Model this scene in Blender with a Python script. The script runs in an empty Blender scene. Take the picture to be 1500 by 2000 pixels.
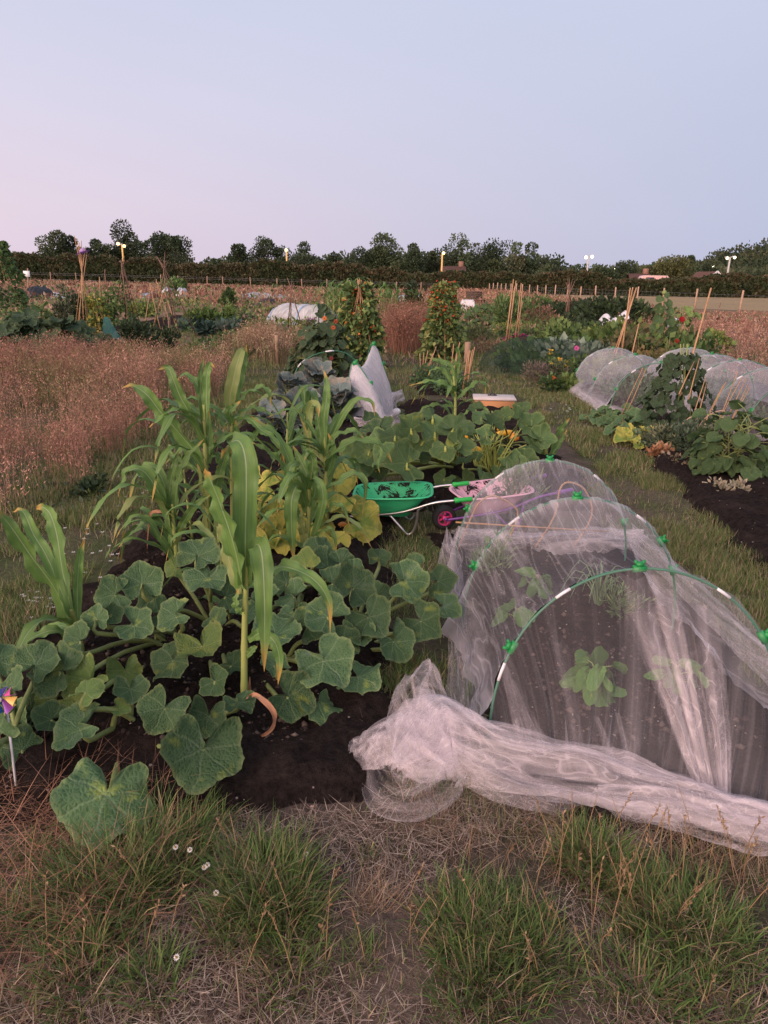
import bpy, math, random
import numpy as np
from mathutils import Vector, Matrix, Quaternion
sc = bpy.context.scene
COL = sc.collection
R = math.radians
rng = np.random.default_rng(7)
rnd = random.Random(11)

# ------------------------------------------------------------------ camera
CAM_H, FPX, PITCH, ROLL = 1.6, 1387.0, R(18.15), R(0.8)
def ray(px, py):
    u = (px - 750) / FPX; v = -(py - 1000) / FPX
    c, s = math.cos(ROLL), math.sin(ROLL)
    u, v = u * c - v * s, u * s + v * c
    cp, sp = math.cos(PITCH), math.sin(PITCH)
    return (u, cp + v * sp, -sp + v * cp)
def sstep(a, b, x):
    t = np.clip((np.asarray(x, float) - a) / (b - a), 0, 1)
    return t * t * (3 - 2 * t)
def gz(x, y):
    """height of the land: it rises gently far away on the left"""
    return 0.8 * sstep(-25, 70, -np.asarray(x, float)) * sstep(22, 105, y)
def G(px, py, z=0.0):
    """ground point (plus z) seen at a place of the survey photo"""
    d = ray(px, py); t = (z - CAM_H) / d[2]
    for _ in range(6):
        h = float(gz(d[0] * t, d[1] * t)) + z
        t = (h - CAM_H) / d[2]
        if t < 0 or t > 500: t = 500.0; break
    return Vector((d[0] * t, d[1] * t, float(gz(d[0] * t, d[1] * t)) + z))
def AT(px, py, Y):
    d = ray(px, py); t = Y / d[1]
    return Vector((d[0] * t, Y, CAM_H + d[2] * t))
def on_ground(x, y, z=0.0):
    return Vector((x, y, float(gz(x, y)) + z))
cd = bpy.data.cameras.new('camera'); cam = bpy.data.objects.new('camera', cd); COL.objects.link(cam)
cam.location = (0, 0, CAM_H)
cd.sensor_fit = 'VERTICAL'; cd.sensor_height = 36; cd.lens = 36 * FPX / 2000
cd.clip_start = 0.05; cd.clip_end = 3000
cam.matrix_world = Matrix.Translation((0, 0, CAM_H)) @ Matrix.Rotation(R(90) - PITCH, 4, 'X') @ Matrix.Rotation(ROLL, 4, 'Z')
sc.camera = cam

# ------------------------------------------------------------------ noise
def _hash(i, j, s):
    n = (i.astype(np.int64) * 374761393 + j.astype(np.int64) * 668265263 + s * 974711) & 0xffffffff
    n = ((n ^ (n >> 13)) * 1274126177) & 0xffffffff
    return ((n ^ (n >> 16)) & 0xffff) / 65535.0
def vnoise(x, y, s=0):
    x = np.asarray(x, float); y = np.asarray(y, float)
    i = np.floor(x); j = np.floor(y); fx = x - i; fy = y - j
    fx = fx * fx * (3 - 2 * fx); fy = fy * fy * (3 - 2 * fy)
    a = _hash(i, j, s); b = _hash(i + 1, j, s); c = _hash(i, j + 1, s); d = _hash(i + 1, j + 1, s)
    return (a + (b - a) * fx) * (1 - fy) + (c + (d - c) * fx) * fy
def fbm(x, y, s=0, o=4):
    t = 0; a = .5; n = 0
    for k in range(o):
        t = t + a * vnoise(x * 2 ** k, y * 2 ** k, s + k * 17); n += a; a *= .5
    return t / n

# ------------------------------------------------------------------ mesh building
class MB:
    def __init__(self): self.v = []; self.q = []; self.t = []; self.c = []; self.uv = []; self.n = 0
    def add(self, V, Q=None, T=None, col=None, uv=None):
        V = np.asarray(V, float).reshape(-1, 3); o = self.n
        self.v.append(V); self.n += len(V)
        if Q is not None and len(Q): self.q.append(np.asarray(Q, int).reshape(-1, 4) + o)
        if T is not None and len(T): self.t.append(np.asarray(T, int).reshape(-1, 3) + o)
        if col is None: col = (1, 1, 1)
        col = np.asarray(col, float)
        self.c.append(np.broadcast_to(col, (len(V), 3)) if col.ndim == 1 else col)
        self.uv.append(np.zeros((len(V), 2)) if uv is None else np.asarray(uv, float).reshape(-1, 2))
        return self
    def tube(self, pts, rad, n=6, col=None, cap=True):
        P = [Vector(p) for p in pts]; m = len(P)
        rad = [rad] * m if not hasattr(rad, '__len__') else list(rad)
        V = []; up = None
        for k in range(m):
            t = (P[min(k + 1, m - 1)] - P[max(k - 1, 0)])
            t = t.normalized() if t.length > 1e-9 else Vector((0, 0, 1))
            if up is None: up = t.orthogonal().normalized()
            up = (up - t * up.dot(t)); up = up.normalized() if up.length > 1e-6 else t.orthogonal().normalized()
            b = t.cross(up)
            for a in range(n):
                w = 2 * math.pi * a / n
                V.append(P[k] + (up * math.cos(w) + b * math.sin(w)) * rad[k])
        Q = [(k * n + a, k * n + (a + 1) % n, (k + 1) * n + (a + 1) % n, (k + 1) * n + a) for k in range(m - 1) for a in range(n)]
        T = []
        if cap:
            V += [P[0], P[-1]]; e = m * n
            T += [(e, (a + 1) % n, a) for a in range(n)] + [(e + 1, (m - 1) * n + a, (m - 1) * n + (a + 1) % n) for a in range(n)]
        return self.add([tuple(v) for v in V], Q, T, col)
    def grid(self, P, col=None, uv=None, closed=False):
        """P: array (r, c, 3)"""
        r, c = P.shape[:2]
        i = np.arange(r * c).reshape(r, c)
        if closed: i = np.concatenate([i, i[:, :1]], 1)
        Q = np.stack([i[:-1, :-1], i[:-1, 1:], i[1:, 1:], i[1:, :-1]], -1).reshape(-1, 4)
        return self.add(P.reshape(-1, 3), Q, None, col, uv)
    def box(self, c, s, rot=None, col=None, bev=0.0):
        c = Vector(c); hx, hy, hz = s[0] / 2, s[1] / 2, s[2] / 2; b = min(bev, hx * .9, hy * .9, hz * .9)
        if b <= 0:
            V = [Vector((x, y, z)) for z in (-hz, hz) for x, y in ((-hx, -hy), (hx, -hy), (hx, hy), (-hx, hy))]
            Q = [(0, 3, 2, 1), (4, 5, 6, 7), (0, 1, 5, 4), (1, 2, 6, 5), (2, 3, 7, 6), (3, 0, 4, 7)]; 
        else:
            V = []; Q = []
            def ring(dx, dy, z): return [Vector((-dx, -dy, z)), Vector((dx, -dy, z)), Vector((dx, dy, z)), Vector((-dx, dy, z))]
            rings = [ring(hx - b, hy - b, -hz), ring(hx, hy, -hz + b), ring(hx, hy, hz - b), ring(hx - b, hy - b, hz)]
            for r_ in rings: V += r_
            Q = [(3, 2, 1, 0), (12, 13, 14, 15)]
            for k in range(3):
                for a in range(4): Q.append((k * 4 + a, k * 4 + (a + 1) % 4, k * 4 + 4 + (a + 1) % 4, k * 4 + 4 + a))
        if rot is not None: V = [rot @ v for v in V]
        return self.add([tuple(v + c) for v in V], Q, None, col)
    def lathe(self, prof, c=(0, 0, 0), n=16, axis=None, col=None):
        c = Vector(c); q = Quaternion() if axis is None else Vector((0, 0, 1)).rotation_difference(Vector(axis))
        P = np.zeros((len(prof), n, 3))
        for k, (r_, z) in enumerate(prof):
            for a in range(n):
                w = 2 * math.pi * a / n
                P[k, a] = c + q @ Vector((r_ * math.cos(w), r_ * math.sin(w), z))
        return self.grid(P, col, None, True)
    def data(self, name, origin=(0, 0, 0), smooth=True):
        V = np.concatenate(self.v) - np.asarray(origin, float)
        q = np.concatenate(self.q) if self.q else np.zeros((0, 4), int)
        t = np.concatenate(self.t) if self.t else np.zeros((0, 3), int)
        me = bpy.data.meshes.new(name)
        me.vertices.add(len(V)); me.vertices.foreach_set('co', V.ravel())
        nl = q.size + t.size
        me.loops.add(nl); li = np.concatenate([q.ravel(), t.ravel()])
        me.loops.foreach_set('vertex_index', li.astype(np.int32))
        me.polygons.add(len(q) + len(t))
        me.polygons.foreach_set('loop_start', np.concatenate([np.arange(len(q)) * 4, q.size + np.arange(len(t)) * 3]).astype(np.int32))
        me.update(calc_edges=True)
        if smooth: me.polygons.foreach_set('use_smooth', np.ones(len(q) + len(t), bool))
        C = np.concatenate(self.c); a = me.color_attributes.new('tint', 'FLOAT_COLOR', 'POINT')
        a.data.foreach_set('color', np.concatenate([C, np.ones((len(C), 1))], 1).ravel())
        uv = np.concatenate(self.uv); l = me.uv_layers.new(name='UVMap')
        l.data.foreach_set('uv', uv[li].ravel())
        me.validate()
        return me
    def build(self, name, mat, parent=None, origin=None, smooth=True):
        o0 = (0, 0, 0) if parent is None and origin is None else (origin if origin is not None else parent['_org'])
        me = self.data(name, o0, smooth)
        mats = mat if isinstance(mat, (list, tuple)) else [mat]
        for m in mats: me.materials.append(m)
        ob = bpy.data.objects.new(name, me); COL.objects.link(ob)
        if parent is not None:
            ob.parent = parent; ob['_org'] = tuple(o0)
        elif origin is not None:
            ob.location = origin
        return ob
_used = []
def thing(name, label, cat, loc, group=None):
    o = bpy.data.objects.new(name, None); COL.objects.link(o); o.empty_display_size = .1
    o.location = loc; o['_org'] = tuple(loc); o['label'] = label; o['category'] = cat
    if group: o['group'] = group
    return o
def tag(o, label, cat, group=None, kind=None):
    o['label'] = label; o['category'] = cat
    if group: o['group'] = group
    if kind: o['kind'] = kind
    return o
def struct(o, kind='structure'):
    o['kind'] = kind; return o
def dup(root, loc, label=None, rz=0.0, s=1.0):
    """a copy of a thing with copies of its parts and their sub-parts"""
    r = root.copy(); COL.objects.link(r); r.location = loc; r.rotation_euler = (0, 0, rz)
    r.scale = (s, s, s) if not hasattr(s, '__len__') else s
    if label: r['label'] = label
    for ch in root.children:
        c = ch.copy(); COL.objects.link(c); c.parent = r
        for g in ch.children:
            d = g.copy(); COL.objects.link(d); d.parent = c
    return r

# ------------------------------------------------------------------ materials
class NT:
    def __init__(self, name):
        self.m = bpy.data.materials.new(name); self.m.use_nodes = True
        self.t = self.m.node_tree; self.t.nodes.clear()
        self.out = self.n('ShaderNodeOutputMaterial')
    def n(self, typ, **kw):
        nd = self.t.nodes.new(typ)
        for k, v in kw.items():
            if k.startswith('i_'):
                nd.inputs[k[2:].replace('_', ' ')].default_value = v
            else: setattr(nd, k, v)
        return nd
    def l(self, a, b): self.t.links.new(a, b)
    def math(self, op, a, b=None, c=None, clamp=False):
        nd = self.n('ShaderNodeMath', operation=op, use_clamp=clamp)
        for k, x in enumerate((a, b, c)):
            if x is None: continue
            if isinstance(x, (int, float)): nd.inputs[k].default_value = x
            else: self.l(x, nd.inputs[k])
        return nd.outputs[0]
    def mix(self, f, a, b, blend='MIX'):
        nd = self.n('ShaderNodeMix', data_type='RGBA', blend_type=blend)
        for s, x in ((nd.inputs['Factor'], f), (nd.inputs['A'], a), (nd.inputs['B'], b)):
            pass
        def put(sock, x):
            if isinstance(x, (int, float)): sock.default_value = x
            elif isinstance(x, tuple): sock.default_value = (*x[:3], 1)
            else: self.l(x, sock)
        put(nd.inputs[0], f); put(nd.inputs[6], a); put(nd.inputs[7], b)
        return nd.outputs[2]
    def noise(self, scale, detail=4, rough=.6, coord='Object', dist=0.0, vec=None, stretch=None):
        nd = self.n('ShaderNodeTexNoise'); nd.inputs['Scale'].default_value = scale
        nd.inputs['Detail'].default_value = detail; nd.inputs['Roughness'].default_value = rough; nd.inputs['Distortion'].default_value = dist
        v = vec if vec is not None else self.coord(coord)
        if stretch is not None:
            mp = self.n('ShaderNodeMapping'); mp.inputs['Scale'].default_value = stretch
            self.l(v, mp.inputs['Vector']); v = mp.outputs[0]
        self.l(v, nd.inputs['Vector'])
        return nd.outputs['Fac']
    def coord(self, c):
        if c == 'World':
            return self.n('ShaderNodeNewGeometry').outputs['Position']
        return self.n('ShaderNodeTexCoord').outputs[c]
    def rmp(self, f, stops):
        nd = self.n('ShaderNodeValToRGB'); cr = nd.color_ramp
        while len(cr.elements) > 1: cr.elements.remove(cr.elements[-1])
        for k, (p, c) in enumerate(stops):
            e = cr.elements[0] if k == 0 else cr.elements.new(p)
            e.position = p; e.color = (*c[:3], 1) if hasattr(c, '__len__') else (c, c, c, 1)
        self.l(f, nd.inputs[0]); return nd.outputs[0]
    def bsdf(self, col, rough=.6, spec=.3, bump=None, bstr=.3, bdist=.01, metal=0.0, transl=0.0, tcol=None):
        p = self.n('ShaderNodeBsdfPrincipled')
        p.inputs['Specular IOR Level'].default_value = spec; p.inputs['Metallic'].default_value = metal
        for s, x in (('Base Color', col), ('Roughness', rough)):
            if isinstance(x, tuple): p.inputs[s].default_value = (*x[:3], 1)
            elif isinstance(x, (int, float)): p.inputs[s].default_value = x
            else: self.l(x, p.inputs[s])
        if bump is not None:
            b = self.n('ShaderNodeBump'); b.inputs['Strength'].default_value = bstr; b.inputs['Distance'].default_value = bdist
            self.l(bump, b.inputs['Height']); self.l(b.outputs[0], p.inputs['Normal'])
        if transl > 0:
            t = self.n('ShaderNodeBsdfTranslucent'); x = tcol if tcol is not None else col
            if isinstance(x, tuple): t.inputs[0].default_value = (*x[:3], 1)
            else: self.l(x, t.inputs[0])
            mx = self.n('ShaderNodeMixShader'); mx.inputs[0].default_value = transl
            self.l(p.outputs[0], mx.inputs[1]); self.l(t.outputs[0], mx.inputs[2]); s = mx.outputs[0]
        else: s = p.outputs[0]
        self.l(s, self.out.inputs[0]); return self.m

def jitter(t, c, amt=.35):
    """a different value for each object"""
    r = t.n('ShaderNodeObjectInfo').outputs['Random']
    f = t.math('MULTIPLY_ADD', r, amt, 1 - amt / 2)
    nd = t.n('ShaderNodeVectorMath', operation='SCALE'); t.l(c, nd.inputs[0]); t.l(f, nd.inputs['Scale'])
    return nd.outputs[0]
def plain(name, c1, c2=None, scale=8, rough=.6, spec=.3, bump=0, metal=0, transl=0, stretch=None, coord='Object', jit=0):
    t = NT(name); c2 = c2 or tuple(x * .7 for x in c1)
    nz = t.noise(scale, 5, .65, coord, stretch=stretch)
    c = t.mix(t.rmp(nz, [(.3, 0.0), (.7, 1.0)]), c1, c2)
    if jit: c = jitter(t, c, jit)
    return t.bsdf(c, rough, spec, nz if bump else None, bump or .3, .01, metal, transl)
def tinted(name, rough=.7, spec=.2, transl=.25, scale=3.0, amt=.35, jit=0.15):
    """base colour comes from the per-vertex tint of the mesh, with a mottling"""
    t = NT(name); a = t.n('ShaderNodeAttribute', attribute_name='tint').outputs['Color']
    nz = t.noise(scale, 4, .6, 'Object')
    f = t.math('MULTIPLY_ADD', nz, amt * 2, 1 - amt)
    nd = t.n('ShaderNodeVectorMath', operation='SCALE'); t.l(a, nd.inputs[0]); t.l(f, nd.inputs['Scale'])
    c = nd.outputs[0]
    if jit: c = jitter(t, c, jit)
    return t.bsdf(c, rough, spec, None, transl=transl)

def squash_leaf_mat(name, c1, c2, vein, edge, patchy=.0, spot=(.25, .3, .06)):
    t = NT(name); uv = t.coord('UV'); sx = t.n('ShaderNodeSeparateXYZ'); t.l(uv, sx.inputs[0])
    u = t.math('SUBTRACT', sx.outputs[0], .5); v = t.math('SUBTRACT', sx.outputs[1], .5)
    rr = t.math('SQRT', t.math('ADD', t.math('MULTIPLY', u, u), t.math('MULTIPLY', v, v)))
    ang = t.math('ARCTAN2', u, v)
    wob = t.noise(6, 2, .5, 'UV'); ang = t.math('ADD', ang, t.math('MULTIPLY', t.math('SUBTRACT', wob, .5), .35))
    k = t.math('MULTIPLY', ang, 7 / (2 * math.pi))
    d = t.math('MULTIPLY', t.math('ABSOLUTE', t.math('SUBTRACT', k, t.math('ROUND', k))), rr)
    main = t.rmp(d, [(.0, 1.0), (.006, .8), (.02, 0.0)])
    k2 = t.math('ADD', t.math('MULTIPLY', rr, 11.0), t.math('MULTIPLY', t.math('ABSOLUTE', t.math('SUBTRACT', k, t.math('ROUND', k))), -5.0))
    d2 = t.math('ABSOLUTE', t.math('SUBTRACT', k2, t.math('ROUND', k2)))
    far_ = t.rmp(rr, [(.06, 0.0), (.16, 1.0)])
    sec = t.math('MULTIPLY', t.rmp(d2, [(0.0, .35), (.09, 0.0)]), far_)
    vm = t.math('MAXIMUM', main, sec)
    nz = t.noise(5, 5, .65, 'UV'); oi = t.n('ShaderNodeObjectInfo').outputs['Random']
    c = t.mix(t.rmp(nz, [(.3, 0.0), (.7, 1.0)]), c1, c2)
    nb = t.noise(2.3, 6, .7, 'Object', vec=None)
    nd = t.n('ShaderNodeTexNoise', noise_dimensions='4D'); t.l(uv, nd.inputs['Vector']); t.l(t.math('MULTIPLY', oi, 40.0), nd.inputs['W'])
    nd.inputs['Scale'].default_value = 3.2; nd.inputs['Detail'].default_value = 6
    c = t.mix(t.rmp(nd.outputs['Fac'], [(.62 - patchy * .25, 0.0), (.72 - patchy * .2, .8)]), c, spot)
    n5 = t.n('ShaderNodeTexNoise', noise_dimensions='4D'); t.l(uv, n5.inputs['Vector']); t.l(t.math('MULTIPLY', oi, 91.0), n5.inputs['W']); n5.inputs['Scale'].default_value = 4.5; n5.inputs['Detail'].default_value = 7; n5.inputs['Roughness'].default_value = .7
    c = t.mix(t.rmp(n5.outputs['Fac'], [(.54, 0.0), (.74, .42)]), c, tuple(min(1, x * .5 + .15) for x in c2))
    c = t.mix(t.math('MULTIPLY', vm, .42), c, vein)
    em = t.rmp(t.math('ADD', sx.outputs[0], 0.0), [(0, 0.0), (1, 0.0)])
    att = t.n('ShaderNodeAttribute', attribute_name='tint').outputs['Fac']
    c = t.mix(t.math('MULTIPLY', t.math('SUBTRACT', 1.0, att), .8), c, edge)
    vo = t.n('ShaderNodeTexVoronoi', feature='DISTANCE_TO_EDGE'); vo.inputs['Scale'].default_value = 22; t.l(uv, vo.inputs['Vector'])
    c = t.mix(t.rmp(vo.outputs['Distance'], [(.0, .16), (.12, 0.0)]), c, vein)
    hgt = t.math('SUBTRACT', t.math('MULTIPLY', vo.outputs['Distance'], 1.5), t.math('MULTIPLY', t.math('MULTIPLY', main, far_), .6))
    c = jitter(t, c, .6)
    return t.bsdf(c, .7, .12, t.math('ADD', hgt, t.math('MULTIPLY', n5.outputs['Fac'], 1.2)), .55, .009, transl=.22)
def corn_leaf_mat(name, c1, c2, rib, tip):
    t = NT(name); uv = t.coord('UV'); sx = t.n('ShaderNodeSeparateXYZ'); t.l(uv, sx.inputs[0])
    u, v = sx.outputs[0], sx.outputs[1]
    d = t.math('ABSOLUTE', t.math('SUBTRACT', u, .5))
    ribm = t.rmp(d, [(0.0, 1.0), (.012, .9), (.035, 0.0)])
    ln = t.noise(1.0, 2, .5, vec=uv, stretch=(70, 1.5, 1))
    nz = t.noise(1.0, 4, .6, vec=uv, stretch=(3, 6, 1))
    c = t.mix(t.rmp(nz, [(.3, 0.0), (.7, 1.0)]), c1, c2)
    c = t.mix(t.math('MULTIPLY', t.rmp(ln, [(.4, 0.0), (.7, 1.0)]), .16), c, rib)
    c = t.mix(t.math('MULTIPLY', ribm, .65), c, rib)
    oi = t.n('ShaderNodeObjectInfo').outputs['Random']
    th = t.math('ADD', t.math('ADD', v, t.math('MULTIPLY', nz, .25)), t.math('MULTIPLY', oi, .12))
    c = t.mix(t.rmp(th, [(1.08, 0.0), (1.16, 1.0)]) if False else t.rmp(t.math('MULTIPLY', th, .7), [(.70, 0.0), (.80, .9)]), c, tip)
    c = jitter(t, c, .35)
    hgt = t.math('SUBTRACT', ln, t.math('MULTIPLY', ribm, .6))
    return t.bsdf(c, .5, .35, hgt, .3, .004, transl=.3)
def net_mat(name, c, base, fold, scale=5.0, stretch=(1, 1, 1), lo=.45, hi=.75, ridge=.55, rw=9.0, det=5):
    """fine garden mesh: mostly holes, denser where the cloth is gathered"""
    t = NT(name); uv = t.coord('UV')
    nz = t.noise(scale, det, .6, vec=uv, stretch=stretch, dist=.6)
    n2 = t.noise(scale * 2.7, max(det - 1, 1), .55, vec=uv, stretch=(stretch[0] * 1.3, stretch[1] * .6, 1), dist=1.0)
    att = t.n('ShaderNodeAttribute', attribute_name='tint').outputs['Fac']      # how tightly the cloth is gathered
    rid = t.math('SUBTRACT', 1.0, t.math('MULTIPLY', t.math('ABSOLUTE', t.math('SUBTRACT', n2, .5)), rw), clamp=True)
    f = t.math('ADD', t.math('MULTIPLY', t.rmp(nz, [(lo, 0.0), (hi, 1.0)]), .6), t.math('MULTIPLY', t.math('POWER', rid, 2.0), ridge))
    den = t.math('ADD', base, t.math('MULTIPLY', f, fold - base), clamp=True)
    den = t.math('MULTIPLY', den, att, clamp=True)
    df = t.n('ShaderNodeBsdfDiffuse'); df.inputs[0].default_value = (*c, 1)
    tl = t.n('ShaderNodeBsdfTranslucent'); tl.inputs[0].default_value = (*c, 1)
    m1 = t.n('ShaderNodeMixShader'); m1.inputs[0].default_value = .4
    t.l(df.outputs[0], m1.inputs[1]); t.l(tl.outputs[0], m1.inputs[2])
    tr = t.n('ShaderNodeBsdfTransparent'); m2 = t.n('ShaderNodeMixShader')
    t.l(den, m2.inputs[0]); t.l(tr.outputs[0], m2.inputs[1]); t.l(m1.outputs[0], m2.inputs[2])
    t.l(m2.outputs[0], t.out.inputs[0]); return t.m
def glow(name, c, s):
    t = NT(name); e = t.n('ShaderNodeEmission'); e.inputs[0].default_value = (*c, 1); e.inputs[1].default_value = s
    t.l(e.outputs[0], t.out.inputs[0]); return t.m
# ------------------------------------------------------------------ scatter helpers (vectorised)
def nrm(a): return a / np.maximum(np.linalg.norm(a, axis=-1, keepdims=True), 1e-9)
def leaf_cards(mb, P, size, up, col, width=.5, droop=.3, heart=False, g=rng):
    """folded leaves: P (N,3) bases, size (N,), up (N,3) direction of the blade, col (N,3)"""
    N = len(P)
    d = nrm(up + g.normal(0, .35, (N, 3)))
    s = nrm(np.cross(d, g.normal(0, 1, (N, 3))))
    nn = np.cross(s, d)
    L = size[:, None]; W = L * width * .5
    base = P; mid = P + d * L * .5 + nn * L * .08
    tip = P + d * L * .95 - nn * L * droop * .5
    lf = P + d * L * (.3 if heart else .42) + s * W - nn * L * .04; rt = P + d * L * (.3 if heart else .42) - s * W - nn * L * .04
    V = np.stack([base, lf, tip, rt, mid], 1).reshape(-1, 3)
    i = np.arange(N)[:, None] * 5
    Q = np.concatenate([i + np.array([[0, 1, 2, 4]]), i + np.array([[0, 4, 2, 3]])])
    mb.add(V, Q, None, np.repeat(col, 5, 0))
def blades(mb, P, az, L, W, lean, droop, col, seg=3):
    """grass blades: lean = start angle from vertical, droop = added bend (radians)"""
    N = len(P); k = np.linspace(0, 1, seg + 1)[None, :]
    ang = lean[:, None] + droop[:, None] * k ** 1.3
    step = (L / seg)[:, None]
    hx = np.concatenate([np.zeros((N, 1)), np.cumsum(np.sin(ang[:, :-1]) * step, 1)], 1)
    hz = np.concatenate([np.zeros((N, 1)), np.cumsum(np.cos(ang[:, :-1]) * step, 1)], 1)
    cx = np.cos(az)[:, None]; sx = np.sin(az)[:, None]
    C = np.stack([P[:, 0:1] + hx * cx, P[:, 1:2] + hx * sx, P[:, 2:3] + hz], -1)
    w = (W[:, None] * .5) * np.array([1 - .9 * t ** 1.5 for t in k[0]])[None, :]
    tw = az + math.pi / 2 + rng.normal(0, .6, N)
    S = np.stack([np.cos(tw)[:, None] * w, np.sin(tw)[:, None] * w, np.zeros_like(w)], -1)
    V = np.stack([C - S, C + S], 2).reshape(-1, 3)
    n = (seg + 1) * 2; i = np.arange(N)[:, None] * n
    Q = np.concatenate([i + np.array([[2 * a, 2 * a + 1, 2 * a + 3, 2 * a + 2]]) for a in range(seg)])
    mb.add(V, Q, None, np.repeat(col, n, 0))
def pick(cols, n, g=rng, jit=.15, wts=None):
    c = np.asarray(cols, float); i = g.choice(len(c), n, p=wts)
    return c[i] * (1 + g.normal(0, jit, (n, 1)))
def blob(n, g=rng, fill=.75):
    """points in a ball, mostly near its skin"""
    d = nrm(g.normal(0, 1, (n, 3))); r = 1 - fill * g.random((n, 1)) ** 1.6 * .8
    return d * r, d

GREENS = [(.06, .11, .034), (.085, .145, .045), (.11, .17, .058), (.045, .085, .03), (.125, .185, .055)]
DARKG = [(.028, .05, .02), (.038, .065, .026), (.05, .08, .03), (.035, .055, .028)]
BLUEG = [(.05, .09, .07), (.07, .12, .09), (.04, .075, .06), (.09, .13, .10)]
YELG = [(.16, .2, .05), (.2, .23, .06), (.11, .17, .05), (.09, .15, .04)]
STRAW = [(.30, .20, .13), (.36, .26, .17), (.24, .155, .10), (.20, .12, .085), (.40, .30, .21)]
PINKS = [(.17, .10, .072), (.25, .135, .10), (.34, .18, .132), (.24, .17, .105), (.39, .225, .165), (.21, .11, .082), (.44, .28, .21)]
RUST = [(.19, .085, .06), (.15, .07, .05), (.24, .12, .085), (.28, .15, .1)]
GRASSG = [(.06, .105, .03), (.085, .13, .04), (.05, .085, .03), (.12, .15, .05), (.17, .16, .07), (.22, .17, .09)]

# ------------------------------------------------------------------ shared materials
m_foliage = tinted('foliage', .65, .25, .25)
m_dry = tinted('dry_grass', .85, .1, .3, 2.0)
m_grass = tinted('green_grass', .6, .25, .3, 2.0)
m_flower = tinted('petals', .6, .2, .25, 4, .15)
m_cane = plain('bamboo', (.42, .25, .13), (.3, .16, .08), 9, .5, .35)
m_cane_d = plain('weathered_cane', (.20, .12, .085), (.12, .07, .05), 9, .6, .3)
m_wood = plain('weathered_wood', (.34, .23, .16), (.22, .14, .10), 14, .8, .15, .2, stretch=(1, 1, .15))
m_wood_d = plain('dark_wood', (.05, .04, .035), (.09, .07, .055), 14, .8, .15, .2, stretch=(1, 1, .15))
m_post = plain('pale_post', (.42, .29, .21), (.30, .2, .14), 12, .8, .15, .2, stretch=(1, 1, .15))
m_stem = plain('green_stem', (.25, .29, .10), (.16, .21, .07), 14, .5, .3, transl=.1)
m_bark = plain('bark', (.07, .055, .045), (.04, .032, .028), 4, .9, .1, .4)
m_green_plastic = plain('green_plastic', (.01, .22, .05), (.012, .18, .045), 20, .4, .4)
m_dark_green_tube = plain('dark_green_tube', (.03, .13, .075), (.035, .15, .085), 20, .4, .4)
m_white_plastic = plain('white_plastic', (.7, .7, .72), (.6, .6, .62), 10, .4, .4)
m_white_cloth = plain('white_cloth', (.72, .70, .72), (.58, .56, .58), 3, .8, .1, .2, transl=.15)
m_steel = plain('steel', (.62, .60, .60), (.5, .48, .48), 20, .28, .5, metal=.9)
m_rubber = plain('rubber', (.018, .018, .02), (.03, .028, .028), 20, .75, .2, .2)
m_galv = plain('galvanised', (.3, .3, .32), (.25, .25, .27), 20, .5, .4, metal=.6)
m_black = plain('black_sheet', (.02, .02, .024), (.035, .033, .036), 5, .6, .3, .2)
m_concrete = plain('pole_paint', (.4, .39, .38), (.33, .32, .31), 2, .7, .2)

# ------------------------------------------------------------------ sky and light
w = bpy.data.worlds.new('World'); sc.world = w; w.use_nodes = True
nt = w.node_tree; nt.nodes.clear()
def wn(t, **k):
    nd = nt.nodes.new(t)
    for a, b in k.items(): setattr(nd, a, b)
    return nd
SUN_EL, SUN_AZ = R(7), R(215)      # low glow behind the viewer, to the left
wo = wn('ShaderNodeOutputWorld'); sky = wn('ShaderNodeTexSky', sky_type='NISHITA', sun_disc=False)
sky.sun_elevation = SUN_EL; sky.sun_rotation = SUN_AZ; sky.altitude = 50; sky.air_density = 1.0; sky.dust_density = 2.0
bg1 = wn('ShaderNodeBackground'); bg1.inputs[1].default_value = .05
nt.links.new(sky.outputs[0], bg1.inputs[0])
tc = wn('ShaderNodeTexCoord'); sx = wn('ShaderNodeSeparateXYZ'); nt.links.new(tc.outputs['Generated'], sx.inputs[0])
def wm(op, a, b=None, clamp=False):
    nd = wn('ShaderNodeMath', operation=op, use_clamp=clamp)
    for k, x in enumerate((a, b)):
        if x is None: continue
        if isinstance(x, (int, float)): nd.inputs[k].default_value = x
        else: nt.links.new(x, nd.inputs[k])
    return nd.outputs[0]
def wramp(f, stops):
    nd = wn('ShaderNodeValToRGB'); cr = nd.color_ramp
    while len(cr.elements) > 1: cr.elements.remove(cr.elements[-1])
    for k, (p, c) in enumerate(stops):
        e = cr.elements[0] if k == 0 else cr.elements.new(p); e.position = p; e.color = (*c, 1)
    nt.links.new(f, nd.inputs[0]); return nd.outputs[0]
def srgb(*c): return tuple(((x / 255) / 12.92 if x <= 10 else ((x / 255 + .055) / 1.055) ** 2.4) for x in c)
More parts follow.
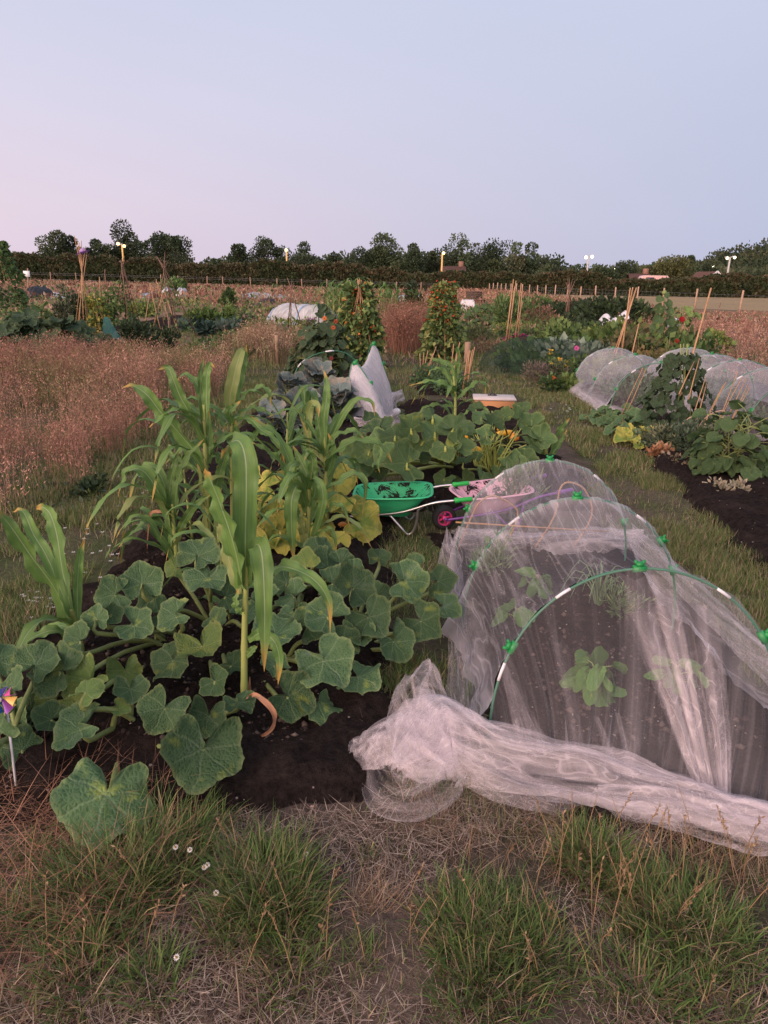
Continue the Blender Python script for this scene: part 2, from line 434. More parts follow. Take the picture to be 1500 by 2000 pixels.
# dusk gradients by height, one for the pink west and one for the blue east, blended by heading
hgt = wm('MAXIMUM', sx.outputs[2], 0.0)
SKY_L = [(0, srgb(226, 206, 222)), (.08, srgb(228, 212, 226)), (.2, srgb(219, 214, 233)), (.36, srgb(200, 208, 232)), (.6, srgb(190, 202, 230)), (1, srgb(184, 198, 226))]
SKY_R = [(0, srgb(182, 188, 214)), (.08, srgb(185, 192, 218)), (.2, srgb(191, 198, 222)), (.36, srgb(200, 207, 229)), (.6, srgb(198, 206, 228)), (1, srgb(186, 198, 224))]
cl = wramp(hgt, SKY_L); cr_ = wramp(hgt, SKY_R)
hl = wm('SQRT', wm('ADD', wm('MULTIPLY', sx.outputs[0], sx.outputs[0]), wm('MULTIPLY', sx.outputs[1], sx.outputs[1])))
side = wm('MULTIPLY_ADD' if False else 'ADD', wm('MULTIPLY', wm('DIVIDE', sx.outputs[0], wm('MAXIMUM', hl, .001)), 1.0), .5, True)
cn = wn('ShaderNodeTexNoise'); cn.inputs['Scale'].default_value = 2.2; cn.inputs['Detail'].default_value = 4; cn.inputs['Roughness'].default_value = .55
cm = wn('ShaderNodeMapping'); cm.inputs['Scale'].default_value = (1, 1, 3.5); nt.links.new(tc.outputs['Generated'], cm.inputs['Vector']); nt.links.new(cm.outputs[0], cn.inputs['Vector'])
mx = wn('ShaderNodeMix', data_type='RGBA'); nt.links.new(side, mx.inputs[0]); nt.links.new(cl, mx.inputs[6]); nt.links.new(cr_, mx.inputs[7])
# the afterglow of the sunset, low behind the viewer on the left
gdir = (math.sin(SUN_AZ), math.cos(SUN_AZ), .12)
dp = wn('ShaderNodeVectorMath', operation='DOT_PRODUCT'); nt.links.new(tc.outputs['Generated'], dp.inputs[0]); dp.inputs[1].default_value = gdir
gl = wm('POWER', wm('MAXIMUM', dp.outputs['Value'], 0.0), 2.5)
gc = wn('ShaderNodeMix', data_type='RGBA', blend_type='ADD'); gc.inputs[0].default_value = 1
gs = wn('ShaderNodeVectorMath', operation='SCALE'); gs.inputs[0].default_value = (3.9, 2.6, 2.1); nt.links.new(gl, gs.inputs['Scale'])
nt.links.new(mx.outputs[2], gc.inputs[6]); nt.links.new(gs.outputs[0], gc.inputs[7])
thin = wn('ShaderNodeVectorMath', operation='SCALE'); nt.links.new(gc.outputs[2], thin.inputs[0]); nt.links.new(wm('ADD', wm('MULTIPLY', cn.outputs['Fac'], .07), .965), thin.inputs['Scale'])      # faint high haze
bg2 = wn('ShaderNodeBackground'); nt.links.new(thin.outputs[0], bg2.inputs[0]); bg2.inputs[1].default_value = 1.04
ad = wn('ShaderNodeMixShader'); ad.inputs[0].default_value = .93
nt.links.new(bg1.outputs[0], ad.inputs[1]); nt.links.new(bg2.outputs[0], ad.inputs[2]); nt.links.new(ad.outputs[0], wo.inputs[0])
sd = bpy.data.lights.new('sun', 'SUN'); so = bpy.data.objects.new('sun', sd); COL.objects.link(so)
sd.energy = 1.8; sd.angle = R(45); sd.color = (1, .74, .62)
dv = Vector((math.sin(SUN_AZ) * math.cos(SUN_EL + R(12)), math.cos(SUN_AZ) * math.cos(SUN_EL + R(12)), math.sin(SUN_EL + R(12))))
so.rotation_euler = dv.to_track_quat('Z', 'Y').to_euler(); so.location = dv * 50

# ------------------------------------------------------------------ ground sheet
def ground_axis(lo, hi, near, far, ctr):
    out = [ctr]; x = ctr; s = near
    while x < hi: x += s; s = min(s * 1.09, far); out.append(min(x, hi))
    x = ctr; s = near
    while x > lo: x -= s; s = min(s * 1.09, far); out.insert(0, max(x, lo))
    return np.array(out)
gx = ground_axis(-900, 900, .06, 40, 0.3); gy = ground_axis(-40, 1500, .06, 40, 2.2)
X, Y = np.meshgrid(gx, gy)
Z = gz(X, Y) + (fbm(X * 2.2, Y * 2.2, 3) - .5) * .07 * sstep(40, 8, np.hypot(X, Y)) + (fbm(X * 9, Y * 9, 5) - .5) * .02 * sstep(14, 4, np.hypot(X, Y))
mb = MB(); mb.grid(np.stack([X, Y, Z], -1))
t = NT('ground')
pos = t.coord('World'); sp = t.n('ShaderNodeSeparateXYZ'); t.l(pos, sp.inputs[0])
n1 = t.noise(1.3, 6, .65, vec=pos); n2 = t.noise(.35, 5, .6, vec=pos); n3 = t.noise(38, 4, .7, vec=pos)
soilc = t.mix(t.rmp(n3, [(.35, 0.0), (.7, 1.0)]), (.040, .030, .027), (.085, .063, .054))
strawc = t.mix(t.rmp(n3, [(.3, 0.0), (.7, 1.0)]), (.06, .045, .037), (.155, .112, .09))
greenc = t.mix(t.rmp(n3, [(.3, 0.0), (.7, 1.0)]), (.04, .06, .02), (.095, .115, .042))
c = t.mix(t.rmp(n1, [(.42, 0.0), (.56, 1.0)]), soilc, strawc)
c = t.mix(t.math('MULTIPLY', t.rmp(n2, [(.46, 0.0), (.56, 1.0)]), t.rmp(n1, [(.40, 1.0), (.66, .25)])), c, greenc)
lane = t.math('ADD', t.rmp(t.math('MULTIPLY', t.math('SUBTRACT', sp.outputs[0], 1.5), .25), [(.06, 0.0), (.12, .6), (.55, .6), (.8, 0.0)]), t.rmp(t.math('MULTIPLY', t.math('ADD', sp.outputs[0], 4.0), .25), [(.15, 0.0), (.3, .7), (.6, .7), (.7, 0.0)]), clamp=True)
lane = t.math('MULTIPLY', lane, t.math('MULTIPLY', t.rmp(n1, [(.38, 1.0), (.62, .25)]), t.rmp(t.math('DIVIDE', sp.outputs[1], 40.0), [(.045, 0.0), (.06, 1.0), (.6, 1.0), (.8, 0.0)])))
c = t.mix(lane, c, greenc)
# dry meadow further out, and the mown field beyond the fence
far = t.rmp(t.math('DIVIDE', sp.outputs[1], 60.0), [(.25, 0.0), (.45, .85)])
fn = t.noise(.12, 6, .65, vec=pos, stretch=(.6, 1.6, 1))
farc = t.rmp(fn, [(.32, (.10, .075, .045)), (.42, (.20, .12, .085)), (.5, (.27, .17, .12)), (.58, (.12, .11, .055)), (.68, (.24, .15, .11))])
c = t.mix(far, c, farc)
fld = t.math('MULTIPLY', t.math('GREATER_THAN', t.math('ADD', sp.outputs[1], t.math('MULTIPLY', sp.outputs[0], .55)), 61.0), t.math('GREATER_THAN', sp.outputs[0], 6.0))
ff = t.mix(t.rmp(t.noise(.5, 5, .6, vec=pos, stretch=(.3, 1, 1)), [(.3, 0.0), (.7, 1.0)]), (.24, .185, .10), (.30, .22, .13))
c = t.mix(fld, c, ff)
gm = t.bsdf(c, .95, .05, t.math('ADD', n3, t.math('MULTIPLY', n1, .5)), .6, .03)
struct(mb.build('ground', gm))

# ------------------------------------------------------------------ dark soil beds
ts = NT('soil'); pos = ts.coord('World')
a1 = ts.noise(30, 6, .75, vec=pos); a2 = ts.noise(4, 4, .6, vec=pos)
c = ts.mix(ts.rmp(a1, [(.35, 0.0), (.75, 1.0)]), (.015, .0115, .011), (.052, .039, .034))
c = ts.mix(ts.rmp(a2, [(.5, 0.0), (.72, .6)]), c, (.07, .05, .041))
vo = ts.n('ShaderNodeTexVoronoi'); vo.inputs['Scale'].default_value = 42; ts.l(pos, vo.inputs['Vector'])
sp2 = ts.n('ShaderNodeSeparateXYZ'); ts.l(vo.outputs['Color'], sp2.inputs[0])
spk = ts.math('MULTIPLY', ts.math('GREATER_THAN', sp2.outputs[0], .93), ts.math('LESS_THAN', vo.outputs['Distance'], ts.math('MULTIPLY', sp2.outputs[1], .3)))
c = ts.mix(spk, c, (.34, .28, .25))
m_soil = ts.bsdf(c, 1.0, .03, a1, 1.0, .05)
def soil_bed(x0, x1, y0, y1, h, res, seed, wob=.12, skew=0.0):
    m = .3; xs = np.arange(x0 - m, x1 + m, res); ys = np.arange(y0 - m, y1 + m, res * 1.3)
    X, Y = np.meshgrid(xs, ys); Xs = X
    e = np.minimum.reduce([X - x0, x1 - X, Y - y0, y1 - Y]) + (fbm(X * 3, Y * 3, seed) - .5) * wob * 3
    prof = sstep(-.03, .28, e)
    Z = gz(X, Y) - .03 + prof * (h + .03) + (fbm(X * 6, Y * 6, seed + 4, 4) - .5) * .085 * prof + np.maximum(fbm(X * 24, Y * 24, seed + 9, 2) - .45, 0) * .075 * prof
    Z = Z - .05 * (e < -.12)
    mb = MB(); mb.grid(np.stack([X + skew * (Y - y0), Y, Z], -1)); return struct(mb.build('soil_bed', m_soil))
soil_bed(-1.72, .10, 1.70, 9.6, .07, .026, 21)
soil_bed(.27, 1.68, 1.72, 4.5, .05, .022, 22)
soil_bed(.15, 1.72, 4.9, 9.6, .07, .035, 23)
soil_bed(2.10, 5.4, 3.3, 12.0, .08, .04, 24, skew=.10)
soil_bed(-1.5, .05, 10.2, 15.0, .06, .07, 25)
soil_bed(.35, 1.25, 10.2, 12.6, .05, .06, 28)
soil_bed(2.0, 5.2, 13.2, 18.5, .06, .09, 26, skew=.1)
soil_bed(-9.0, -4.5, 22, 31, .05, .2, 27)
# ------------------------------------------------------------------ far background
def crown_mesh(c, rx, ry, rz, n, leaf, cols, seed, lobes=14, bare=.0):
    g = np.random.default_rng(seed); mb = MB()
    d = nrm(g.normal(0, 1, (lobes, 3))); d[:, 2] = d[:, 2] * .9 + .12
    lc = d * g.uniform(.3, .85, (lobes, 1)) * np.array([rx, ry, rz]); lr = g.uniform(.2, .46, lobes) * min(rx, rz)
    k = g.integers(0, lobes, n); p, dd = blob(n, g)
    P = lc[k] + p * lr[k][:, None] * np.array([1, 1, .85])
    if bare: 
        keep = fbm(P[:, 0] * 1.1 + 50, P[:, 2] * 1.3 + P[:, 1], seed) > bare; P = P[keep]; dd = dd[keep]; k = k[keep]
    P = P + np.asarray(c)
    lobe_col = pick(cols, lobes, g, .12)
    col = lobe_col[k] * (1 + g.normal(0, .16, (len(P), 1)))
    leaf_cards(mb, P, g.uniform(.6, 1.3, len(P)) * leaf, dd + np.array([0, 0, .3]), np.clip(col, .01, 1), .75, .3, g=g)
    return mb
TREEC = [(.045, .07, .034), (.058, .085, .04), (.07, .095, .045), (.05, .068, .038)]
OLIVE = [(.085, .095, .05), (.075, .09, .045), (.1, .105, .055)]
def tree(px, ytop, hw, Y, label, cols=TREEC, n=2600, bare=0, leaf=.55, flat=1.0, seed=0):
    top = AT(px, ytop, Y); g0 = on_ground(top.x, Y); h = top.z - g0.z; rx = hw / FPX * Y * 1.25
    loc = g0; r = random.Random(seed)
    root = thing('tree', label, 'tree', loc)
    m = MB(); th = h * .45; m.tube([loc, loc + Vector((.1, 0, th * .6)), loc + Vector((r.uniform(-.3, .3), 0, th))], [h * .028, h * .022, h * .016], 8)
    for k in range(6):
        a = r.uniform(0, 6.28); b = loc + Vector((0, 0, th * r.uniform(.6, 1)))
        e = loc + Vector((math.cos(a) * rx * .6, math.sin(a) * rx * .6, h * r.uniform(.55, .85)))
        m.tube([b, b.lerp(e, .5) + Vector((0, 0, h * .05)), e], [h * .012, h * .008, h * .003], 5)
    m.build('trunk', m_bark, root)
    rz = h * .55 * flat; cz = h - rz * .98
    crown_mesh(loc + Vector((0, 0, cz)), rx, rx * .9, rz * 1.18, int(n * 2.4), leaf, cols, seed + 100, 20, bare).build('crown', m_foliage, root)
T = 'tree standing behind the hedge'
trees = [
 (112, 459, 36, 128, 'dark round tree left of the twin lit lamp, alone above the hedge', TREEC, 3000, 0, 1),
 (196, 458, 27, 132, 'dense tree just left of the tall tree behind the yellow twin lamp', TREEC, 2600, 0, 2),
 (243, 446, 34, 136, 'tallest tree of the left group, right behind the yellow twin lamp', TREEC, 3200, 0, 3),
 (318, 455, 41, 130, 'broad cone shaped tree right of the yellow twin lamp', TREEC, 3400, 0, 4),
 (468, 476, 27, 135, 'low round tree at the left end of the middle group of trees', TREEC, 2400, 0, 5),
 (524, 470, 33, 140, 'dark tree just left of the single lit lamp on the pale pole', TREEC, 2800, 0, 6),
 (592, 479, 36, 138, 'spreading tree just right of the single lit lamp on the pale pole', TREEC, 2800, 0, 7),
 (648, 488, 17, 130, 'small pointed tree standing alone in the gap of the tree line', TREEC, 1400, 0, 8),
 (740, 473, 42, 132, 'broad tree at the left of the central clump', TREEC, 3600, 0, 9),
 (800, 484, 30, 128, 'lower rounded tree inside the central clump', TREEC, 2400, 0, 10),
 (846, 471, 21, 134, 'narrow upright tree directly left of the central lamp', TREEC, 1800, .36, 11),
 (893, 461, 30, 138, 'tall thin-crowned tree directly right of the central lamp', TREEC, 2400, .40, 12),
 (952, 461, 40, 140, 'tallest lacy tree with sky showing through, above the brown roof', OLIVE[:2] + TREEC, 3200, .42, 13),
 (1030, 473, 34, 134, 'lacy grey green tree at the right end of the central clump', OLIVE[:2] + TREEC, 2800, .40, 14),
 (1086, 512, 26, 126, 'low dark tree left of the white twin lamp', TREEC, 1800, 0, 15),
 (1128, 516, 14, 124, 'very small dark tree beside the white twin lamp pole', TREEC, 1000, 0, 16),
 (1184, 518, 22, 124, 'low tree just right of the white twin lamp pole', TREEC, 1500, 0, 17),
 (1238, 515, 36, 128, 'wide low tree between the white lamp and the yellowish tree', TREEC, 2200, 0, 18),
 (1316, 506, 44, 122, 'pale yellowish green willow-like tree above the pink van', [(.12, .125, .05), (.10, .11, .042), (.085, .1, .04)], 3200, 0, 19),
 (1348, 493, 17, 190, 'dark domed tree on the skyline below the wooded hill', TREEC, 1600, 0, 20),
 (1384, 522, 22, 124, 'green shrubby tree beside the red roofed gable', TREEC, 1500, 0, 21),
]
for px, yt, hw, Y, lab, cols, n, bare, sd_ in trees: tree(px, yt, hw, Y, lab, cols, n, bare, seed=sd_, leaf=.36)

# wooded hill on the right
mb = MB(); hx = np.linspace(40, 420, 50); hy = np.linspace(150, 420, 40); HX, HY = np.meshgrid(hx, hy)
HZ = 13 * sstep(84, 150, HX) * sstep(150, 230, HY) + 5 * (fbm(HX / 30, HY / 30, 8) - .5) * sstep(90, 130, HX) - .8
mb.grid(np.stack([HX, HY, HZ], -1)); struct(mb.build('hill', plain('hill_ground', (.05, .065, .03), (.035, .05, .024), .2, .9, .05)))
def hillz(x, y): return 13 * sstep(84, 150, x) * sstep(150, 230, y) - .6
g = np.random.default_rng(77); nt_ = 1500
tx = g.uniform(68, 260, nt_); ty = g.uniform(148, 300, nt_); tz = hillz(tx, ty); rr = g.uniform(1.8, 3.6, nt_)
mb = MB(); k = np.repeat(np.arange(nt_), 60); p, dd = blob(len(k), g); cc = pick([(.038, .055, .025), (.05, .066, .03), (.06, .066, .032), (.03, .046, .022)], nt_, g, .12)
P = np.stack([tx, ty, tz + rr * .7], 1)[k] + p * rr[k][:, None]
leaf_cards(mb, P, g.uniform(.5, 1.3, len(k)), dd + np.array([0, 0, .4]), np.clip(cc[k] * (1 + g.normal(0, .15, (len(k), 1))), .01, 1), .8, .3, g=g)
struct(mb.build('woodland', m_foliage), 'stuff')

# a belt of lower woodland behind the hedge, between and under the single trees
g = np.random.default_rng(78); PB = []; CB = []
for (x0, x1, Yb, top, n_) in [(655, 1085, 146, 496, 46), (1070, 1420, 140, 520, 40), (395, 470, 148, 506, 10), (560, 640, 148, 505, 8), (170, 360, 145, 490, 16)]:
    for k in range(n_):
        px = x0 + (x1 - x0) * (k + g.random()) / n_; Yk = Yb + g.uniform(-4, 8); c0 = AT(px, top + g.uniform(-5, 12), Yk); h_ = c0.z - float(gz(c0.x, Yk)); q = int(170 + 40 * h_); p_, d_ = blob(q, g); cc_ = pick(TREEC + OLIVE[:1], 1, g, .15)
        PB.append(np.concatenate([np.array([c0.x, Yk, c0.z - h_ * .52]) + p_ * np.array([h_ * .45, h_ * .4, h_ * .52]), d_], 1)); CB.append(np.repeat(cc_, q, 0) * (1 + g.normal(0, .15, (q, 1))))
PB = np.concatenate(PB); CB = np.concatenate(CB); mb = MB(); leaf_cards(mb, PB[:, :3], g.uniform(.3, .8, len(PB)), PB[:, 3:] + np.array([0, 0, .3]), np.clip(CB, .01, 1), .8, .3, g=g)
struct(mb.build('woodland', m_foliage), 'stuff')

# hedge: one long row beside the far fence
HA, HB = Vector((-125, 122, 0)), Vector((125, 80, 0))
def hedge_h(s): return 5.0 * (1 - s) + 2.15 * s - .2 + .35 * math.sin(s * 3)
g = np.random.default_rng(5); n = 110000
s = g.random(n); top = 3.3 * (1 - s) + 1.65 * s + (fbm(s * 60, s * 0, 3, 3) - .5) * 2.1 + (fbm(s * 14, s * 0 + 5, 9, 2) - .5) * .9
wv = g.uniform(-1, 1, n); u = g.random(n) ** .8
onface = g.random(n) < .75
y_off = np.where(onface, -1.0 - .25 * g.random(n), wv); zz = np.where(onface, u, .9 + .15 * g.random(n))
bul = 1 - .35 * zz ** 3
hx_ = HA.x + (HB.x - HA.x) * s; hy_ = HA.y + (HB.y - HA.y) * s
P = np.stack([hx_, hy_ + y_off * bul * 1.4, gz(hx_, hy_) + zz * top], 1)
hc = np.array([(.058, .070, .032), (.048, .064, .028), (.074, .072, .036), (.04, .054, .025)])
ci = np.clip((fbm(s * 90, zz * 2, 12, 3) * 5.6 - 1), 0, 3.99).astype(int)
rusty = (zz > .78) & (g.random(n) < .32)
col = np.where(rusty[:, None], np.array([(.115, .085, .048)]), hc[ci]) * (1 + g.normal(0, .18, (n, 1)))
mb = MB(); leaf_cards(mb, P, g.uniform(.25, .6, n), np.stack([g.normal(0, .5, n), -np.ones(n) * .5, .5 + 0 * s], 1), np.clip(col, .008, 1), .8, .3, g=g)
# inner mass so that no daylight shows through
ss = np.linspace(0, 1, 260); prof = [(-1.1, .0), (-1.1, .55), (-.75, .86), (0, .95), (.75, .86), (1.1, 0)]
tp = 3.3 * (1 - ss) + 1.65 * ss + (fbm(ss * 60, ss * 0, 3, 3) - .5) * 2.1 + (fbm(ss * 14, ss * 0 + 5, 9, 2) - .5) * .9
hxs = HA.x + (HB.x - HA.x) * ss; hys = HA.y + (HB.y - HA.y) * ss
PG = np.zeros((len(ss), len(prof), 3))
for j, (a, b) in enumerate(prof): PG[:, j, 0] = hxs; PG[:, j, 1] = hys + a * 1.35; PG[:, j, 2] = gz(hxs, hys) + b * tp - .05
mb.grid(PG, (.035, .04, .022))
hd = mb.build('hedge', m_foliage); tag(hd, 'long dark bushy hedge with rusty tops running across behind the far fence', 'hedge')

# lamps beyond the hedge
m_lamp_w = glow('lamp_warm', (1, .62, .22), 6); m_lamp_c = glow('lamp_white', (1, .84, .55), 6)
m_pole_y = plain('pale_yellow_pole', (.62, .42, .16), (.55, .36, .14), 2, .6, .2)
def street_lamp(px, yh, Y, heads, label, lampm, polem, hs=.42, name='street_lamp', lean=0):
    p = AT(px, yh, Y); b = on_ground(p.x - lean, Y)
    root = thing(name, label, 'lamp', b, None)
    m = MB(); m.tube([b, b.lerp(p, .5), p], [.17, .14, .11], 10); m.build('pole', polem, root)
    for k, (dx, dz) in enumerate(heads):
        c = p + Vector((dx, -.12, dz))
        m = MB(); m.tube([p, p + Vector((dx * .5, 0, dz * .5 + .05)), c + Vector((0, .1, 0))], .05, 6)
        m.box(c + Vector((0, .08, .05)), (hs * 1.25, hs * .8, hs * .4), None, None, .05)
        hd_ = m.build('lamp_head', m_concrete, root)
        m = MB(); m.lathe([(0, -hs * .30), (hs * .42, -hs * .26), (hs * .5, 0), (hs * .4, hs * .24), (0, hs * .3)], c + Vector((0, -.22, -.08)), 12, (0, -1, -.5)); m.build('bulb', lampm, hd_)
street_lamp(238, 477, 112, [(-.45, .12), (.42, -.2)], 'twin headed lit floodlight on a yellow lit pole in front of the tall left tree', m_lamp_w, m_pole_y, .42)
street_lamp(559.5, 489, 118, [(0, .1)], 'single lit floodlight on a pale pole above the left half of the hedge', m_lamp_w, m_pole_y, .42)
street_lamp(864, 495, 112, [(.15, .1)], 'single lit floodlight in front of the tall thin trees, on a pale pole', m_lamp_w, m_pole_y, .42)
street_lamp(1149.5, 501, 106, [(-.42, -.05), (.42, .05)], 'twin headed white floodlight standing alone in open sky', m_lamp_c, m_concrete, .42)
street_lamp(1426, 503, 100, [(-.5, -.02), (.45, .08)], 'grey twin armed floodlight in front of the wooded hill', m_lamp_c, m_concrete, .36)
street_lamp(1201, 523, 150, [(0, 0)], 'small distant lit lamp low among the trees right of the white twin lamp', m_lamp_c, m_concrete, .5)
street_lamp(1392, 520, 160, [(0, 0)], 'tiny distant lit lamp at the foot of the wooded hill', m_lamp_c, m_concrete, .45)

# houses and a van just showing over the hedge
m_roof = plain('roof_tiles', (.13, .07, .055), (.09, .05, .042), 3, .8, .1); m_wall = plain('brick', (.26, .15, .11), (.2, .11, .085), 6, .85, .1)
m_trim = plain('barge_board', (.62, .57, .56), None, 2, .6, .2)
def house(px, yr, wpx, Y, label, gable=False, ridge_h=2.6):
    p = AT(px, yr, Y); b = on_ground(p.x, Y + 3); W = wpx / FPX * Y; D = 7.0; eave = p.z - b.z - ridge_h
    root = thing('house', label, 'house', b)
    m = MB(); m.box(b + Vector((0, 0, eave / 2)), (W * .94, D * .9, eave)); 
    m.build('wall', m_wall, root)
    m = MB(); z0 = b.z + eave; z1 = p.z
    if gable:
        for sgn in (-1, 1):
            m.grid(np.array([[(b.x, b.y - D / 2, z1), (b.x, b.y + D / 2, z1)], [(b.x + sgn * W / 2, b.y - D / 2, z0), (b.x + sgn * W / 2, b.y + D / 2, z0)]]))
            m.grid(np.array([[(b.x, b.y - D / 2, z1 - .25), (b.x, b.y + D / 2, z1 - .25)], [(b.x + sgn * W / 2, b.y - D / 2, z0 - .25), (b.x + sgn * W / 2, b.y + D / 2, z0 - .25)]]))
        rf = m.build('roof', m_roof, root, smooth=False)
        m = MB()
        for sgn in (-1, 1):
            m.tube([Vector((b.x, b.y - D / 2 - .06, z1)), Vector((b.x + sgn * W / 2, b.y - D / 2 - .06, z0))], .16, 4)
        m.build('barge_board', m_trim, rf)
        m = MB(); m.add([(b.x - W * .45, b.y - D * .45 - .01, z0), (b.x + W * .45, b.y - D * .45 - .01, z0), (b.x, b.y - D * .45 - .01, z1 - .3)], None, [(0, 1, 2)]); m.build('gable', m_wall, root)
    else:
        P = np.array([[(b.x - W / 2, b.y - D / 2, z0), (b.x + W / 2, b.y - D / 2, z0)], [(b.x - W / 2 * .92, b.y, z1), (b.x + W / 2 * .92, b.y, z1)], [(b.x - W / 2, b.y + D / 2, z0), (b.x + W / 2, b.y + D / 2, z0)]])
        m.grid(P); P2 = P.copy(); P2[..., 2] -= .2; m.grid(P2)
        rf = m.build('roof', m_roof, root, smooth=False)
        m = MB(); m.box((b.x + W * .3, b.y + .3, z1 + .15), (.7, .7, 1.1), None, None, .03); m.build('chimney', m_wall, rf)
house(888, 519, 52, 112, 'house whose brown tiled roof shows over the hedge below the lacy trees')
house(1262, 534, 44, 108, 'house whose dark low roof shows over the hedge left of the pink van')
house(1398, 530, 34, 106, 'gabled house with white barge boards over the hedge by the wooded hill', True, 1.3)
p = AT(1281, 538, 103); b = on_ground(p.x, 104); root = thing('parked_van', 'pale pink roofed van parked behind the hedge', 'van', b)
m = MB(); L = 1.9; h = p.z - b.z; prof = [(-L, .35), (-L, h * .72), (-L * .86, h * .97), (-L * .6, h), (L * .9, h), (L, h * .93), (L, .35)]
P = np.array([[(b.x + a, b.y + yy, b.z + z) for a, z in prof] for yy in (-.9, -.8, .8, .9)])
P[0, :, 2] -= .06; P[3, :, 2] -= .06
m.grid(P); pink = plain('van_paint', (.62, .40, .36), (.6, .38, .35), 2, .35, .5)
m.add(P[0], None, [(0, k + 1, k) for k in range(1, 6)]); m.add(P[3], None, [(0, k, k + 1) for k in range(1, 6)])
m.build('body', pink, root, smooth=False)
m = MB(); m.box(b + Vector((-.7, -.915, h * .8)), (1.1, .02, h * .2), None, None, 0); m.build('window', plain('glass_dark', (.03, .03, .04), None, 3, .1, .5), root)
for dx in (-1.15, 1.15):
    m = MB(); m.lathe([(0, -.1), (.3, -.1), (.33, -.05), (.33, .05), (.3, .1), (0, .1)], b + Vector((dx, -.86, .33)), 16, (0, 1, 0)); m.build('wheel', m_rubber, root)

# ------------------------------------------------------------------ fences
def fence(name, label, pts, hgt, r, matp, wire_rows, col_step=0):
    root = thing(name, label, 'fence', pts[0])
    for k, p in enumerate(pts):
        m = MB(); q = rnd.uniform(-.03, .03); hh = hgt * rnd.uniform(.96, 1.08)
        m.tube([p + Vector((0, 0, -.1)), p + Vector((q, 0, hh * .5)), p + Vector((q * 2, q, hh - .03)), p + Vector((q * 2, q, hh))], [r, r, r, r * .8], 8); m.build('post', matp, root)
    m = MB()
    for a, b in zip(pts[:-1], pts[1:]):
        for z in wire_rows: m.tube([a + Vector((0, 0, z)), a.lerp(b, .5) + Vector((0, 0, z - .01)), b + Vector((0, 0, z))], .004 + .00005 * a.y, 3, None, False)
        if col_step:
            n = max(2, int((b - a).length / col_step))
            for j in range(1, n):
                q = a.lerp(b, j / n); m.tube([q + Vector((0, 0, wire_rows[0])), q + Vector((0, 0, wire_rows[-1]))], .004, 3, None, False)
    m.build('wire', m_galv, root)
FA = Vector((20.6, 42, 0)); FB = Vector((13.2, 97, 0))
def on_line(px):
    d = ray(px, 560); k = d[0] / d[1]
    e = FB - FA; tt = (k * FA.y - FA.x) / (e.x - k * e.y)
    q = FA + e * tt; return on_ground(q.x, q.y)
pts = [Vector((22.5, 30, 0))] + [on_line(x) for x in (1452, 1363, 1299, 1247, 1204, 1165, 1135, 1109, 1085, 1067, 1050, 1035, 1021, 1009, 998, 988, 979, 971, 963, 956)]
fence('wire_fence', 'wire fence on round pale posts along the mown field, leading away to the hedge', pts, 1.25, .06, m_post, (.15, .45, .75, 1.0), .6)
fp = [(px, 545 + (px - 300) * .012) for px in (36, 101, 150, 315, 350, 405, 435, 490, 541, 590, 638, 683, 775, 822, 880)]
fq = []
for px, y in fp:
    d = ray(px, 560); k = d[0] / d[1]; e = HB - HA; o = HA + Vector((0, -6, 0)); tt = (k * o.y - o.x) / (e.x - k * e.y); q = o + e * tt; fq.append(on_ground(q.x, q.y))
fence('wire_fence', 'wire fence on thin grey posts in front of the left part of the hedge', fq, 1.25, .07, m_wood, (.3, .9, 1.1))
b = AT(921, 566, 104); b = on_ground(b.x, 104); root = thing('goal_frame', 'small white football goal frame standing by the far end of the field fence', 'goal', b)
for dx in (-.85, .85):
    m = MB(); m.tube([b + Vector((dx, 0, 0)), b + Vector((dx, 0, 1.0))], .05, 8); m.build('upright', m_white_plastic, root)
m = MB(); m.tube([b + Vector((-.85, 0, 1.0)), b + Vector((.85, 0, 1.0))], .05, 8); m.build('crossbar', m_white_plastic, root)
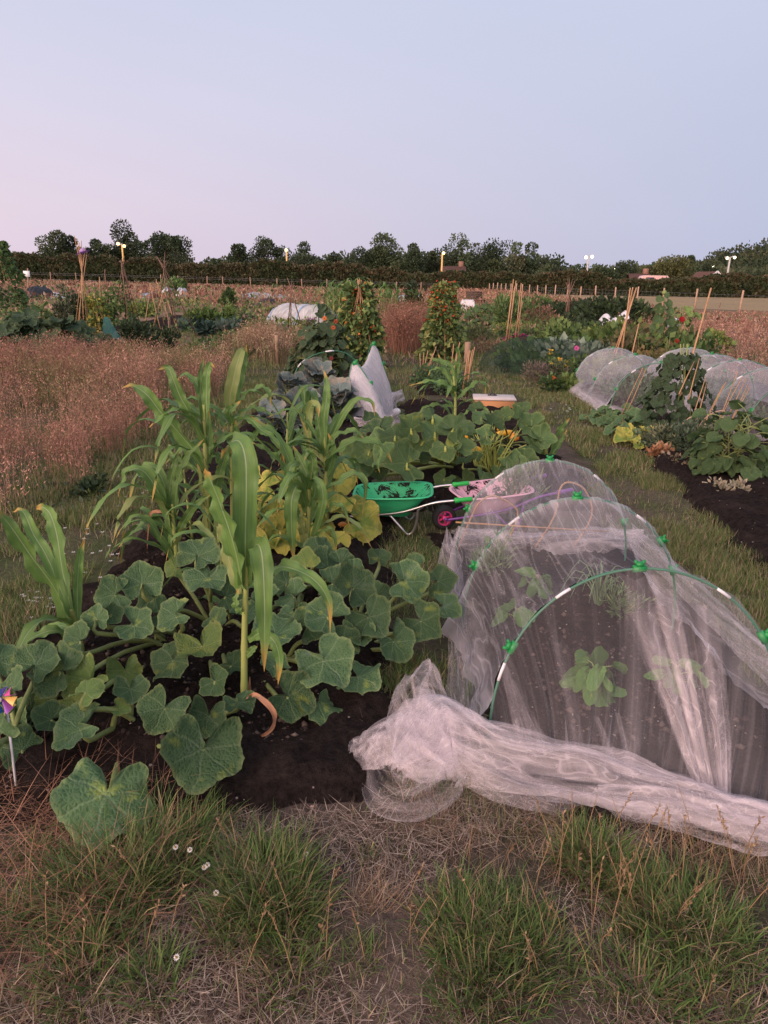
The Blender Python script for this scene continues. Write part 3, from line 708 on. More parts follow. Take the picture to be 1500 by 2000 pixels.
# ------------------------------------------------------------------ plant building
def spline(pts, n):
    P = [Vector(p) for p in pts]; P = [P[0] * 2 - P[1]] + P + [P[-1] * 2 - P[-2]]
    m = len(P) - 3; out = []
    for k in range(n):
        f = k / (n - 1) * m; i = min(int(f), m - 1); t = f - i
        a, b, c, d = P[i:i + 4]
        out.append(.5 * ((2 * b) + (c - a) * t + (2 * a - 5 * b + 4 * c - d) * t * t + (3 * b - a - 3 * c + d) * t ** 3))
    return out
def ribbon(mb, pts, W, face, fold=.3, wave=.05, n=18, nc=6, seed=0, base_w=.55, peak=.38):
    """a strap leaf along pts; face: the way its upper side looks (one vector, or one for each point)"""
    r = random.Random(seed); C = spline(pts, n); V = np.zeros((n, nc + 1, 3)); uv = np.zeros((n, nc + 1, 2))
    F = face if isinstance(face, (list, tuple)) else [face]
    F = [Vector(f) for f in F]; ph = r.uniform(0, 6); wf = r.uniform(9, 13)
    for k in range(n):
        t = k / (n - 1); T = (C[min(k + 1, n - 1)] - C[max(k - 1, 0)]).normalized()
        f = t * (len(F) - 1); i = min(int(f), max(len(F) - 2, 0)); fv = F[0] if len(F) == 1 else F[i].lerp(F[i + 1], f - i)
        S = T.cross(fv); S = S.normalized() if S.length > 1e-5 else T.orthogonal().normalized(); N = S.cross(T)
        w = W * .5 * ((base_w + (1 - base_w) * math.sin(min(t / peak, 1) * math.pi / 2)) if t < peak else max(1 - ((t - peak) / (1 - peak)) ** 1.9, .012))
        for j in range(nc + 1):
            q = j / nc * 2 - 1
            ed = w * wave * abs(q) ** 2 * (math.sin(t * wf * 2.2 + ph + (0 if q > 0 else 1.7)) + .5 * math.sin(t * wf * 5 + ph * 2 + (0 if q > 0 else 2.2)))
            p = C[k] + S * (q * w * (1 - .12 * fold * abs(q))) + N * (abs(q) ** 1.3 * fold * w + ed * 2.2)
            V[k, j] = p; uv[k, j] = (q * .5 + .5, t)
    mb.grid(V, None, uv.reshape(-1, 2)); return mb
def squash_geo(seed, nr=6, nt=56, rel=1.0, lobes=.085, sinus=.93, cup=.12, point=.04, serr=.018, sw=.46):
    g = random.Random(seed); th = np.linspace(-math.pi, math.pi, nt, endpoint=True); ph = [g.uniform(0, 6.28) for _ in range(6)]
    at = np.abs(th)
    r = .93 + point * np.cos(th) + lobes * np.cos(5 * th + .2 * math.sin(ph[0])) + .03 * np.cos(2 * th + ph[1]) + .02 * np.sin(3 * th + ph[2])
    r *= 1 - sinus * np.exp(-((math.pi - at) / sw) ** 2.4)
    r += serr * np.sin(th * 31 + ph[3]) + serr * .7 * np.sin(th * 47 + ph[4])
    rho = np.linspace(0, 1, nr + 1)[1:] ** .8
    A, Rr = np.meshgrid(th, rho); RR = Rr * r[None, :]
    x = RR * np.sin(A); y = RR * np.cos(A)
    z = (cup + g.uniform(-.16, .14)) * (Rr ** 1.5) * rel + g.uniform(.10, .2) * Rr ** 2 * np.sin(3 * A + ph[4]) + .05 * Rr ** 3 * np.sin(5 * A + ph[5]) + .055 * Rr ** 4 * np.sin(11 * A + ph[1]) + .022 * Rr ** 4 * np.sin(19 * A + ph[3])
    z += .5 * np.abs(x) * g.uniform(-.15, .75) * Rr - .25 * np.clip(y, 0, 2) ** 2 * g.uniform(.0, 1.0)
    V = np.concatenate([[[0, 0, 0]], np.stack([x, y, z], -1).reshape(-1, 3)]); uv = np.stack([.5 + V[:, 0] / 2.3, .5 + V[:, 1] / 2.3], 1)
    i = 1 + np.arange(nr * nt).reshape(nr, nt)
    Q = np.stack([i[:-1, :-1], i[:-1, 1:], i[1:, 1:], i[1:, :-1]], -1).reshape(-1, 4)
    T = np.stack([np.zeros(nt - 1, int), i[0, 1:], i[0, :-1]], -1)
    tint = np.ones((len(V), 3)); tint[i[-1]] = .25
    return V, Q, T, uv, tint
LEAFG = [squash_geo(k) for k in range(12)]
HEARTG = [squash_geo(40 + k, 4, 25, 1.0, .01, .6, .1, .25, .0) for k in range(4)]
def _narrow(g, kx):
    V, Q, T, uv, tint = g; V = V.copy(); V[:, 0] *= kx; V[:, 1] = V[:, 1] + .15; V[0, 1] = -.3; return V, Q, T, uv, tint
PEPG = [_narrow(squash_geo(60 + k, 4, 25, 1.0, .0, .25, -.05, .45, .0), .44) for k in range(4)]
GEOS = dict(squash=LEAFG, heart=HEARTG, pepper=PEPG)
def basis(pos, tip, nrm_, s):
    z = Vector(nrm_).normalized(); y = Vector(tip); y = (y - z * y.dot(z)).normalized(); x = y.cross(z)
    M = Matrix.Identity(4)
    for k in range(3): M[k][0] = x[k] * s; M[k][1] = y[k] * s; M[k][2] = z[k] * s; M[k][3] = pos[k]
    return M
def add_leaf(mb, geo, pos, tip, nr_, s):
    V, Q, T, uv, tint = geo; M = np.array(basis(pos, tip, nr_, s))
    mb.add(V @ M[:3, :3].T + M[:3, 3], Q, T, tint, uv)
_lm = {}
def leaf_obj(kind, k, mat, root, pos, tip, nr_, s):
    key = (kind, k, mat.name)
    if key not in _lm:
        mb = MB(); V, Q, T, uv, tint = GEOS[kind][k]; mb.add(V, Q, T, tint, uv); me = mb.data('leaf'); me.materials.append(mat); _lm[key] = me
    o = bpy.data.objects.new('leaf', _lm[key]); COL.objects.link(o); o.parent = root
    o.matrix_local = basis(Vector(pos) - root.location, tip, nr_, s); return o
M_SQ = squash_leaf_mat('squash_leaf', (.045, .094, .040), (.075, .135, .058), (.17, .24, .13), (.19, .24, .10), .08)
M_SQL = squash_leaf_mat('courgette_leaf', (.065, .125, .045), (.10, .165, .06), (.2, .27, .12), (.2, .26, .09), .1)
M_SQY = squash_leaf_mat('yellowing_leaf', (.48, .43, .10), (.36, .37, .08), (.10, .19, .04), (.55, .42, .12), .55, (.11, .22, .05))
M_SQG = squash_leaf_mat('pale_squash_leaf', (.13, .20, .06), (.10, .17, .05), (.22, .28, .10), (.26, .28, .1), .3, (.2, .24, .06))
M_CAB = squash_leaf_mat('cabbage_leaf', (.07, .105, .105), (.11, .15, .145), (.24, .26, .22), (.24, .24, .18), .35, (.24, .19, .14))
M_HEART = squash_leaf_mat('broad_leaf', (.055, .10, .04), (.07, .125, .05), (.13, .18, .08), (.11, .15, .06))
M_DAHL = squash_leaf_mat('dark_leaf', (.034, .062, .032), (.052, .088, .042), (.11, .15, .09), (.09, .11, .06))
M_CORN = corn_leaf_mat('corn_leaf', (.125, .235, .045), (.07, .15, .042), (.36, .42, .24), (.45, .26, .07))
M_CORNY = corn_leaf_mat('pale_corn_leaf', (.28, .31, .10), (.16, .26, .07), (.42, .42, .2), (.45, .28, .09))
M_DEAD = plain('withered_leaf', (.40, .22, .13), (.26, .12, .07), 9, .8, .15, .2, transl=.2)
M_STALK = plain('corn_stalk', (.20, .26, .07), (.27, .28, .09), 7, .5, .3, .15)

def foliage_column(c, h, r0, r1, n, leaf, cols, seed, droop=.5, heart=True):
    """a leafy climber standing in a column: r0 at the bottom, r1 at the top"""
    g = np.random.default_rng(seed); mb = MB(); u = g.random(n) ** 1.05; a = g.uniform(0, 6.283, n)
    rr = (r0 + (r1 - r0) * u) * (.35 + 1.25 * fbm(a * 1.4 + 9, u * 6, seed, 3)) * (1 - .55 * g.random(n) ** 2.5)
    P = np.stack([c[0] + np.cos(a) * rr, c[1] + np.sin(a) * rr, c[2] + u * h], 1)
    keep = fbm(a * 1.6, u * h * 3.5, seed + 3, 3) > .36; P = P[keep]; a = a[keep]
    d = np.stack([np.cos(a), np.sin(a), -droop + 0 * a], 1)
    leaf_cards(mb, P, g.uniform(.6, 1.25, len(P)) * leaf, d, np.clip(pick(cols, len(P), g, .2), .01, 1), .85, .35, heart, g)
    return mb, P
def bush_mesh(c, rx, ry, h, n, leaf, cols, seed, width=.6, up=.5, lobes=9):
    g = np.random.default_rng(seed); mb = MB()
    lc = np.stack([g.uniform(-.65, .65, lobes) * rx, g.uniform(-.65, .65, lobes) * ry, g.uniform(.15, .62, lobes) * h], 1); lr = g.uniform(.35, .55, lobes)
    k = g.integers(0, lobes, n); p, d = blob(n, g); P = lc[k] + p * lr[k][:, None] * np.array([rx, ry, h * .8]); P[:, 2] = np.abs(P[:, 2])
    lcol = pick(cols, lobes, g, .12)
    leaf_cards(mb, P + np.asarray(c), g.uniform(.55, 1.3, n) * leaf, d + np.array([0, 0, up]), np.clip(lcol[k] * (1 + g.normal(0, .2, (n, 1))), .008, 1), width, .35, g=g)
    return mb, P + np.asarray(c)
def stems_mesh(c, r, h, n, rad, seed):
    rr = random.Random(seed); m = MB(); c = Vector(c)
    for k in range(n):
        a = rr.uniform(0, 6.28); e = Vector((math.cos(a) * r * rr.uniform(.2, .9), math.sin(a) * r * rr.uniform(.2, .9), h * rr.uniform(.5, .9)))
        m.tube([c, c + e * .5 + Vector((0, 0, h * .08)), c + e], [rad, rad * .8, rad * .4], 5)
    return m
_seed = [1000]
def bush(label, c, rx, h, n, leaf, cols, cat='plant', name='shrub', ry=None, width=.6, up=.5, flowers=None, group=None, fol='foliage', lobes=9):
    _seed[0] += 1; c = Vector(c); root = thing(name, label, cat, c, group)
    mb, P = bush_mesh(c, rx, ry or rx, h, n, leaf, cols, _seed[0], width, up, lobes); mb.build(fol, m_foliage, root)
    stems_mesh(c, rx * .8, h * .8, 7, max(.006, h * .012), _seed[0]).build('stem', m_stem, root)
    if flowers:
        fc, nf, fs = flowers; g = np.random.default_rng(_seed[0]); top = P[np.argsort(-P[:, 2] - np.abs(g.normal(0, h * .2, len(P))))[:nf]]
        m = MB()
        for q in range(6):
            a = q * 1.05; d = np.stack([np.cos(a + 0 * top[:, 0]), np.sin(a + 0 * top[:, 0]), .6 + 0 * top[:, 0]], 1)
            leaf_cards(m, top + np.array([0, 0, leaf * .3]), np.full(len(top), fs), d, pick(fc, len(top), g, .1), .8, .2, g=g)
        m.build('blossom', m_flower, root)
    return root
def cane(m, a, b, r=.007):
    a = Vector(a); b = Vector(b); mid = a.lerp(b, .5) + Vector((rnd.uniform(-1, 1), rnd.uniform(-1, 1), 0)) * (b - a).length * .008
    m.tube([a, mid, b], [r, r * .9, r * .75], 6)
def canes(root, segs, mat=None, r=.007):
    for a, b in segs:
        m = MB(); cane(m, a, b, r); m.build('cane', mat or m_cane, root)
def wigwam(label, c, rad, h, n, over=.25, r=.009, mat=None, name='cane_wigwam', a0=.3, cross=.25):
    c = Vector(c); root = thing(name, label, 'cane wigwam', c)
    segs = []
    for k in range(n):
        a = a0 + k * 6.283 / n; f = c + Vector((math.cos(a) * rad, math.sin(a) * rad, 0)); t = c + Vector((-math.cos(a) * rad * cross * over, -math.sin(a) * rad * cross * over, h))
        tie = c + Vector((math.cos(a + 1) * .02, math.sin(a + 1) * .02, h * (1 - over))); d = (tie - f).normalized()
        segs.append((f, tie + d * (h * over * rnd.uniform(.6, 1.15))))
    canes(root, segs, mat, r); return root
def bean_wigwam(label, c, rad, h, n, n_leaf, leaf, cols, seed, flowers=None, r=.009, rt=.4):
    root = wigwam(label, c, rad, h, n, .12, r, name='bean_plant'); root['category'] = 'bean plant'
    mb, P = foliage_column(c, h * .97, rad * 1.15, rad * rt, n_leaf, leaf, cols, seed); mb.build('foliage', m_foliage, root)
    if flowers:
        fc, nf, fs, zlo = flowers; g = np.random.default_rng(seed); ok = P[P[:, 2] > c[2] + h * zlo]; i = g.choice(len(ok), nf); top = ok[i] + (ok[i] - np.array(c)) * np.array([.1, .1, 0])
        m = MB(); leaf_cards(m, np.repeat(top, 3, 0) + g.normal(0, fs * .6, (nf * 3, 3)), np.full(nf * 3, fs), g.normal(0, 1, (nf * 3, 3)), pick(fc, nf * 3, g, .15), .8, .2, g=g); m.build('blossom', m_flower, root)
    return root
def stake(label, px, py, top, Y=None, r=.03, mat=None, lean=0, flat=False, name='wooden_stake', cat='stake'):
    b = G(px, py) if Y is None else on_ground(AT(px, py, Y).x, Y); t = AT(px + lean, top, b.y)
    root = thing(name, label, cat, b); m = MB()
    if flat: m.box(b.lerp(t, .5), (r * 2.2, r * .9, (t - b).length), None, None, .005)
    else: m.tube([b - Vector((0, 0, .05)), b.lerp(t, .5), t - Vector((0, 0, .02)), t], [r, r, r, r * .7], 8)
    m.build('post', mat or m_wood, root); return root
# ------------------------------------------------------------------ left allotment plots
def gy(px, Y): p = AT(px, 560, Y); return on_ground(p.x, Y)
def hz(px, py, Y): """height above the land of a point seen at a pixel, at depth Y"""; p = AT(px, py, Y); return p.z - float(gz(p.x, Y))
YG = [(.10, .15, .04), (.14, .18, .05), (.07, .12, .03), (.09, .14, .045)]
bean_cols = [(.09, .15, .045), (.12, .19, .06), (.165, .22, .07), (.26, .27, .09), (.065, .11, .04)]
# climbing beans at the left edge
bean_wigwam('tall climbing bean plant cut by the left edge, taller than the hedge', gy(4, 17.5), .62, hz(-5, 462, 17.5), 6, 2600, .10, [(.05, .10, .035), (.07, .13, .04), (.09, .155, .05)], 301, rt=.35)
# the trailing squash before it
def squash_clump(label, c, rx, ry, h, n, R0, mat, seed, tilt=.5, geos=None, cat='squash plant', name='squash_plant', stemmat=None, group=None):
    r = random.Random(seed); c = Vector(c); root = thing(name, label, cat, c, group); m = MB(); st = MB()
    for k in range(n):
        a = r.uniform(0, 6.28); q = math.sqrt(r.random()); x = math.cos(a) * rx * q; y = math.sin(a) * ry * q
        z = h * (1 - .55 * q * q) * r.uniform(.55, 1.05); pos = c + Vector((x, y, z)); s = R0 * r.uniform(.65, 1.2)
        nr_ = Vector((math.cos(a) * q * tilt + r.uniform(-.45, .45), math.sin(a) * q * tilt + r.uniform(-.75, .2), 1)).normalized()
        add_leaf(m, (geos or LEAFG)[r.randrange(len(geos or LEAFG))], pos, (math.cos(a + r.uniform(-.9, .9)), math.sin(a + r.uniform(-.9, .9)), -.25), nr_, s)
        b = c + Vector((x * .5, y * .5, 0.02)); st.tube(spline([b, b.lerp(pos, .6) + Vector((0, 0, .05)), pos], 6), .011 * R0 / .2, 5, None, False)
    m.build('foliage', mat, root); st.build('stem', stemmat or m_stem, root); return root
squash_clump('dark big leaved squash plant at the left edge in front of the climbing beans', gy(35, 14.6), .75, .7, .85, 56, .22, M_DAHL, 1)
squash_clump('dark big leaved squash plant at the foot of the canes with the purple cap', gy(105, 14.5), .62, .7, .75, 46, .22, M_DAHL, 2)
squash_clump('low dark squash plant trailing right up to the stake with green tape', gy(160, 14.4), .5, .6, .5, 30, .2, M_DAHL, 3)
squash_clump('single pale squash plant standing up behind the left squash row', gy(75, 18.5), .35, .35, hz(75, 572, 18.5), 7, .24, M_SQG, 4)
# canes with the purple cap
WY = 18.0; apex = AT(163, 503, WY); wc = on_ground(apex.x, WY)
root = thing('cane_wigwam', 'wigwam of tall bamboo canes with a purple cap tied at its top', 'cane wigwam', wc)
feet = [(131, .25), (139, -.25), (152, -.3), (168, .35), (178, .1), (135, .0), (160, .3)]; tips = [(167, 481), (163, 484), (159, 470), (151, 466), (145, 460), (170, 490), (155, 474)]
for k, ((fx, dy), (tx_, ty_)) in enumerate(zip(feet, tips)):
    a = gy(fx, WY + dy); tt = AT(tx_, ty_, WY - dy * .25); m = MB(); cane(m, a, tt, .0105); m.build('cane', m_cane, root)
m = MB(); capc = AT(162, 491, WY); m.lathe([(.01, .08), (.05, .07), (.08, .02), (.085, -.03), (.07, -.04), (.0, -.01)], capc, 14); cap_ = m.build('cap', plain('purple_net', (.35, .25, .45), (.2, .1, .32), 6, .7), root)
m = MB(); ring = [capc + Vector((math.cos(a) * .15, math.sin(a) * .15, -.03 + .05 * math.cos(a))) for a in np.linspace(0, 6.283, 15)]; m.tube(ring, .012, 6, None, False); m.build('brim', plain('dark_purple', (.09, .02, .17), None, 5, .5), cap_)
# yellowing bean column and the bean mass behind it
bean_wigwam('short yellowing bean plant between the capped canes and the teal net', gy(184, 15.8), .27, hz(178, 577, 15.8), 4, 900, .09, [(.10, .15, .04), (.2, .22, .05), (.36, .28, .06), (.07, .12, .03)], 302, rt=.5)
bush('big light green bean mass standing behind the yellowing bean plant', gy(205, 24), .75, hz(205, 545, 24), 1500, .12, bean_cols, 'bean plant', 'bean_plant', up=-.2, width=.8)
bush('tall narrow grey green shrub left of the capped canes', gy(118, 22), .32, hz(116, 537, 22), 1000, .10, [(.07, .085, .05), (.09, .1, .06), (.055, .07, .04)], lobes=7)
bush('dark round shrub between the grey green shrub and the capped canes', gy(140, 23), .45, hz(140, 560, 23), 800, .10, DARKG)
bush('dark leafy potato bush right of the teal net', gy(268, 15.8), .42, hz(268, 613, 15.8), 1100, .10, DARKG, 'potato plant', 'potato_plant', lobes=8)
bush('low dark potato bush between two stakes left of the twiggy wigwam', gy(310, 16.4), .3, hz(310, 640, 16.4), 500, .09, DARKG, 'potato plant', 'potato_plant')
# teal net over a frame
p0 = gy(210, 15.2); root = thing('net_cover', 'sagging teal net hung from a dark post down to the dry grass', 'net', p0)
m = MB(); r_, c_ = 14, 14; PG = np.zeros((r_, c_, 3)); A = AT(203, 618, 15.2); B = AT(214, 621, 15.5); Cc = AT(201, 672, 15.1); Dd = AT(250, 668, 15.3)
for i in range(r_):
    for j in range(c_):
        u, v = i / (r_ - 1), j / (c_ - 1); p = A.lerp(B, v).lerp(Cc.lerp(Dd, v), u) + Vector((0, -.05 * math.sin(v * 9 + u * 4), -.14 * math.sin(math.pi * u) * v))
        PG[i, j] = p
m.grid(PG); m.build('net', net_mat('teal_net', (.10, .30, .28), .6, .95), root)
stake('dark square post holding up the teal net', 216, 672, 619, None, .05, m_wood_d, -5, True)
stake('grey round post with a strip of green tape round its top', 179, 674, 634, None, .035, m_wood, -4)
s_ = bpy.data.objects[-1] if False else None
stake('pale flat stake leaning beside the dark potato bush', 263, 665, 618, None, .035, m_post, -5, True)
stake('grey round stake at the foot of the twiggy wigwam', 332, 656, 619, None, .035, m_wood, -2)
stake('tall thin bamboo cane standing in front of the bean mass', 198, 640, 541, 19, .012, m_cane, -4, name='bamboo_cane', cat='cane')
# green tape on its post
tp = AT(176, 643, G(179, 674).y - .005); root = thing('tape', 'bright green tape wrapped round the grey post left of the teal net', 'tape', tp)
m = MB(); m.lathe([(.034, -.06), (.04, -.055), (.04, .055), (.034, .06)], tp, 12); m.build('wrap', plain('green_tape', (.05, .32, .15), None, 5, .5), root)

def twig_wigwam(label, Y, feet, apex, tips, mat, r):
    a = AT(*apex, Y); c = on_ground(a.x, Y); root = thing('cane_wigwam', label, 'cane wigwam', c)
    for (fx, dy), tpx in zip(feet, tips):
        f = gy(fx, Y + dy); m = MB(); m.tube([f, a + Vector((dy * .03, dy * .05, 0)), AT(*tpx, Y - dy * .2)], [r, r * .85, r * .4], 5); m.build('cane', mat, root)
    return root
twig_wigwam('wigwam of dark canes with its feet wide apart, below the left twin lamp', 24, [(213, .3), (245, -.6), (268, .2), (239, .7), (258, .5)], (239, 517), [(243, 500), (237, 505), (234, 508), (241, 503), (244, 507)], m_cane_d, .017)
twig_wigwam('wigwam of dark twiggy canes right of the dark potato bush', 20, [(290, .1), (326, -.6), (345, .1), (336, .6), (378, .3)], (321, 524), [(328, 512), (306, 500), (322, 493), (319, 508), (309, 505)], m_cane_d, .015)
twig_wigwam('tiny far wigwam of dark canes just in front of the hedge', 60, [(201, 0), (206, .5), (209, -.4)], (205, 532), [(206, 526), (205, 525), (204, 526)], m_cane_d, .03)
YX = 22; root = thing('crossed_canes', 'row of crossed pale canes under a ridge cane, left of the twiggy wigwam', 'bean frame', gy(300, YX))
segs = [((272, 616, 0), (295, 552, .4)), ((288, 634, -.4), (318, 572, 0)), ((308, 637, -.5), (292, 553, 0)), ((330, 634, -.3), (308, 553, .2)), ((342, 632, -.3), (321, 570, 0)), ((316, 632, .3), (305, 545, 0))]
for (ax, ay, dy), (bx, by, ey) in segs:
    m = MB(); cane(m, gy(ax, YX + dy), AT(bx, by, YX + ey), .012); m.build('cane', m_cane, root)
m = MB(); cane(m, AT(288, 567, YX), AT(320, 560, YX + .3), .012); m.build('ridge_cane', m_cane, root)
# vegetable bed right of the wigwams
for args in [('leafy brassica clump left end of the bed beside the pale path', 372, 22.5, .5, .38, BLUEG, .16), ('tall marrow foliage with yellowish leaf tips in the middle of that bed', 402, 23, .62, .62, YG, .2),
             ('low marrow foliage at the front of the bed, grey green', 424, 21, .6, .42, BLUEG, .2), ('upright green plant at the right end of the bed', 443, 23, .3, .85, GREENS, .14), ('low straggling greens right of the bed towards the dark crate', 470, 22.5, .8, .3, GREENS, .12),
             ('flowering cauliflower head, cream coloured, behind the marrow foliage', 424, 25, .38, .72, [(.3, .28, .14), (.26, .26, .12), (.12, .16, .05)], .07),
             ('yellow green bush half way between the wide wigwam and the twiggy one', 262, 30, 1.0, .6, YELG, .15), ('round bright green bush near the hedge, right of the twiggy wigwam', 342, 60, 1.2, 1.35, GREENS, .3),
             ('thin upright weed with a leafy top near the orange dry bed', 440, 36, .45, 1.1, GREENS, .2)]:
    lab, px, Y, rx, h, cols, lf = args; bush(lab, gy(px, Y), rx, h, int(500 + 300 * rx), lf, cols, 'vegetable', 'vegetable_plant')
# sheets, sign and heaps
def sheet(label, px0, px1, Y, D, z, mat, name='ground_sheet', cat='sheet', bumps=.08):
    a = gy(px0, Y); b = gy(px1, Y); n = 26; P = np.zeros((10, n, 3))
    for i in range(10):
        for j in range(n):
            u, v = i / 9, j / (n - 1); x = a.x + (b.x - a.x) * v; y = Y + D * u
            e = min(u, 1 - u, v, 1 - v) * 6; P[i, j] = (x, y, float(gz(x, y)) + .02 + min(e, 1) * z * (.5 + .9 * float(fbm(v * 7, u * 3, int(px0)))) + bumps * float(vnoise(v * 22, u * 6, 5)) * min(e, 1))
    m = MB(); m.grid(P); root = thing(name, label, cat, a); m.build('cloth', mat, root); return root
m_bsheet = plain('pale_blue_fleece', (.30, .36, .42), (.22, .27, .33), 2, .6, .2)
sheet('white sheet heaped beside the dark compost heap at the left', 56, 104, 48, 3, .3, m_white_cloth)
sheet('dark compost heap sloping down at the left edge', 38, 66, 46, 3, .7, m_black, 'compost_heap', 'compost heap')
sheet('white sheet peaked in two corners near the hedge', 312, 330, 58, 2, .35, m_white_cloth, bumps=.3)
sheet('small white sheet hanging from a post right of the round bright bush', 341, 357, 57, 1.5, .35, m_white_cloth, bumps=.35)
sheet('low pale sheet left of the twiggy wigwam in the far field', 268, 286, 52, 2, .25, m_bsheet)
sheet('pale blue fleece strip over a far bed, left of the sweetcorn block', 458, 560, 56, 2.2, .3, m_bsheet, 'fleece', 'fleece')
sheet('pale blue fleece strip over a far bed, between the two flowering bean plants', 772, 832, 56, 2.2, .35, m_bsheet, 'fleece', 'fleece')
sheet('dark plastic sheet on the ground left of the white cloche', 470, 540, 40, 2.5, .12, m_black)
sheet('dark plastic sheet left of the far sweetcorn block', 500, 535, 43, 1.6, .3, m_black)
b = gy(53, 50); t_ = AT(53, 535, 50); root = thing('sign_board', 'small plain white board on a thin post at the far left', 'sign', b)
m = MB(); m.tube([b, AT(54, 524, 50)], .045, 6); m.build('post', m_wood, root); m = MB(); m.box(t_ + Vector((0, -.07, 0)), (.42, .04, .38), None, None, .01); m.build('board', m_white_plastic, root)
# crate, small stones, post beside the white cloche
def crate(label, px, py, Y, s, mat, name='crate', rz=.2):
    b = gy(px, Y); root = thing(name, label, 'crate', b); q = Matrix.Rotation(rz, 3, 'Z'); m = MB()
    m.box(b + Vector((0, 0, .02)), (s[0], s[1], .03), q)
    m.build('bottom', mat, root)
    for dx, dy, lx, ly in ((0, s[1] / 2, s[0], .03), (0, -s[1] / 2, s[0], .03), (s[0] / 2 + .017, 0, .03, s[1]), (-s[0] / 2 - .017, 0, .03, s[1])):
        m = MB()
        for k in range(3): m.box(b + q @ Vector((dx, dy, s[2] * (k + .6) / 3)), (lx, ly, s[2] / 3 * .8), q, None, .006)
        m.build('side', mat, root)
crate('dark blue plastic crate lying behind the low greens, below the white cloche', 561, 650, 19.5, (.42, .34, .16), plain('navy_plastic', (.03, .035, .06), None, 8, .5))
crate('grey wooden crate beside the post, left of the dark blue crate', 524, 668, 18.3, (.3, .25, .14), m_wood)
stake('grey weathered post standing in dry grass left of the dark dahlia plant', 543, 714, 655, None, .04, m_wood, -3)
# white fleece cloche with blue straps
YC = 27; cx0, cx1 = AT(534, 628, YC), AT(646, 640, YC - 1.5); base = on_ground((cx0.x + cx1.x) / 2, YC)
root = thing('cloche', 'white fleece cloche with two pale blue straps', 'cloche', base); ax = Vector((cx1.x - cx0.x, -1.5, 0)); Lc = ax.length; ax.normalize(); sd_ = Vector((-ax.y, ax.x, 0)); Hc = hz(590, 593, YC)
P = np.zeros((26, 18, 3))
for i in range(26):
    u = i / 25; en = 1 - max(0, abs(u - .5) * 2 - .62) ** 2 * 4.2
    for j in range(18):
        a = math.pi * j / 17; rr_ = .75 * (.75 + .25 * en); p = base + ax * ((u - .5) * Lc) + sd_ * (math.cos(a) * rr_) + Vector((0, 0, (math.sin(a) ** .8) * Hc * max(en, 0.02) * (1 - .06 * math.sin(u * math.pi * 4) ** 2) + .012 * math.sin(u * 17 + j * .4)))
        P[i, j] = p
m = MB(); m.grid(P, (1, 1, 1), np.stack(np.meshgrid(np.linspace(0, 1, 18), np.linspace(0, 4, 26)), -1).reshape(-1, 2)); m.build('cover', net_mat('fleece', (.75, .76, .78), .5, .9, 1.2, (1, 1, 1), .4, .6), root)
for u in (.13, .62):
    i = int(u * 25); m = MB(); Q_ = np.stack([P[i] * 1.0, P[i] * .5 + P[i + 1] * .5], 0); cen = P[i, :, :].mean(0); Q_ = Q_ + (Q_ - np.array([cen[0], cen[1], base.z])) * .05; m.grid(Q_); m.build('strap', plain('blue_strap', (.28, .42, .6), None, 4, .6), root)
for k in range(3):
    i = 1 + k * 11; m = MB(); m.tube([Vector(q) - Vector((0, 0, .01)) for q in P[i]], .012, 5); m.build('hoop', m_dark_green_tube, root)
twig_wigwam('three dark twisted branches tied together in front of the white cloche', 24, [(566, .1), (590, -.3), (560, .4)], (568, 562), [(561, 542), (571, 548), (574, 553)], m_cane_d, .02)
bush('low yellow green lettuce patch in front of the white cloche', gy(515, 20), .7, .28, 700, .12, YELG + GREENS, 'vegetable', 'vegetable_plant')
bush('low green bush with mauve flowers at the front of the white cloche', gy(602, 22), .35, .45, 500, .1, GREENS, 'flowering plant', 'flowering_plant', flowers=([(.55, .3, .5), (.6, .42, .55)], 20, .07))
bush('dark green weedy clump left of the dahlia behind the grey post', gy(580, 17.5), .5, .42, 600, .09, GREENS, 'weed', 'weed')

# ------------------------------------------------------------------ middle plots
# far sweetcorn blocks: one plant built, then copied
def corn_small(label, loc, h, n, seed, wl=.05, mat=None, group=None):
    r = random.Random(seed); c = Vector(loc); root = thing('sweetcorn_plant', label, 'sweetcorn', c, group)
    m = MB(); top = c + Vector((r.uniform(-.04, .04), r.uniform(-.04, .04), h * .8)); m.tube([c, c.lerp(top, .5), top], [h * .012, h * .011, h * .005], 7); m.build('stalk', M_STALK, root)
    a0 = r.uniform(0, 3)
    for k in range(n):
        f = (k + .6) / n; b = c.lerp(top, f * .97); a = a0 + (k % 2) * math.pi + r.uniform(-.5, .5); L = h * r.uniform(.38, .55) * (1.1 - .4 * abs(f - .5)); el = .5 + .75 * f
        d = Vector((math.cos(a), math.sin(a), 0)); pts = [b, b + d * L * .28 + Vector((0, 0, L * .42 * el)), b + d * L * .62 + Vector((0, 0, L * .5 * el)), b + d * L * .92 + Vector((0, 0, L * (.38 * el - .2 * r.random()))), b + d * L * 1.05 + Vector((0, 0, L * (.1 * el - .3 * r.random())))]
        m = MB(); ribbon(m, pts, wl * r.uniform(.8, 1.2) * h, Vector((0, 0, 1)) - d * .5, .3, .06, 12, 4, seed + k); m.build('leaf', mat or M_CORN, root)
    return root
GC = 'sweetcorn in the far blocks'
protos = [corn_small('slim sweetcorn plant in the far block, left of the pale green bean plant', gy(655, 27), 1.45, 9, 60 + k, .05, M_CORN, GC) for k in range(3)]
k = 0
for j in range(3):
    for i in range(6):
        px = 640 + i * 10.5 + j * 2; Y = 26.0 + j * .9
        if k < 3: o = protos[k]; o.location = gy(px, Y)
        else: o = dup(protos[k % 3], gy(px, Y), None, rnd.uniform(0, 6.28), rnd.uniform(.88, 1.12))
        k += 1
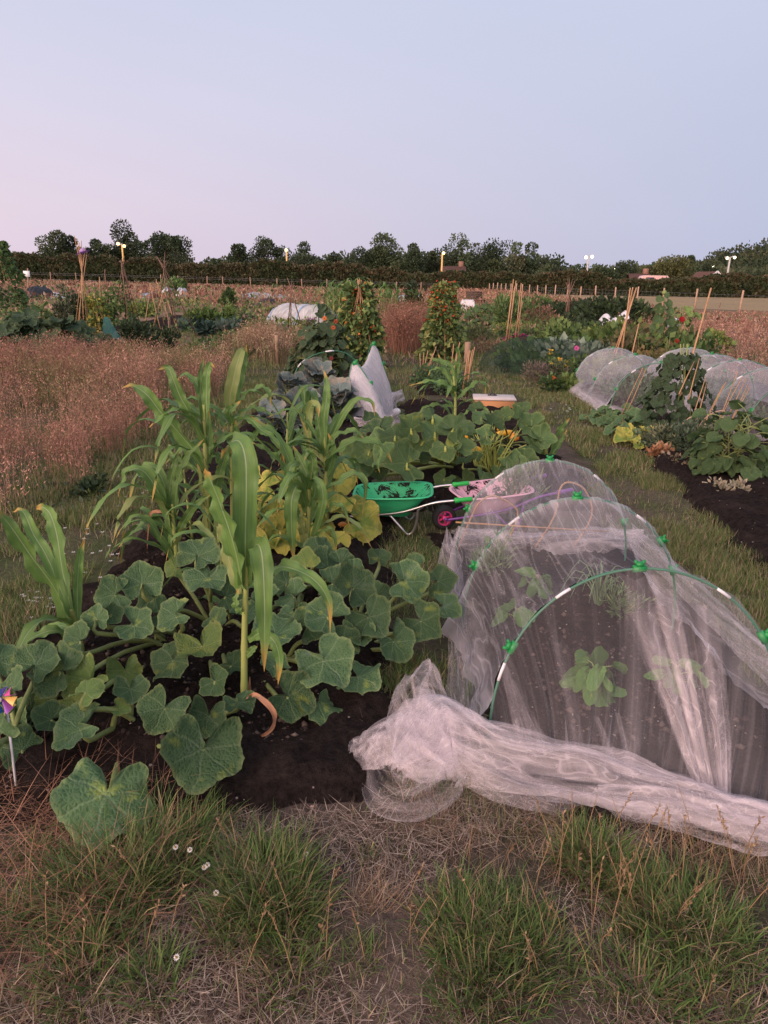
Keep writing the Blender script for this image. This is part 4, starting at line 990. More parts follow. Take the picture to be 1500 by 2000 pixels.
for j in range(2):
    for i in range(4):
        o = dup(protos[(i + j) % 3], gy(746 + i * 9 + j * 3, 26 + j), 'slim sweetcorn plant in the far block, right of the pale green bean plant', rnd.uniform(0, 6.28), rnd.uniform(.8, 1.02))
bean_wigwam('left one of the two tall bean plants, wide and pale green with few red flowers', gy(702, 13.2), .36, hz(700, 545, 13.2), 7, 2600, .115, bean_cols, 303, ([(.5, .07, .03), (.6, .16, .04)], 60, .05, .35), .011, .5)
bean_wigwam('right one of the two tall bean plants, topped with many red flowers', gy(868, 15.2), .44, hz(868, 546, 15.2), 7, 2300, .115, bean_cols, 304, ([(.5, .05, .025), (.6, .12, .03)], 150, .06, .5), .012, .38)
bush('dark crimson leaved bush in the gap right of the left bean plant', gy(798, 25), .6, hz(798, 588, 25), 700, .14, [(.07, .018, .025), (.05, .012, .02), (.09, .03, .03)])
bush('small slim conifer standing beyond the crimson bush', gy(809, 36), .45, hz(809, 549, 36), 900, .22, DARKG, 'conifer', 'conifer', lobes=5)
# dark dahlia plant
def leafy_plant(label, c, h, r0, n, R0, mat, seed, geos, cat='plant', name='plant', rb=.35, nst=5, tilt=.8):
    r = random.Random(seed); c = Vector(c); root = thing(name, label, cat, c); m = MB(); st = MB()
    tops = [c + Vector((r.uniform(-.3, .3) * r0, r.uniform(-.3, .3) * r0, h * r.uniform(.75, 1))) for _ in range(nst)]
    for t_ in tops: st.tube([c, c.lerp(t_, .5) + Vector((0, 0, .02)), t_], [h * .014, h * .011, h * .005], 6)
    for k in range(n):
        t_ = tops[k % nst]; f = r.uniform(.08, 1); b = c.lerp(t_, f); a = r.uniform(0, 6.28); L = r0 * (1.05 - (1 - rb) * f) * r.uniform(.35, 1)
        d = Vector((math.cos(a), math.sin(a), 0)); pos = b + d * L + Vector((0, 0, L * r.uniform(.0, .5))); st.tube([b, b.lerp(pos, .5) + Vector((0, 0, .03)), pos], .004, 4, None, False)
        add_leaf(m, geos[r.randrange(len(geos))], pos, d + Vector((0, 0, -.45)), Vector((d.x * tilt, d.y * tilt, .8)) + Vector((r.uniform(-.4, .4), r.uniform(-.5, .2), 0)), R0 * r.uniform(.55, 1.15))
    m.build('foliage', mat, root); st.build('stem', m_stem, root); return root, tops
def flower_head(root, p, R_, col, n=14, facing=(0, -1, .4), core=(.12, .06, .02), rows=2):
    f = Vector(facing).normalized(); x = f.orthogonal().normalized(); y = f.cross(x); m = MB()
    for q in range(rows):
        for k in range(n):
            a = (k + .5 * q) * 6.283 / n; d = x * math.cos(a) + y * math.sin(a); s = d.cross(f); L = R_ * (1 - .25 * q)
            b = p + d * L * .2 + f * .006 * q; tt = p + d * L + f * L * (.12 + .25 * q); mm = (b + tt) / 2 + f * L * .1
            m.add([b, mm + s * L * .17, tt, mm - s * L * .17], [(0, 1, 2, 3)], None, np.array(col) * rnd.uniform(.8, 1.2))
    fl = m.build('flower', m_flower, root)
    m = MB(); m.lathe([(0, .02), (R_ * .16, .015), (R_ * .22, 0), (R_ * .1, -.015)], p, 10, f, core); m.build('flower_centre', m_flower, fl)
dc = gy(628, 10.4); root, tops = leafy_plant('tall bushy plant with big dark leaves and a few orange flowers', dc, hz(625, 618, 10.4), .62, 280, .082, M_DAHL, 9, HEARTG, 'dahlia', 'dahlia_plant', .3, 6)
for (px, py, cl_) in [(634, 622, (.55, .16, .03)), (651, 640, (.42, .1, .03)), (656, 628, (.25, .05, .02)), (647, 700, (.16, .03, .03))]: flower_head(root, AT(px, py, 10.0), .036, cl_)
for (px, py) in [(622, 612), (638, 604), (645, 616), (628, 598)]:
    m = MB(); b = AT(px, py + 22, 10.4); t_ = AT(px, py, 10.3); m.tube([b, t_], .006, 5); add_leaf(m, HEARTG[1], t_, (rnd.uniform(-1, 1), -.3, -.6), (.2, -.8, .5), .07); m.build('shoot', M_DAHL, root)
# brassicas
def cabbage(label, c, h, n, R0, seed, mat=None):
    r = random.Random(seed); c = Vector(c); root = thing('cabbage_plant', label, 'cabbage', c); st = MB(); st.tube([c, c + Vector((0, 0, h * .6))], [.03, .02], 8)
    for k in range(n):
        f = (k + .5) / n; a = k * 2.4 + r.uniform(-.3, .3); q = (1 - f * .75); d = Vector((math.cos(a), math.sin(a), 0)); pos = c + d * R0 * 1.1 * q + Vector((0, 0, h * (.25 + .75 * f)))
        st.tube(spline([c + Vector((0, 0, h * .3 * f + .03)), c.lerp(pos, .55) + Vector((0, 0, -.03)), pos], 5), .009, 5, None, False)
        leaf_obj('squash', r.randrange(12), mat or M_CAB, root, pos, d + Vector((0, 0, .35 - .5 * q)), Vector((-d.x * .5 + r.uniform(-.3, .3), -d.y * .5 - .35, .75)), R0 * r.uniform(.75, 1.15))
    st.build('stem', m_stem, root); return root
cabbage('blue green cabbage plant at the left of the group below the dark dahlia', gy(562, 8.6), .46, 16, .16, 1)
cabbage('blue green cabbage plant with brownish dry leaves right under the dahlia', gy(620, 9.2), .5, 18, .165, 2)
cabbage('blue green cabbage plant leaning on the foot of the white net tent', gy(655, 8.0), .42, 17, .165, 3)
cabbage('grey cabbage plant nearest the sweetcorn, behind the yellow squash leaves', gy(590, 7.5), .4, 15, .155, 4)
cabbage('low ragged cabbage plant at the left edge of the row beside the grass lane', gy(520, 7.3), .3, 12, .14, 5)
# bare hoop over the dahlia
root = thing('bare_hoop', 'thin green hoop with white joints arching over the dark dahlia, without net', 'hoop', gy(630, 10.0))
hp = spline([gy(563, 9.7), AT(583, 715, 9.8), AT(640, 686, 9.9), AT(690, 700, 10), gy(742, 10.1)], 26); m = MB(); m.tube(hp, .007, 6); m.build('hoop', m_dark_green_tube, root)
for a, b in ((6, 8), (12, 14)):
    m = MB(); m.tube(hp[a:b + 1], .0095, 6); m.build('joint', m_white_plastic, root)
# small weeds along the lane
bush('round green weed at the edge of the dry meadow by the grass lane', gy(128, 5.1), .16, .17, 260, .05, DARKG, 'weed', 'weed')

# row of peas and the cane bundles before the red flowered beans
bush('light green pea plants at the foot of the red flowered beans', gy(858, 11.2), .42, hz(850, 705, 11.2), 1500, .05, [(.08, .14, .06), (.10, .165, .075), (.06, .11, .05)], 'pea plant', 'pea_plant', ry=.5)
bush('low pea plants with white pods next to the bundle of short canes', gy(893, 10.4), .32, hz(893, 735, 10.4), 900, .05, [(.08, .14, .06), (.10, .165, .075), (.06, .11, .05)], 'pea plant', 'pea_plant')
def bundle(label, base, tops, Y, r=.009):
    root = thing('cane_bundle', label, 'canes', gy(base[0], Y)); 
    for k, (tx_, ty_) in enumerate(tops):
        m = MB(); cane(m, gy(base[0] + (k - len(tops) / 2) * 2.0, Y + rnd.uniform(-.1, .1)), AT(tx_, ty_, Y + rnd.uniform(-.06, .06)), r); m.build('cane', m_cane, root)
bundle('bundle of short pale canes standing free in the grass edge, right of the peas', (918, 0), [(914, 688), (918, 684), (923, 683), (927, 678), (921, 692), (916, 686)], 10.3)
bundle('group of short pale canes left of the pea plants under the red flowered beans', (832, 0), [(820, 690), (828, 688), (836, 684), (846, 690), (852, 677)], 12.4)
bundle('pair of short pale canes rising out of the low pea plants', (890, 0), [(886, 672), (898, 668), (893, 681)], 10.9)
stake('dark weathered square post by the grass path behind the cane bundle', 912, 712, 668, None, .05, m_wood, 1, True)
# wooden box with a hinged lid
YB = 9.0; b0 = G(965, 806); root = thing('wooden_box', 'orange brown wooden box with pale lid lying on the bed edge', 'box', b0)
m_orange = plain('new_wood', (.46, .23, .10), (.38, .18, .08), 16, .7, .2, .2, stretch=(.2, 1, 1)); m_lid = plain('pale_lid', (.55, .48, .44), (.45, .39, .36), 7, .7, .2, .15)
W_, D_, H_ = .5, .5, .15; q = Matrix.Rotation(-.08, 3, 'Z')
for dx, dy, lx, ly in ((0, -D_ / 2, W_, .03), (0, D_ / 2, W_, .03), (-W_ / 2 + .012, 0, .03, D_ - .034), (W_ / 2 - .012, 0, .03, D_ - .034)):
    m = MB(); m.box(b0 + q @ Vector((dx, dy + D_ / 2, H_ / 2)), (lx, ly, H_), q, None, .004); m.build('side', m_orange, root)
m = MB(); m.box(b0 + q @ Vector((.0, D_ * .36, H_ + .016)), (W_ * 1.08, D_ * .8, .025), q, None, .005); lid = m.build('lid', m_lid, root)
m = MB(); m.box(b0 + q @ Vector((-.02, D_ * .5, H_ + .036)), (.12, .03, .014), q, None, .004); m.tube([b0 + q @ Vector((-.05, D_ * .5, H_ + .04)), b0 + q @ Vector((-.02, D_ * .5, H_ + .065)), b0 + q @ Vector((.02, D_ * .5, H_ + .04))], .007, 6); m.build('handle', m_black, lid)
# ------------------------------------------------------------------ right hand plots
bush('heathery pinkish shrub at the far left of the grass path, above the grey green one', gy(945, 27), .75, hz(945, 622, 27), 900, .1, [(.22, .12, .11), (.16, .12, .08), (.10, .12, .06)])
bush('grey green feathery shrub beside the grass path, below the heathery one', gy(936, 20), .55, hz(936, 630, 20), 900, .09, [(.08, .11, .06), (.11, .14, .06), (.13, .14, .06)], width=.3)
bush('brown seeding dock and grass clump left of the tall canes by the path', gy(975, 16.5), .55, hz(975, 652, 16.5), 1000, .09, STRAW + [(.12, .12, .06)], 'weed', 'weed', width=.25)
bush('shrub with crimson flowers right behind the tall canes by the path', gy(1027, 17), .55, hz(1027, 648, 17), 800, .08, [(.09, .11, .05), (.07, .09, .04)], 'flowering plant', 'flowering_plant', flowers=([(.40, .05, .10), (.3, .06, .2)], 60, .06), width=.35)
bush('feathery yellow green fennel clump right of the crimson flowers', gy(1080, 18.5), .55, hz(1080, 608, 18.5), 1100, .12, [(.13, .15, .06), (.10, .13, .05), (.16, .16, .07)], width=.16, up=1.2)
bush('reddish brown dry weed clump beside the dark twig wigwam', gy(1055, 27), .75, hz(1055, 598, 27), 700, .12, RUST + STRAW[:2], 'weed', 'weed', width=.25, up=1)
squash_clump('low marrow plants in a row beside the white covered table', gy(965, 27), 1.2, .8, .7, 46, .17, M_HEART, 21, cat='marrow plant', name='marrow_plant')
bush('tall leafy artichoke-like plant right of the marrow row', gy(995, 25), .5, hz(995, 570, 25), 600, .22, GREENS, 'vegetable', 'vegetable_plant', width=.3, up=1)
bush('pale flowering greens behind the tall canes by the path', gy(1022, 28), .9, hz(1022, 582, 28), 800, .16, YELG + GREENS, 'vegetable', 'vegetable_plant')
bush('dark leafy hedge plant in front of the field fence left of the twig wigwam', gy(1046, 40), 1.2, hz(1046, 576, 40), 700, .2, GREENS)
root = thing('cane_row', 'loose row of tall pale canes by the grass path, before the crimson flowers', 'canes', gy(1003, 16.5))
for (bx, by_), (tx_, ty_) in [((994, 0), (1003, 545)), ((998, 0), (1008, 548)), ((1000, 0), (1005, 560)), ((1012, 0), (1018, 553)), ((1018, 0), (1021, 556)), ((992, 0), (1000, 575)), ((1006, 0), (1021, 590))]:
    m = MB(); Yc = 16.5 + rnd.uniform(-.5, .5); cane(m, gy(bx, Yc), AT(tx_, ty_, Yc), .014); m.build('cane', m_cane, root)
twig_wigwam('wigwam of dark twigs with spread tops in front of the field fence', 27, [(1104, .3), (1108, -.3), (1113, .2), (1118, -.2), (1134, .4)], (1112, 575), [(1123, 548), (1118, 545), (1112, 544), (1109, 548), (1106, 552)], m_cane_d, .022)
# table with a white cloth, bench
b = gy(915, 38); root = thing('garden_table', 'small table covered by a crumpled white cloth at the end of the path', 'table', b); n = 16; P = np.zeros((n, n, 3))
for i in range(n):
    for j in range(n):
        u, v = i / 7.5 - 1, j / 7.5 - 1; e = max(abs(u), abs(v)); zz = .62 if e < .7 else .62 * (1 - (e - .7) / .3 * .85)
        P[i, j] = b + Vector((u * .42 * (1 + .1 * math.sin(j * 2)), v * .3, zz + .05 * math.sin(i * 1.7) * math.cos(j * 1.3)))
m = MB(); m.grid(P); m.build('cloth', m_white_cloth, root)
for dx in (-.26, .26):
    for dy in (-.17, .17):
        m = MB(); m.tube([b + Vector((dx, dy, 0)), b + Vector((dx, dy, .6))], .025, 6); m.build('leg', m_wood, root)
b = gy(931, 45); root = thing('park_bench', 'dark wooden bench facing left beyond the white covered table', 'bench', b); q = Matrix.Rotation(.35, 3, 'Z')
for k in range(3):
    pass
m = MB()
for k in range(4): m.box(b + q @ Vector((0, -.18 + k * .12, .45)), (1.1, .1, .03), q, None, .006)
m.build('seat', m_wood_d, root); m = MB()
for k in range(4): m.box(b + q @ Vector((0, .24 + k * .02, .58 + k * .11)), (1.1, .03, .085), q, None, .006)
m.build('backrest', m_wood_d, root)
for dx in (-.48, .48):
    for dy in (-.16, .24):
        m = MB(); m.box(b + q @ Vector((dx, dy, .22)), (.06, .06, .44), q); m.build('leg', m_wood_d, root)
# netted brassicas
nb = gy(1085, 13.4); root = thing('netted_bed', 'low mound of brassicas under a dark green net with a sagging top', 'netted bed', nb)
mbb, _ = bush_mesh(nb, 1.1, .85, .56, 2400, .17, GREENS[:2] + [(.15, .2, .15), (.10, .14, .10), (.2, .25, .19)], 881, .7, .5, 18); mbb.build('foliage', m_foliage, root)
n1_, n2_ = 40, 26; P = np.zeros((n2_, n1_, 3)); tn = np.ones((n2_, n1_))
for i in range(n2_):
    for j in range(n1_):
        u, v = j / (n1_ - 1) * 2 - 1, i / (n2_ - 1) * 2 - 1; e = max(0, 1 - (abs(u) ** 2.6 + abs(v) ** 2.6)); P[i, j] = nb + Vector((u * 1.28, v * 1.05, .02 + .56 * e ** .45 * (.86 + .3 * float(fbm(u * 3 + 4, v * 3, 4))) + .03 * float(vnoise(u * 12, v * 9, 2))))
m = MB(); m.grid(P, None, np.stack(np.meshgrid(np.linspace(0, 2, n1_), np.linspace(0, 2, n2_)), -1).reshape(-1, 2)); m.build('net', net_mat('dark_green_net', (.05, .085, .065), .2, .62, 3, (1, 1, 1), .45, .65), root)
stake('short dark stake pinning the edge of the dark green net', 1027, 707, 679, None, .03, m_wood_d, 2)
stake('pale wooden stake standing behind the dark green net', 1170, 690, 655, None, .035, m_wood, 0)
# flower bed in front of the netted brassicas
bush('grey lavender clump gone to seed in front of the dark green net', gy(1085, 11.6), .42, .42, 1300, .06, [(.16, .13, .11), (.12, .11, .08), (.2, .16, .14), (.09, .1, .06)], 'lavender', 'lavender_plant', width=.2, up=1)
bush('brownish dead flower clump at the left end of the flower bed', gy(1062, 12.2), .34, .36, 900, .06, [(.16, .11, .07), (.10, .1, .05), (.2, .14, .1)], 'flowering plant', 'flowering_plant', width=.25, up=.8)
bush('green bushy plant with a few yellow and pink flowers, right of the lavender', gy(1122, 11.8), .35, .5, 900, .08, GREENS + [(.12, .1, .06)], 'flowering plant', 'flowering_plant', flowers=([(.6, .42, .05), (.6, .3, .08)], 9, .05))
bush('low leafy plant with orange red flowers at the corner of the netted tunnel', gy(1112, 10.9), .26, .24, 500, .11, GREENS, 'flowering plant', 'flowering_plant', flowers=([(.6, .16, .04)], 6, .045))
flower_head(bush('single pink cosmos plant growing out of the dark green net edge', gy(1126, 12.6), .15, .5, 160, .07, GREENS, 'flowering plant', 'flowering_plant', width=.25), AT(1126, 680, 12.4), .05, (.55, .1, .3))
# the big green mass
for args in [('leafy potato row behind the dark green net, left end', 1130, 16.5, .7, .7, GREENS, .11), ('darker potato bushes right of the left potato row', 1165, 17.5, .8, .75, DARKG + GREENS[:2], .11), ('bright marrow bush left of the crossed canes', 1195, 15.5, .6, .75, YG, .15),
             ('wide dark bush below the white netting peak', 1185, 26, 1.3, .95, DARKG, .16), ('darkest round bush left of the white netting peak, by the field fence', 1130, 29, 1.1, .75, DARKG, .16), ('tall dark currant bush behind the crossed canes', 1212, 25, 1.0, 1.15, DARKG, .15),
             ('tangled tomato plants below the sunflower, browning', 1270, 12.8, .55, .85, [(.09, .1, .04), (.12, .11, .05), (.06, .08, .03), (.15, .11, .06)], .1), ('bean mass right of the sunflower stem', 1318, 13.2, .5, .8, GREENS, .13),
             ('leafy green bush at the right of the red dahlia', 1345, 13.6, .42, .6, GREENS, .13), ('lone green bean bush in the dry grass at the right', 1392, 15.5, .42, .55, GREENS, .13), ('yellow tinged upright bean plant at the right end of that lone bush', 1412, 15.3, .2, .75, YELG, .1),
             ('bright low marrow leaves just behind the back of the left netted tunnel', 1248, 11.6, .35, .4, YELG, .15), ('straggly browning tomato vine behind the right netted tunnel', 1290, 11.3, .35, .6, [(.12, .11, .04), (.16, .12, .05), (.09, .1, .04)], .08)]:
    lab, px, Y, rx, h, cols, lf = args; bush(lab, gy(px, Y), rx * 1.45, h * 1.12, int(900 + 1500 * rx), lf, cols, 'vegetable', 'vegetable_plant', width=.75, lobes=14)
root, _ = leafy_plant('yellow leaved climbing plant carrying a dark red dahlia flower', gy(1341, 13), hz(1341, 592, 13), .3, 60, .07, M_SQG, 33, HEARTG, 'climbing plant', 'climbing_plant', .5, 3)
flower_head(root, AT(1332, 624, 12.7), .062, (.30, .012, .02), 16, rows=3)
root, _ = leafy_plant('dark flowered dahlia low in the leaves below the red one', gy(1322, 12.4), hz(1322, 668, 12.4) + .1, .25, 24, .08, M_HEART, 34, HEARTG, 'dahlia', 'dahlia_plant'); flower_head(root, AT(1322, 666, 12.1), .045, (.22, .02, .015), 16, rows=3)
# sunflower stem with heart leaves
sb = gy(1292, 12.9); root = thing('sunflower', 'tall unopened sunflower with big heart shaped leaves up its stem', 'sunflower', sb); m = MB(); st = spline([sb, AT(1293, 660, 12.9), AT(1296, 615, 12.9), AT(1297, 578, 12.9)], 10); m.tube(st, [.016] * 6 + [.013, .012, .01, .008], 7); m.build('stem', m_stem, root)
for k, (px, py, dx, s) in enumerate([(1291, 600, -1, .10), (1303, 592, 1, .09), (1305, 606, 1, .09), (1290, 582, -1, .07), (1301, 576, 1, .06), (1288, 622, -1, .10), (1306, 626, 1, .11), (1284, 640, -1, .13), (1309, 648, 1, .12)]):
    pos = AT(px, py, 12.8); leaf_obj('heart', k % 4, M_HEART, root, pos, (dx * .7, -.2, -.8), (dx * .3, -.9, .35), s)
m = MB(); m.lathe([(0, -.02), (.04, .0), (.045, .03), (.02, .06), (0, .065)], AT(1297, 574, 12.9), 9, (0, -.4, 1)); m.build('bud', m_stem, root)
wigwam_root = thing('cane_wigwam', 'four tall crossed orange canes left of the sunflower', 'cane wigwam', gy(1222, 12.2))
for (bx, dy), tp in zip([(1200, .2), (1206, -.2), (1229, .1), (1226, .4)], [(1241, 567), (1243, 562), (1231, 562), (1236, 561)]):
    m = MB(); cane(m, gy(bx, 12.2 + dy), AT(tp[0], tp[1], 12.2), .013); m.build('cane', m_cane, wigwam_root)
for lab, b_, t_, Y, mt in [('thin cane standing in the tomato leaves right of the crossed canes', 1244, (1248, 632), 12, m_cane), ('tallest orange cane, leaning right, rising over the right netted tunnel', 1352, (1389, 562), 8.4, m_cane), ('thin dark cane leaning in the dry grass right of the red dahlia', 1392, (1408, 591), 17, m_cane_d)]:
    root = thing('bamboo_cane', lab, 'cane', gy(b_, Y)); m = MB(); cane(m, gy(b_, Y), AT(t_[0], t_[1], Y), .012); m.build('pole', mt, root)
# white netting peak
root = thing('net_cover', 'white netting peaked over a post in the green plots at the right', 'net', gy(1195, 21)); m = MB(); P = np.zeros((9, 20, 3)); pts_ = [AT(1171, 625, 21), AT(1184, 612, 21), AT(1196, 621, 21), AT(1210, 616, 21), AT(1222, 606, 21)]
tp_ = spline(pts_, 20)
for i in range(9):
    for j in range(20): P[i, j] = tp_[j] + Vector((0, .1 * (i - 4), -.012 * (i - 4) ** 2))
m.grid(P); m.build('net', m_white_cloth, root); root2 = root
for px, ty_ in ((1184, 612), (1220, 607)):
    m = MB(); m.tube([gy(px, 21), AT(px, ty_, 21)], .02, 6); m.build('post', m_wood, root)
root = thing('plastic_bag', 'crumpled white plastic bag at the foot of the yellow leaved climber', 'bag', gy(1315, 13.6)); m = MB(); P = np.zeros((9, 14, 3)); c0 = AT(1315, 634, 13.6)
for i in range(9):
    for j in range(14):
        a = j / 14 * 6.283; e = math.sin(math.pi * (i + .3) / 8.6); P[i, j] = c0 + Vector((math.cos(a) * .13 * e * (1 + .4 * vnoise(i, j * 1.3, 4)), math.sin(a) * .1 * e, -.1 + .2 * i / 8 + .04 * float(vnoise(i * 2, j * 2, 9))))
m.grid(P, None, None, True); m.build('bag', m_white_plastic, root)

# ------------------------------------------------------------------ netted tunnels
M_NET = net_mat('garden_mesh', (.72, .67, .70), .125, .46, 1.3, (1.5, .5, 1), .50, .8, .5, 13, 3)
M_NETB = net_mat('gathered_mesh', (.82, .74, .765), .13, .50, 1.2, (.3, 2.8, 1), .36, .72, .5, 14, 2)
M_NETF = net_mat('front_mesh', (.72, .66, .69), .095, .38, 1.1, (3.5, .3, 1), .58, .86, .22, 14, 3)
M_NETW = net_mat('white_mesh', (.68, .65, .68), .30, .8, 3.0, (2, 1, 1), .45, .75)
def hoop_pt(cx, w, h, y, a, lean=0): return Vector((cx + w / 2 * math.cos(a), y + lean * math.sin(a), float(gz(cx, y)) + .02 + h * max(math.sin(a), 0) ** .86))
def add_hoop(root, f, r=.007, clips=(.42, 1.5, 2.6), joints=(.95, 2.15), clip_s=1.0):
    pts = [f(a) for a in np.linspace(0, math.pi, 40)]; m = MB(); m.tube([pts[0] - Vector((0, 0, .1))] + pts + [pts[-1] - Vector((0, 0, .1))], r, 7); hp = m.build('hoop', m_dark_green_tube, root)
    for j in joints:
        m = MB(); m.tube([f(j - .055), f(j), f(j + .055)], r * 1.12, 8); m.build('joint', m_white_plastic, hp)
    for c_ in clips:
        p = f(c_); t_ = (f(c_ + .02) - f(c_ - .02)).normalized(); up = t_.cross(Vector((0, 1, 0))); up = up if up.z > 0 else -up; s = r * clip_s; m = MB()
        m.tube([p - t_ * s * 3, p + t_ * s * 3], s * 1.75, 10)
        m.box(p + up * s * 2.2, (s * 3.4, s * 2.6, s * 2.4), Matrix((t_, Vector((0, 1, 0)), up)).transposed(), None, s * .5)
        for e in (-1, 1): m.tube([p + up * s * 2 + t_ * e * s * 1.2, p + up * s * 4.2 + t_ * e * s * 2.2], [s * .9, s * .7], 7)
        m.build('clip', m_green_plastic, hp)
def tunnel_cover(cx, w, h, ys, seed, ny=60, na=44, flare=.12, sag=.05, rough=.02, fk=None):
    P = np.zeros((ny, na, 3)); tn = np.ones((ny, na, 3)); uv = np.zeros((ny, na, 2))
    yy = np.linspace(ys[0], ys[-1], ny)
    for i, y in enumerate(yy):
        k = max(0, min(len(ys) - 2, int(np.searchsorted(ys, y, 'right')) - 1)); f = (y - ys[k]) / (ys[k + 1] - ys[k]); sg = 1 - sag * max(math.sin(math.pi * f), 0) ** .75
        for j in range(na):
            a = math.pi * j / (na - 1); lo = max(0, 1 - math.sin(a) * 2.6)
            if fk is None: p = hoop_pt(cx, (w + .02) * (sg ** .7), (h + .012) * sg, y, a)
            else:
                p = fk(k, a, .008).lerp(fk(k + 1, a, .008), min(max(f, 0), 1)); p.x = cx + (p.x - cx) * (sg ** .8); p.z *= sg
            n = (float(fbm(y * 3.2 + seed, j * .9, seed, 3)) - .5) * rough * 2 + (float(vnoise(y * 15, j * .12, seed + 3)) - .5) * rough * 2.2 * (lo + .15)
            sd_ = 1 if math.cos(a) > 0 else -1
            p.x += n * math.cos(a) + sd_ * flare * lo ** 2.5 * float(fbm(y * 4, sd_, seed + 8, 3)) * 1.6; p.z += n * math.sin(a)
            P[i, j] = p; uv[i, j] = (j / (na - 1) * 3.2, y * 1.2); tn[i, j] = 1 + 1.3 * lo ** 2 + .9 * math.exp(-(min(abs(y - q) for q in ys) / .045) ** 2)
    return P, tn, uv
def curtain(f_top, bot, nu=60, nv=26, seed=0, pleat=.02, freq=34, dens=1.0):
    """net let down from a hoop to a line on the ground"""
    P = np.zeros((nv, nu, 3)); tn = np.ones((nv, nu, 3)); uv = np.zeros((nv, nu, 2))
    for j in range(nu):
        u = j / (nu - 1); A = f_top(u); B = bot(u)
        for i in range(nv):
            v = i / (nv - 1); p = A.lerp(B, v); k = (float(vnoise(u * freq, v * .8, seed)) - .5) * pleat * (.2 + v * 1.4) + math.sin(v * math.pi) * .03
            P[i, j] = p + Vector((k * .4, -k - .02 * v, 0)); uv[i, j] = (u * 3, v); tn[i, j] = dens * (.85 + .9 * v ** 2)
    return P, tn, uv
def rumple(path, wid, hgt, ns=150, nc=34, seed=0, fold=.03, dens=1.0, lift=0):
    """a gathered length of net lying along a path"""
    C = spline(path, ns); P = np.zeros((ns, nc, 3)); tn = np.ones((ns, nc, 3)); uv = np.zeros((ns, nc, 2))
    for i in range(ns):
        s = i / (ns - 1); T = (C[min(i + 1, ns - 1)] - C[max(i - 1, 0)]); T.z = 0; T.normalize(); S = Vector((-T.y, T.x, 0))
        fw = s * (len(wid) - 1); q = min(int(fw), len(wid) - 2); W = wid[q] + (wid[q + 1] - wid[q]) * (fw - q); Hh = hgt[q] + (hgt[q + 1] - hgt[q]) * (fw - q)
        e = min(1, s * 9 + .25, (1 - s) * 9 + .25)
        for j in range(nc):
            c = j / (nc - 1) * 2 - 1; edge = .78 + .55 * float(fbm(s * 9 + (7 if c > 0 else 0), seed * 1.3, seed, 3))
            off = c * W * edge * e; z = Hh * (max(1 - abs(c) ** 2.2, 0)) ** .8 * (.55 + .9 * float(fbm(s * 6, c * 1.2 + 3, seed + 2, 3)))
            r = float(vnoise(s * 3.2 + c * .9, c * 6.5 + seed, seed + 5)); r2 = float(vnoise(s * 5, c * 3, seed + 6))
            z += fold * 1.35 * (1 - abs(2 * r - 1)) * (1 - abs(c) * .5) + fold * .6 * r2
            P[i, j] = C[i] + S * off + T * ((r2 - .5) * fold * 1.5) + Vector((0, 0, max(z, .004) + lift)); uv[i, j] = (s * 9, c * 1.1 + seed); tn[i, j] = dens * (1.15 - .35 * abs(c))
    for _ in range(2):
        Z = P[..., 2].copy(); Z[1:-1, 1:-1] = (P[1:-1, 1:-1, 2] * 2 + P[:-2, 1:-1, 2] + P[2:, 1:-1, 2] + P[1:-1, :-2, 2] + P[1:-1, 2:, 2]) / 6; P[..., 2] = Z
    dz = np.abs(np.gradient(P[..., 2], axis=1)) / np.maximum(np.linalg.norm(np.gradient(P[..., :2], axis=1), axis=-1), .002)
    tn = tn * (.40 + .75 * np.clip(dz, 0, 1.6))[..., None]
    tn[:, 0] = tn[:, -1] = 1.5 * dens; tn[:, 1] *= 1.2; tn[:, -2] *= 1.2
    return P, tn, uv
def put(root, name, PTU, mat):
    P, tn, uv = PTU; m = MB(); m.grid(P, tn.reshape(-1, 3), uv.reshape(-1, 2)); return m.build(name, mat, root)

# the near tunnel
NH = [(.913, 1.044, .64, 2.19, .09), (.875, 1.0, .675, 3.036, -.04), (.91, .986, .64, 3.838, -.02)]; TY = [h_[3] for h_ in NH]; TCX, TW, TH = .91, 1.04, .65
def nhoop(k, a, off=0.0):
    cx, w, h, y, ln = NH[k]; return hoop_pt(cx, w + off * 2, h + off, y, a, ln)
root = thing('net_tunnel', 'nearest net tunnel, three green hoops with white mesh gathered in a heap before it', 'net tunnel', (TCX, 3.1, 0)); near_t = root
leans = [.02, .05, .0]
for k, y in enumerate(TY):
    add_hoop(root, lambda a, k=k: nhoop(k, a), .005, [(.62, 1.62, 2.62), (.45, .72, 1.62, 2.68), (.4, 1.57, 2.62)][k], [(1.02, 2.15, 2.78), (1.0, 2.2), (.98, 2.15)][k], 1.5)
put(root, 'net_cover', tunnel_cover(TCX, TW, TH, TY, 3, 100, 64, .09, .10, .014, nhoop), M_NET)
fr = [G(905, 1455), G(985, 1500), G(1090, 1525), G(1220, 1555), G(1340, 1575), G(1400, 1580), G(1520, 1610), G(1600, 1600)]; frs = spline(fr, 60)
put(root, 'front_net', curtain(lambda u: nhoop(0, math.pi * (1 - u), .008) - Vector((0, .01, 0)), lambda u: frs[int((u + .10 * math.sin(u * 9.4) * (1 - u)) * 59) if 0 <= u + .10 * math.sin(u * 9.4) * (1 - u) <= 1 else (59 if u > .5 else 0)] + Vector((0, 0, .03)), 110, 30, 5, .035, 60, .85), M_NETF)
put(root, 'back_net', curtain(lambda u: nhoop(2, math.pi * (1 - u), .008), lambda u: Vector((TCX + (u - .5) * TW * 1.05, 4.2 + .05 * math.sin(u * 8), .03)), 60, 16, 6, .03, 26, .8), M_NET)
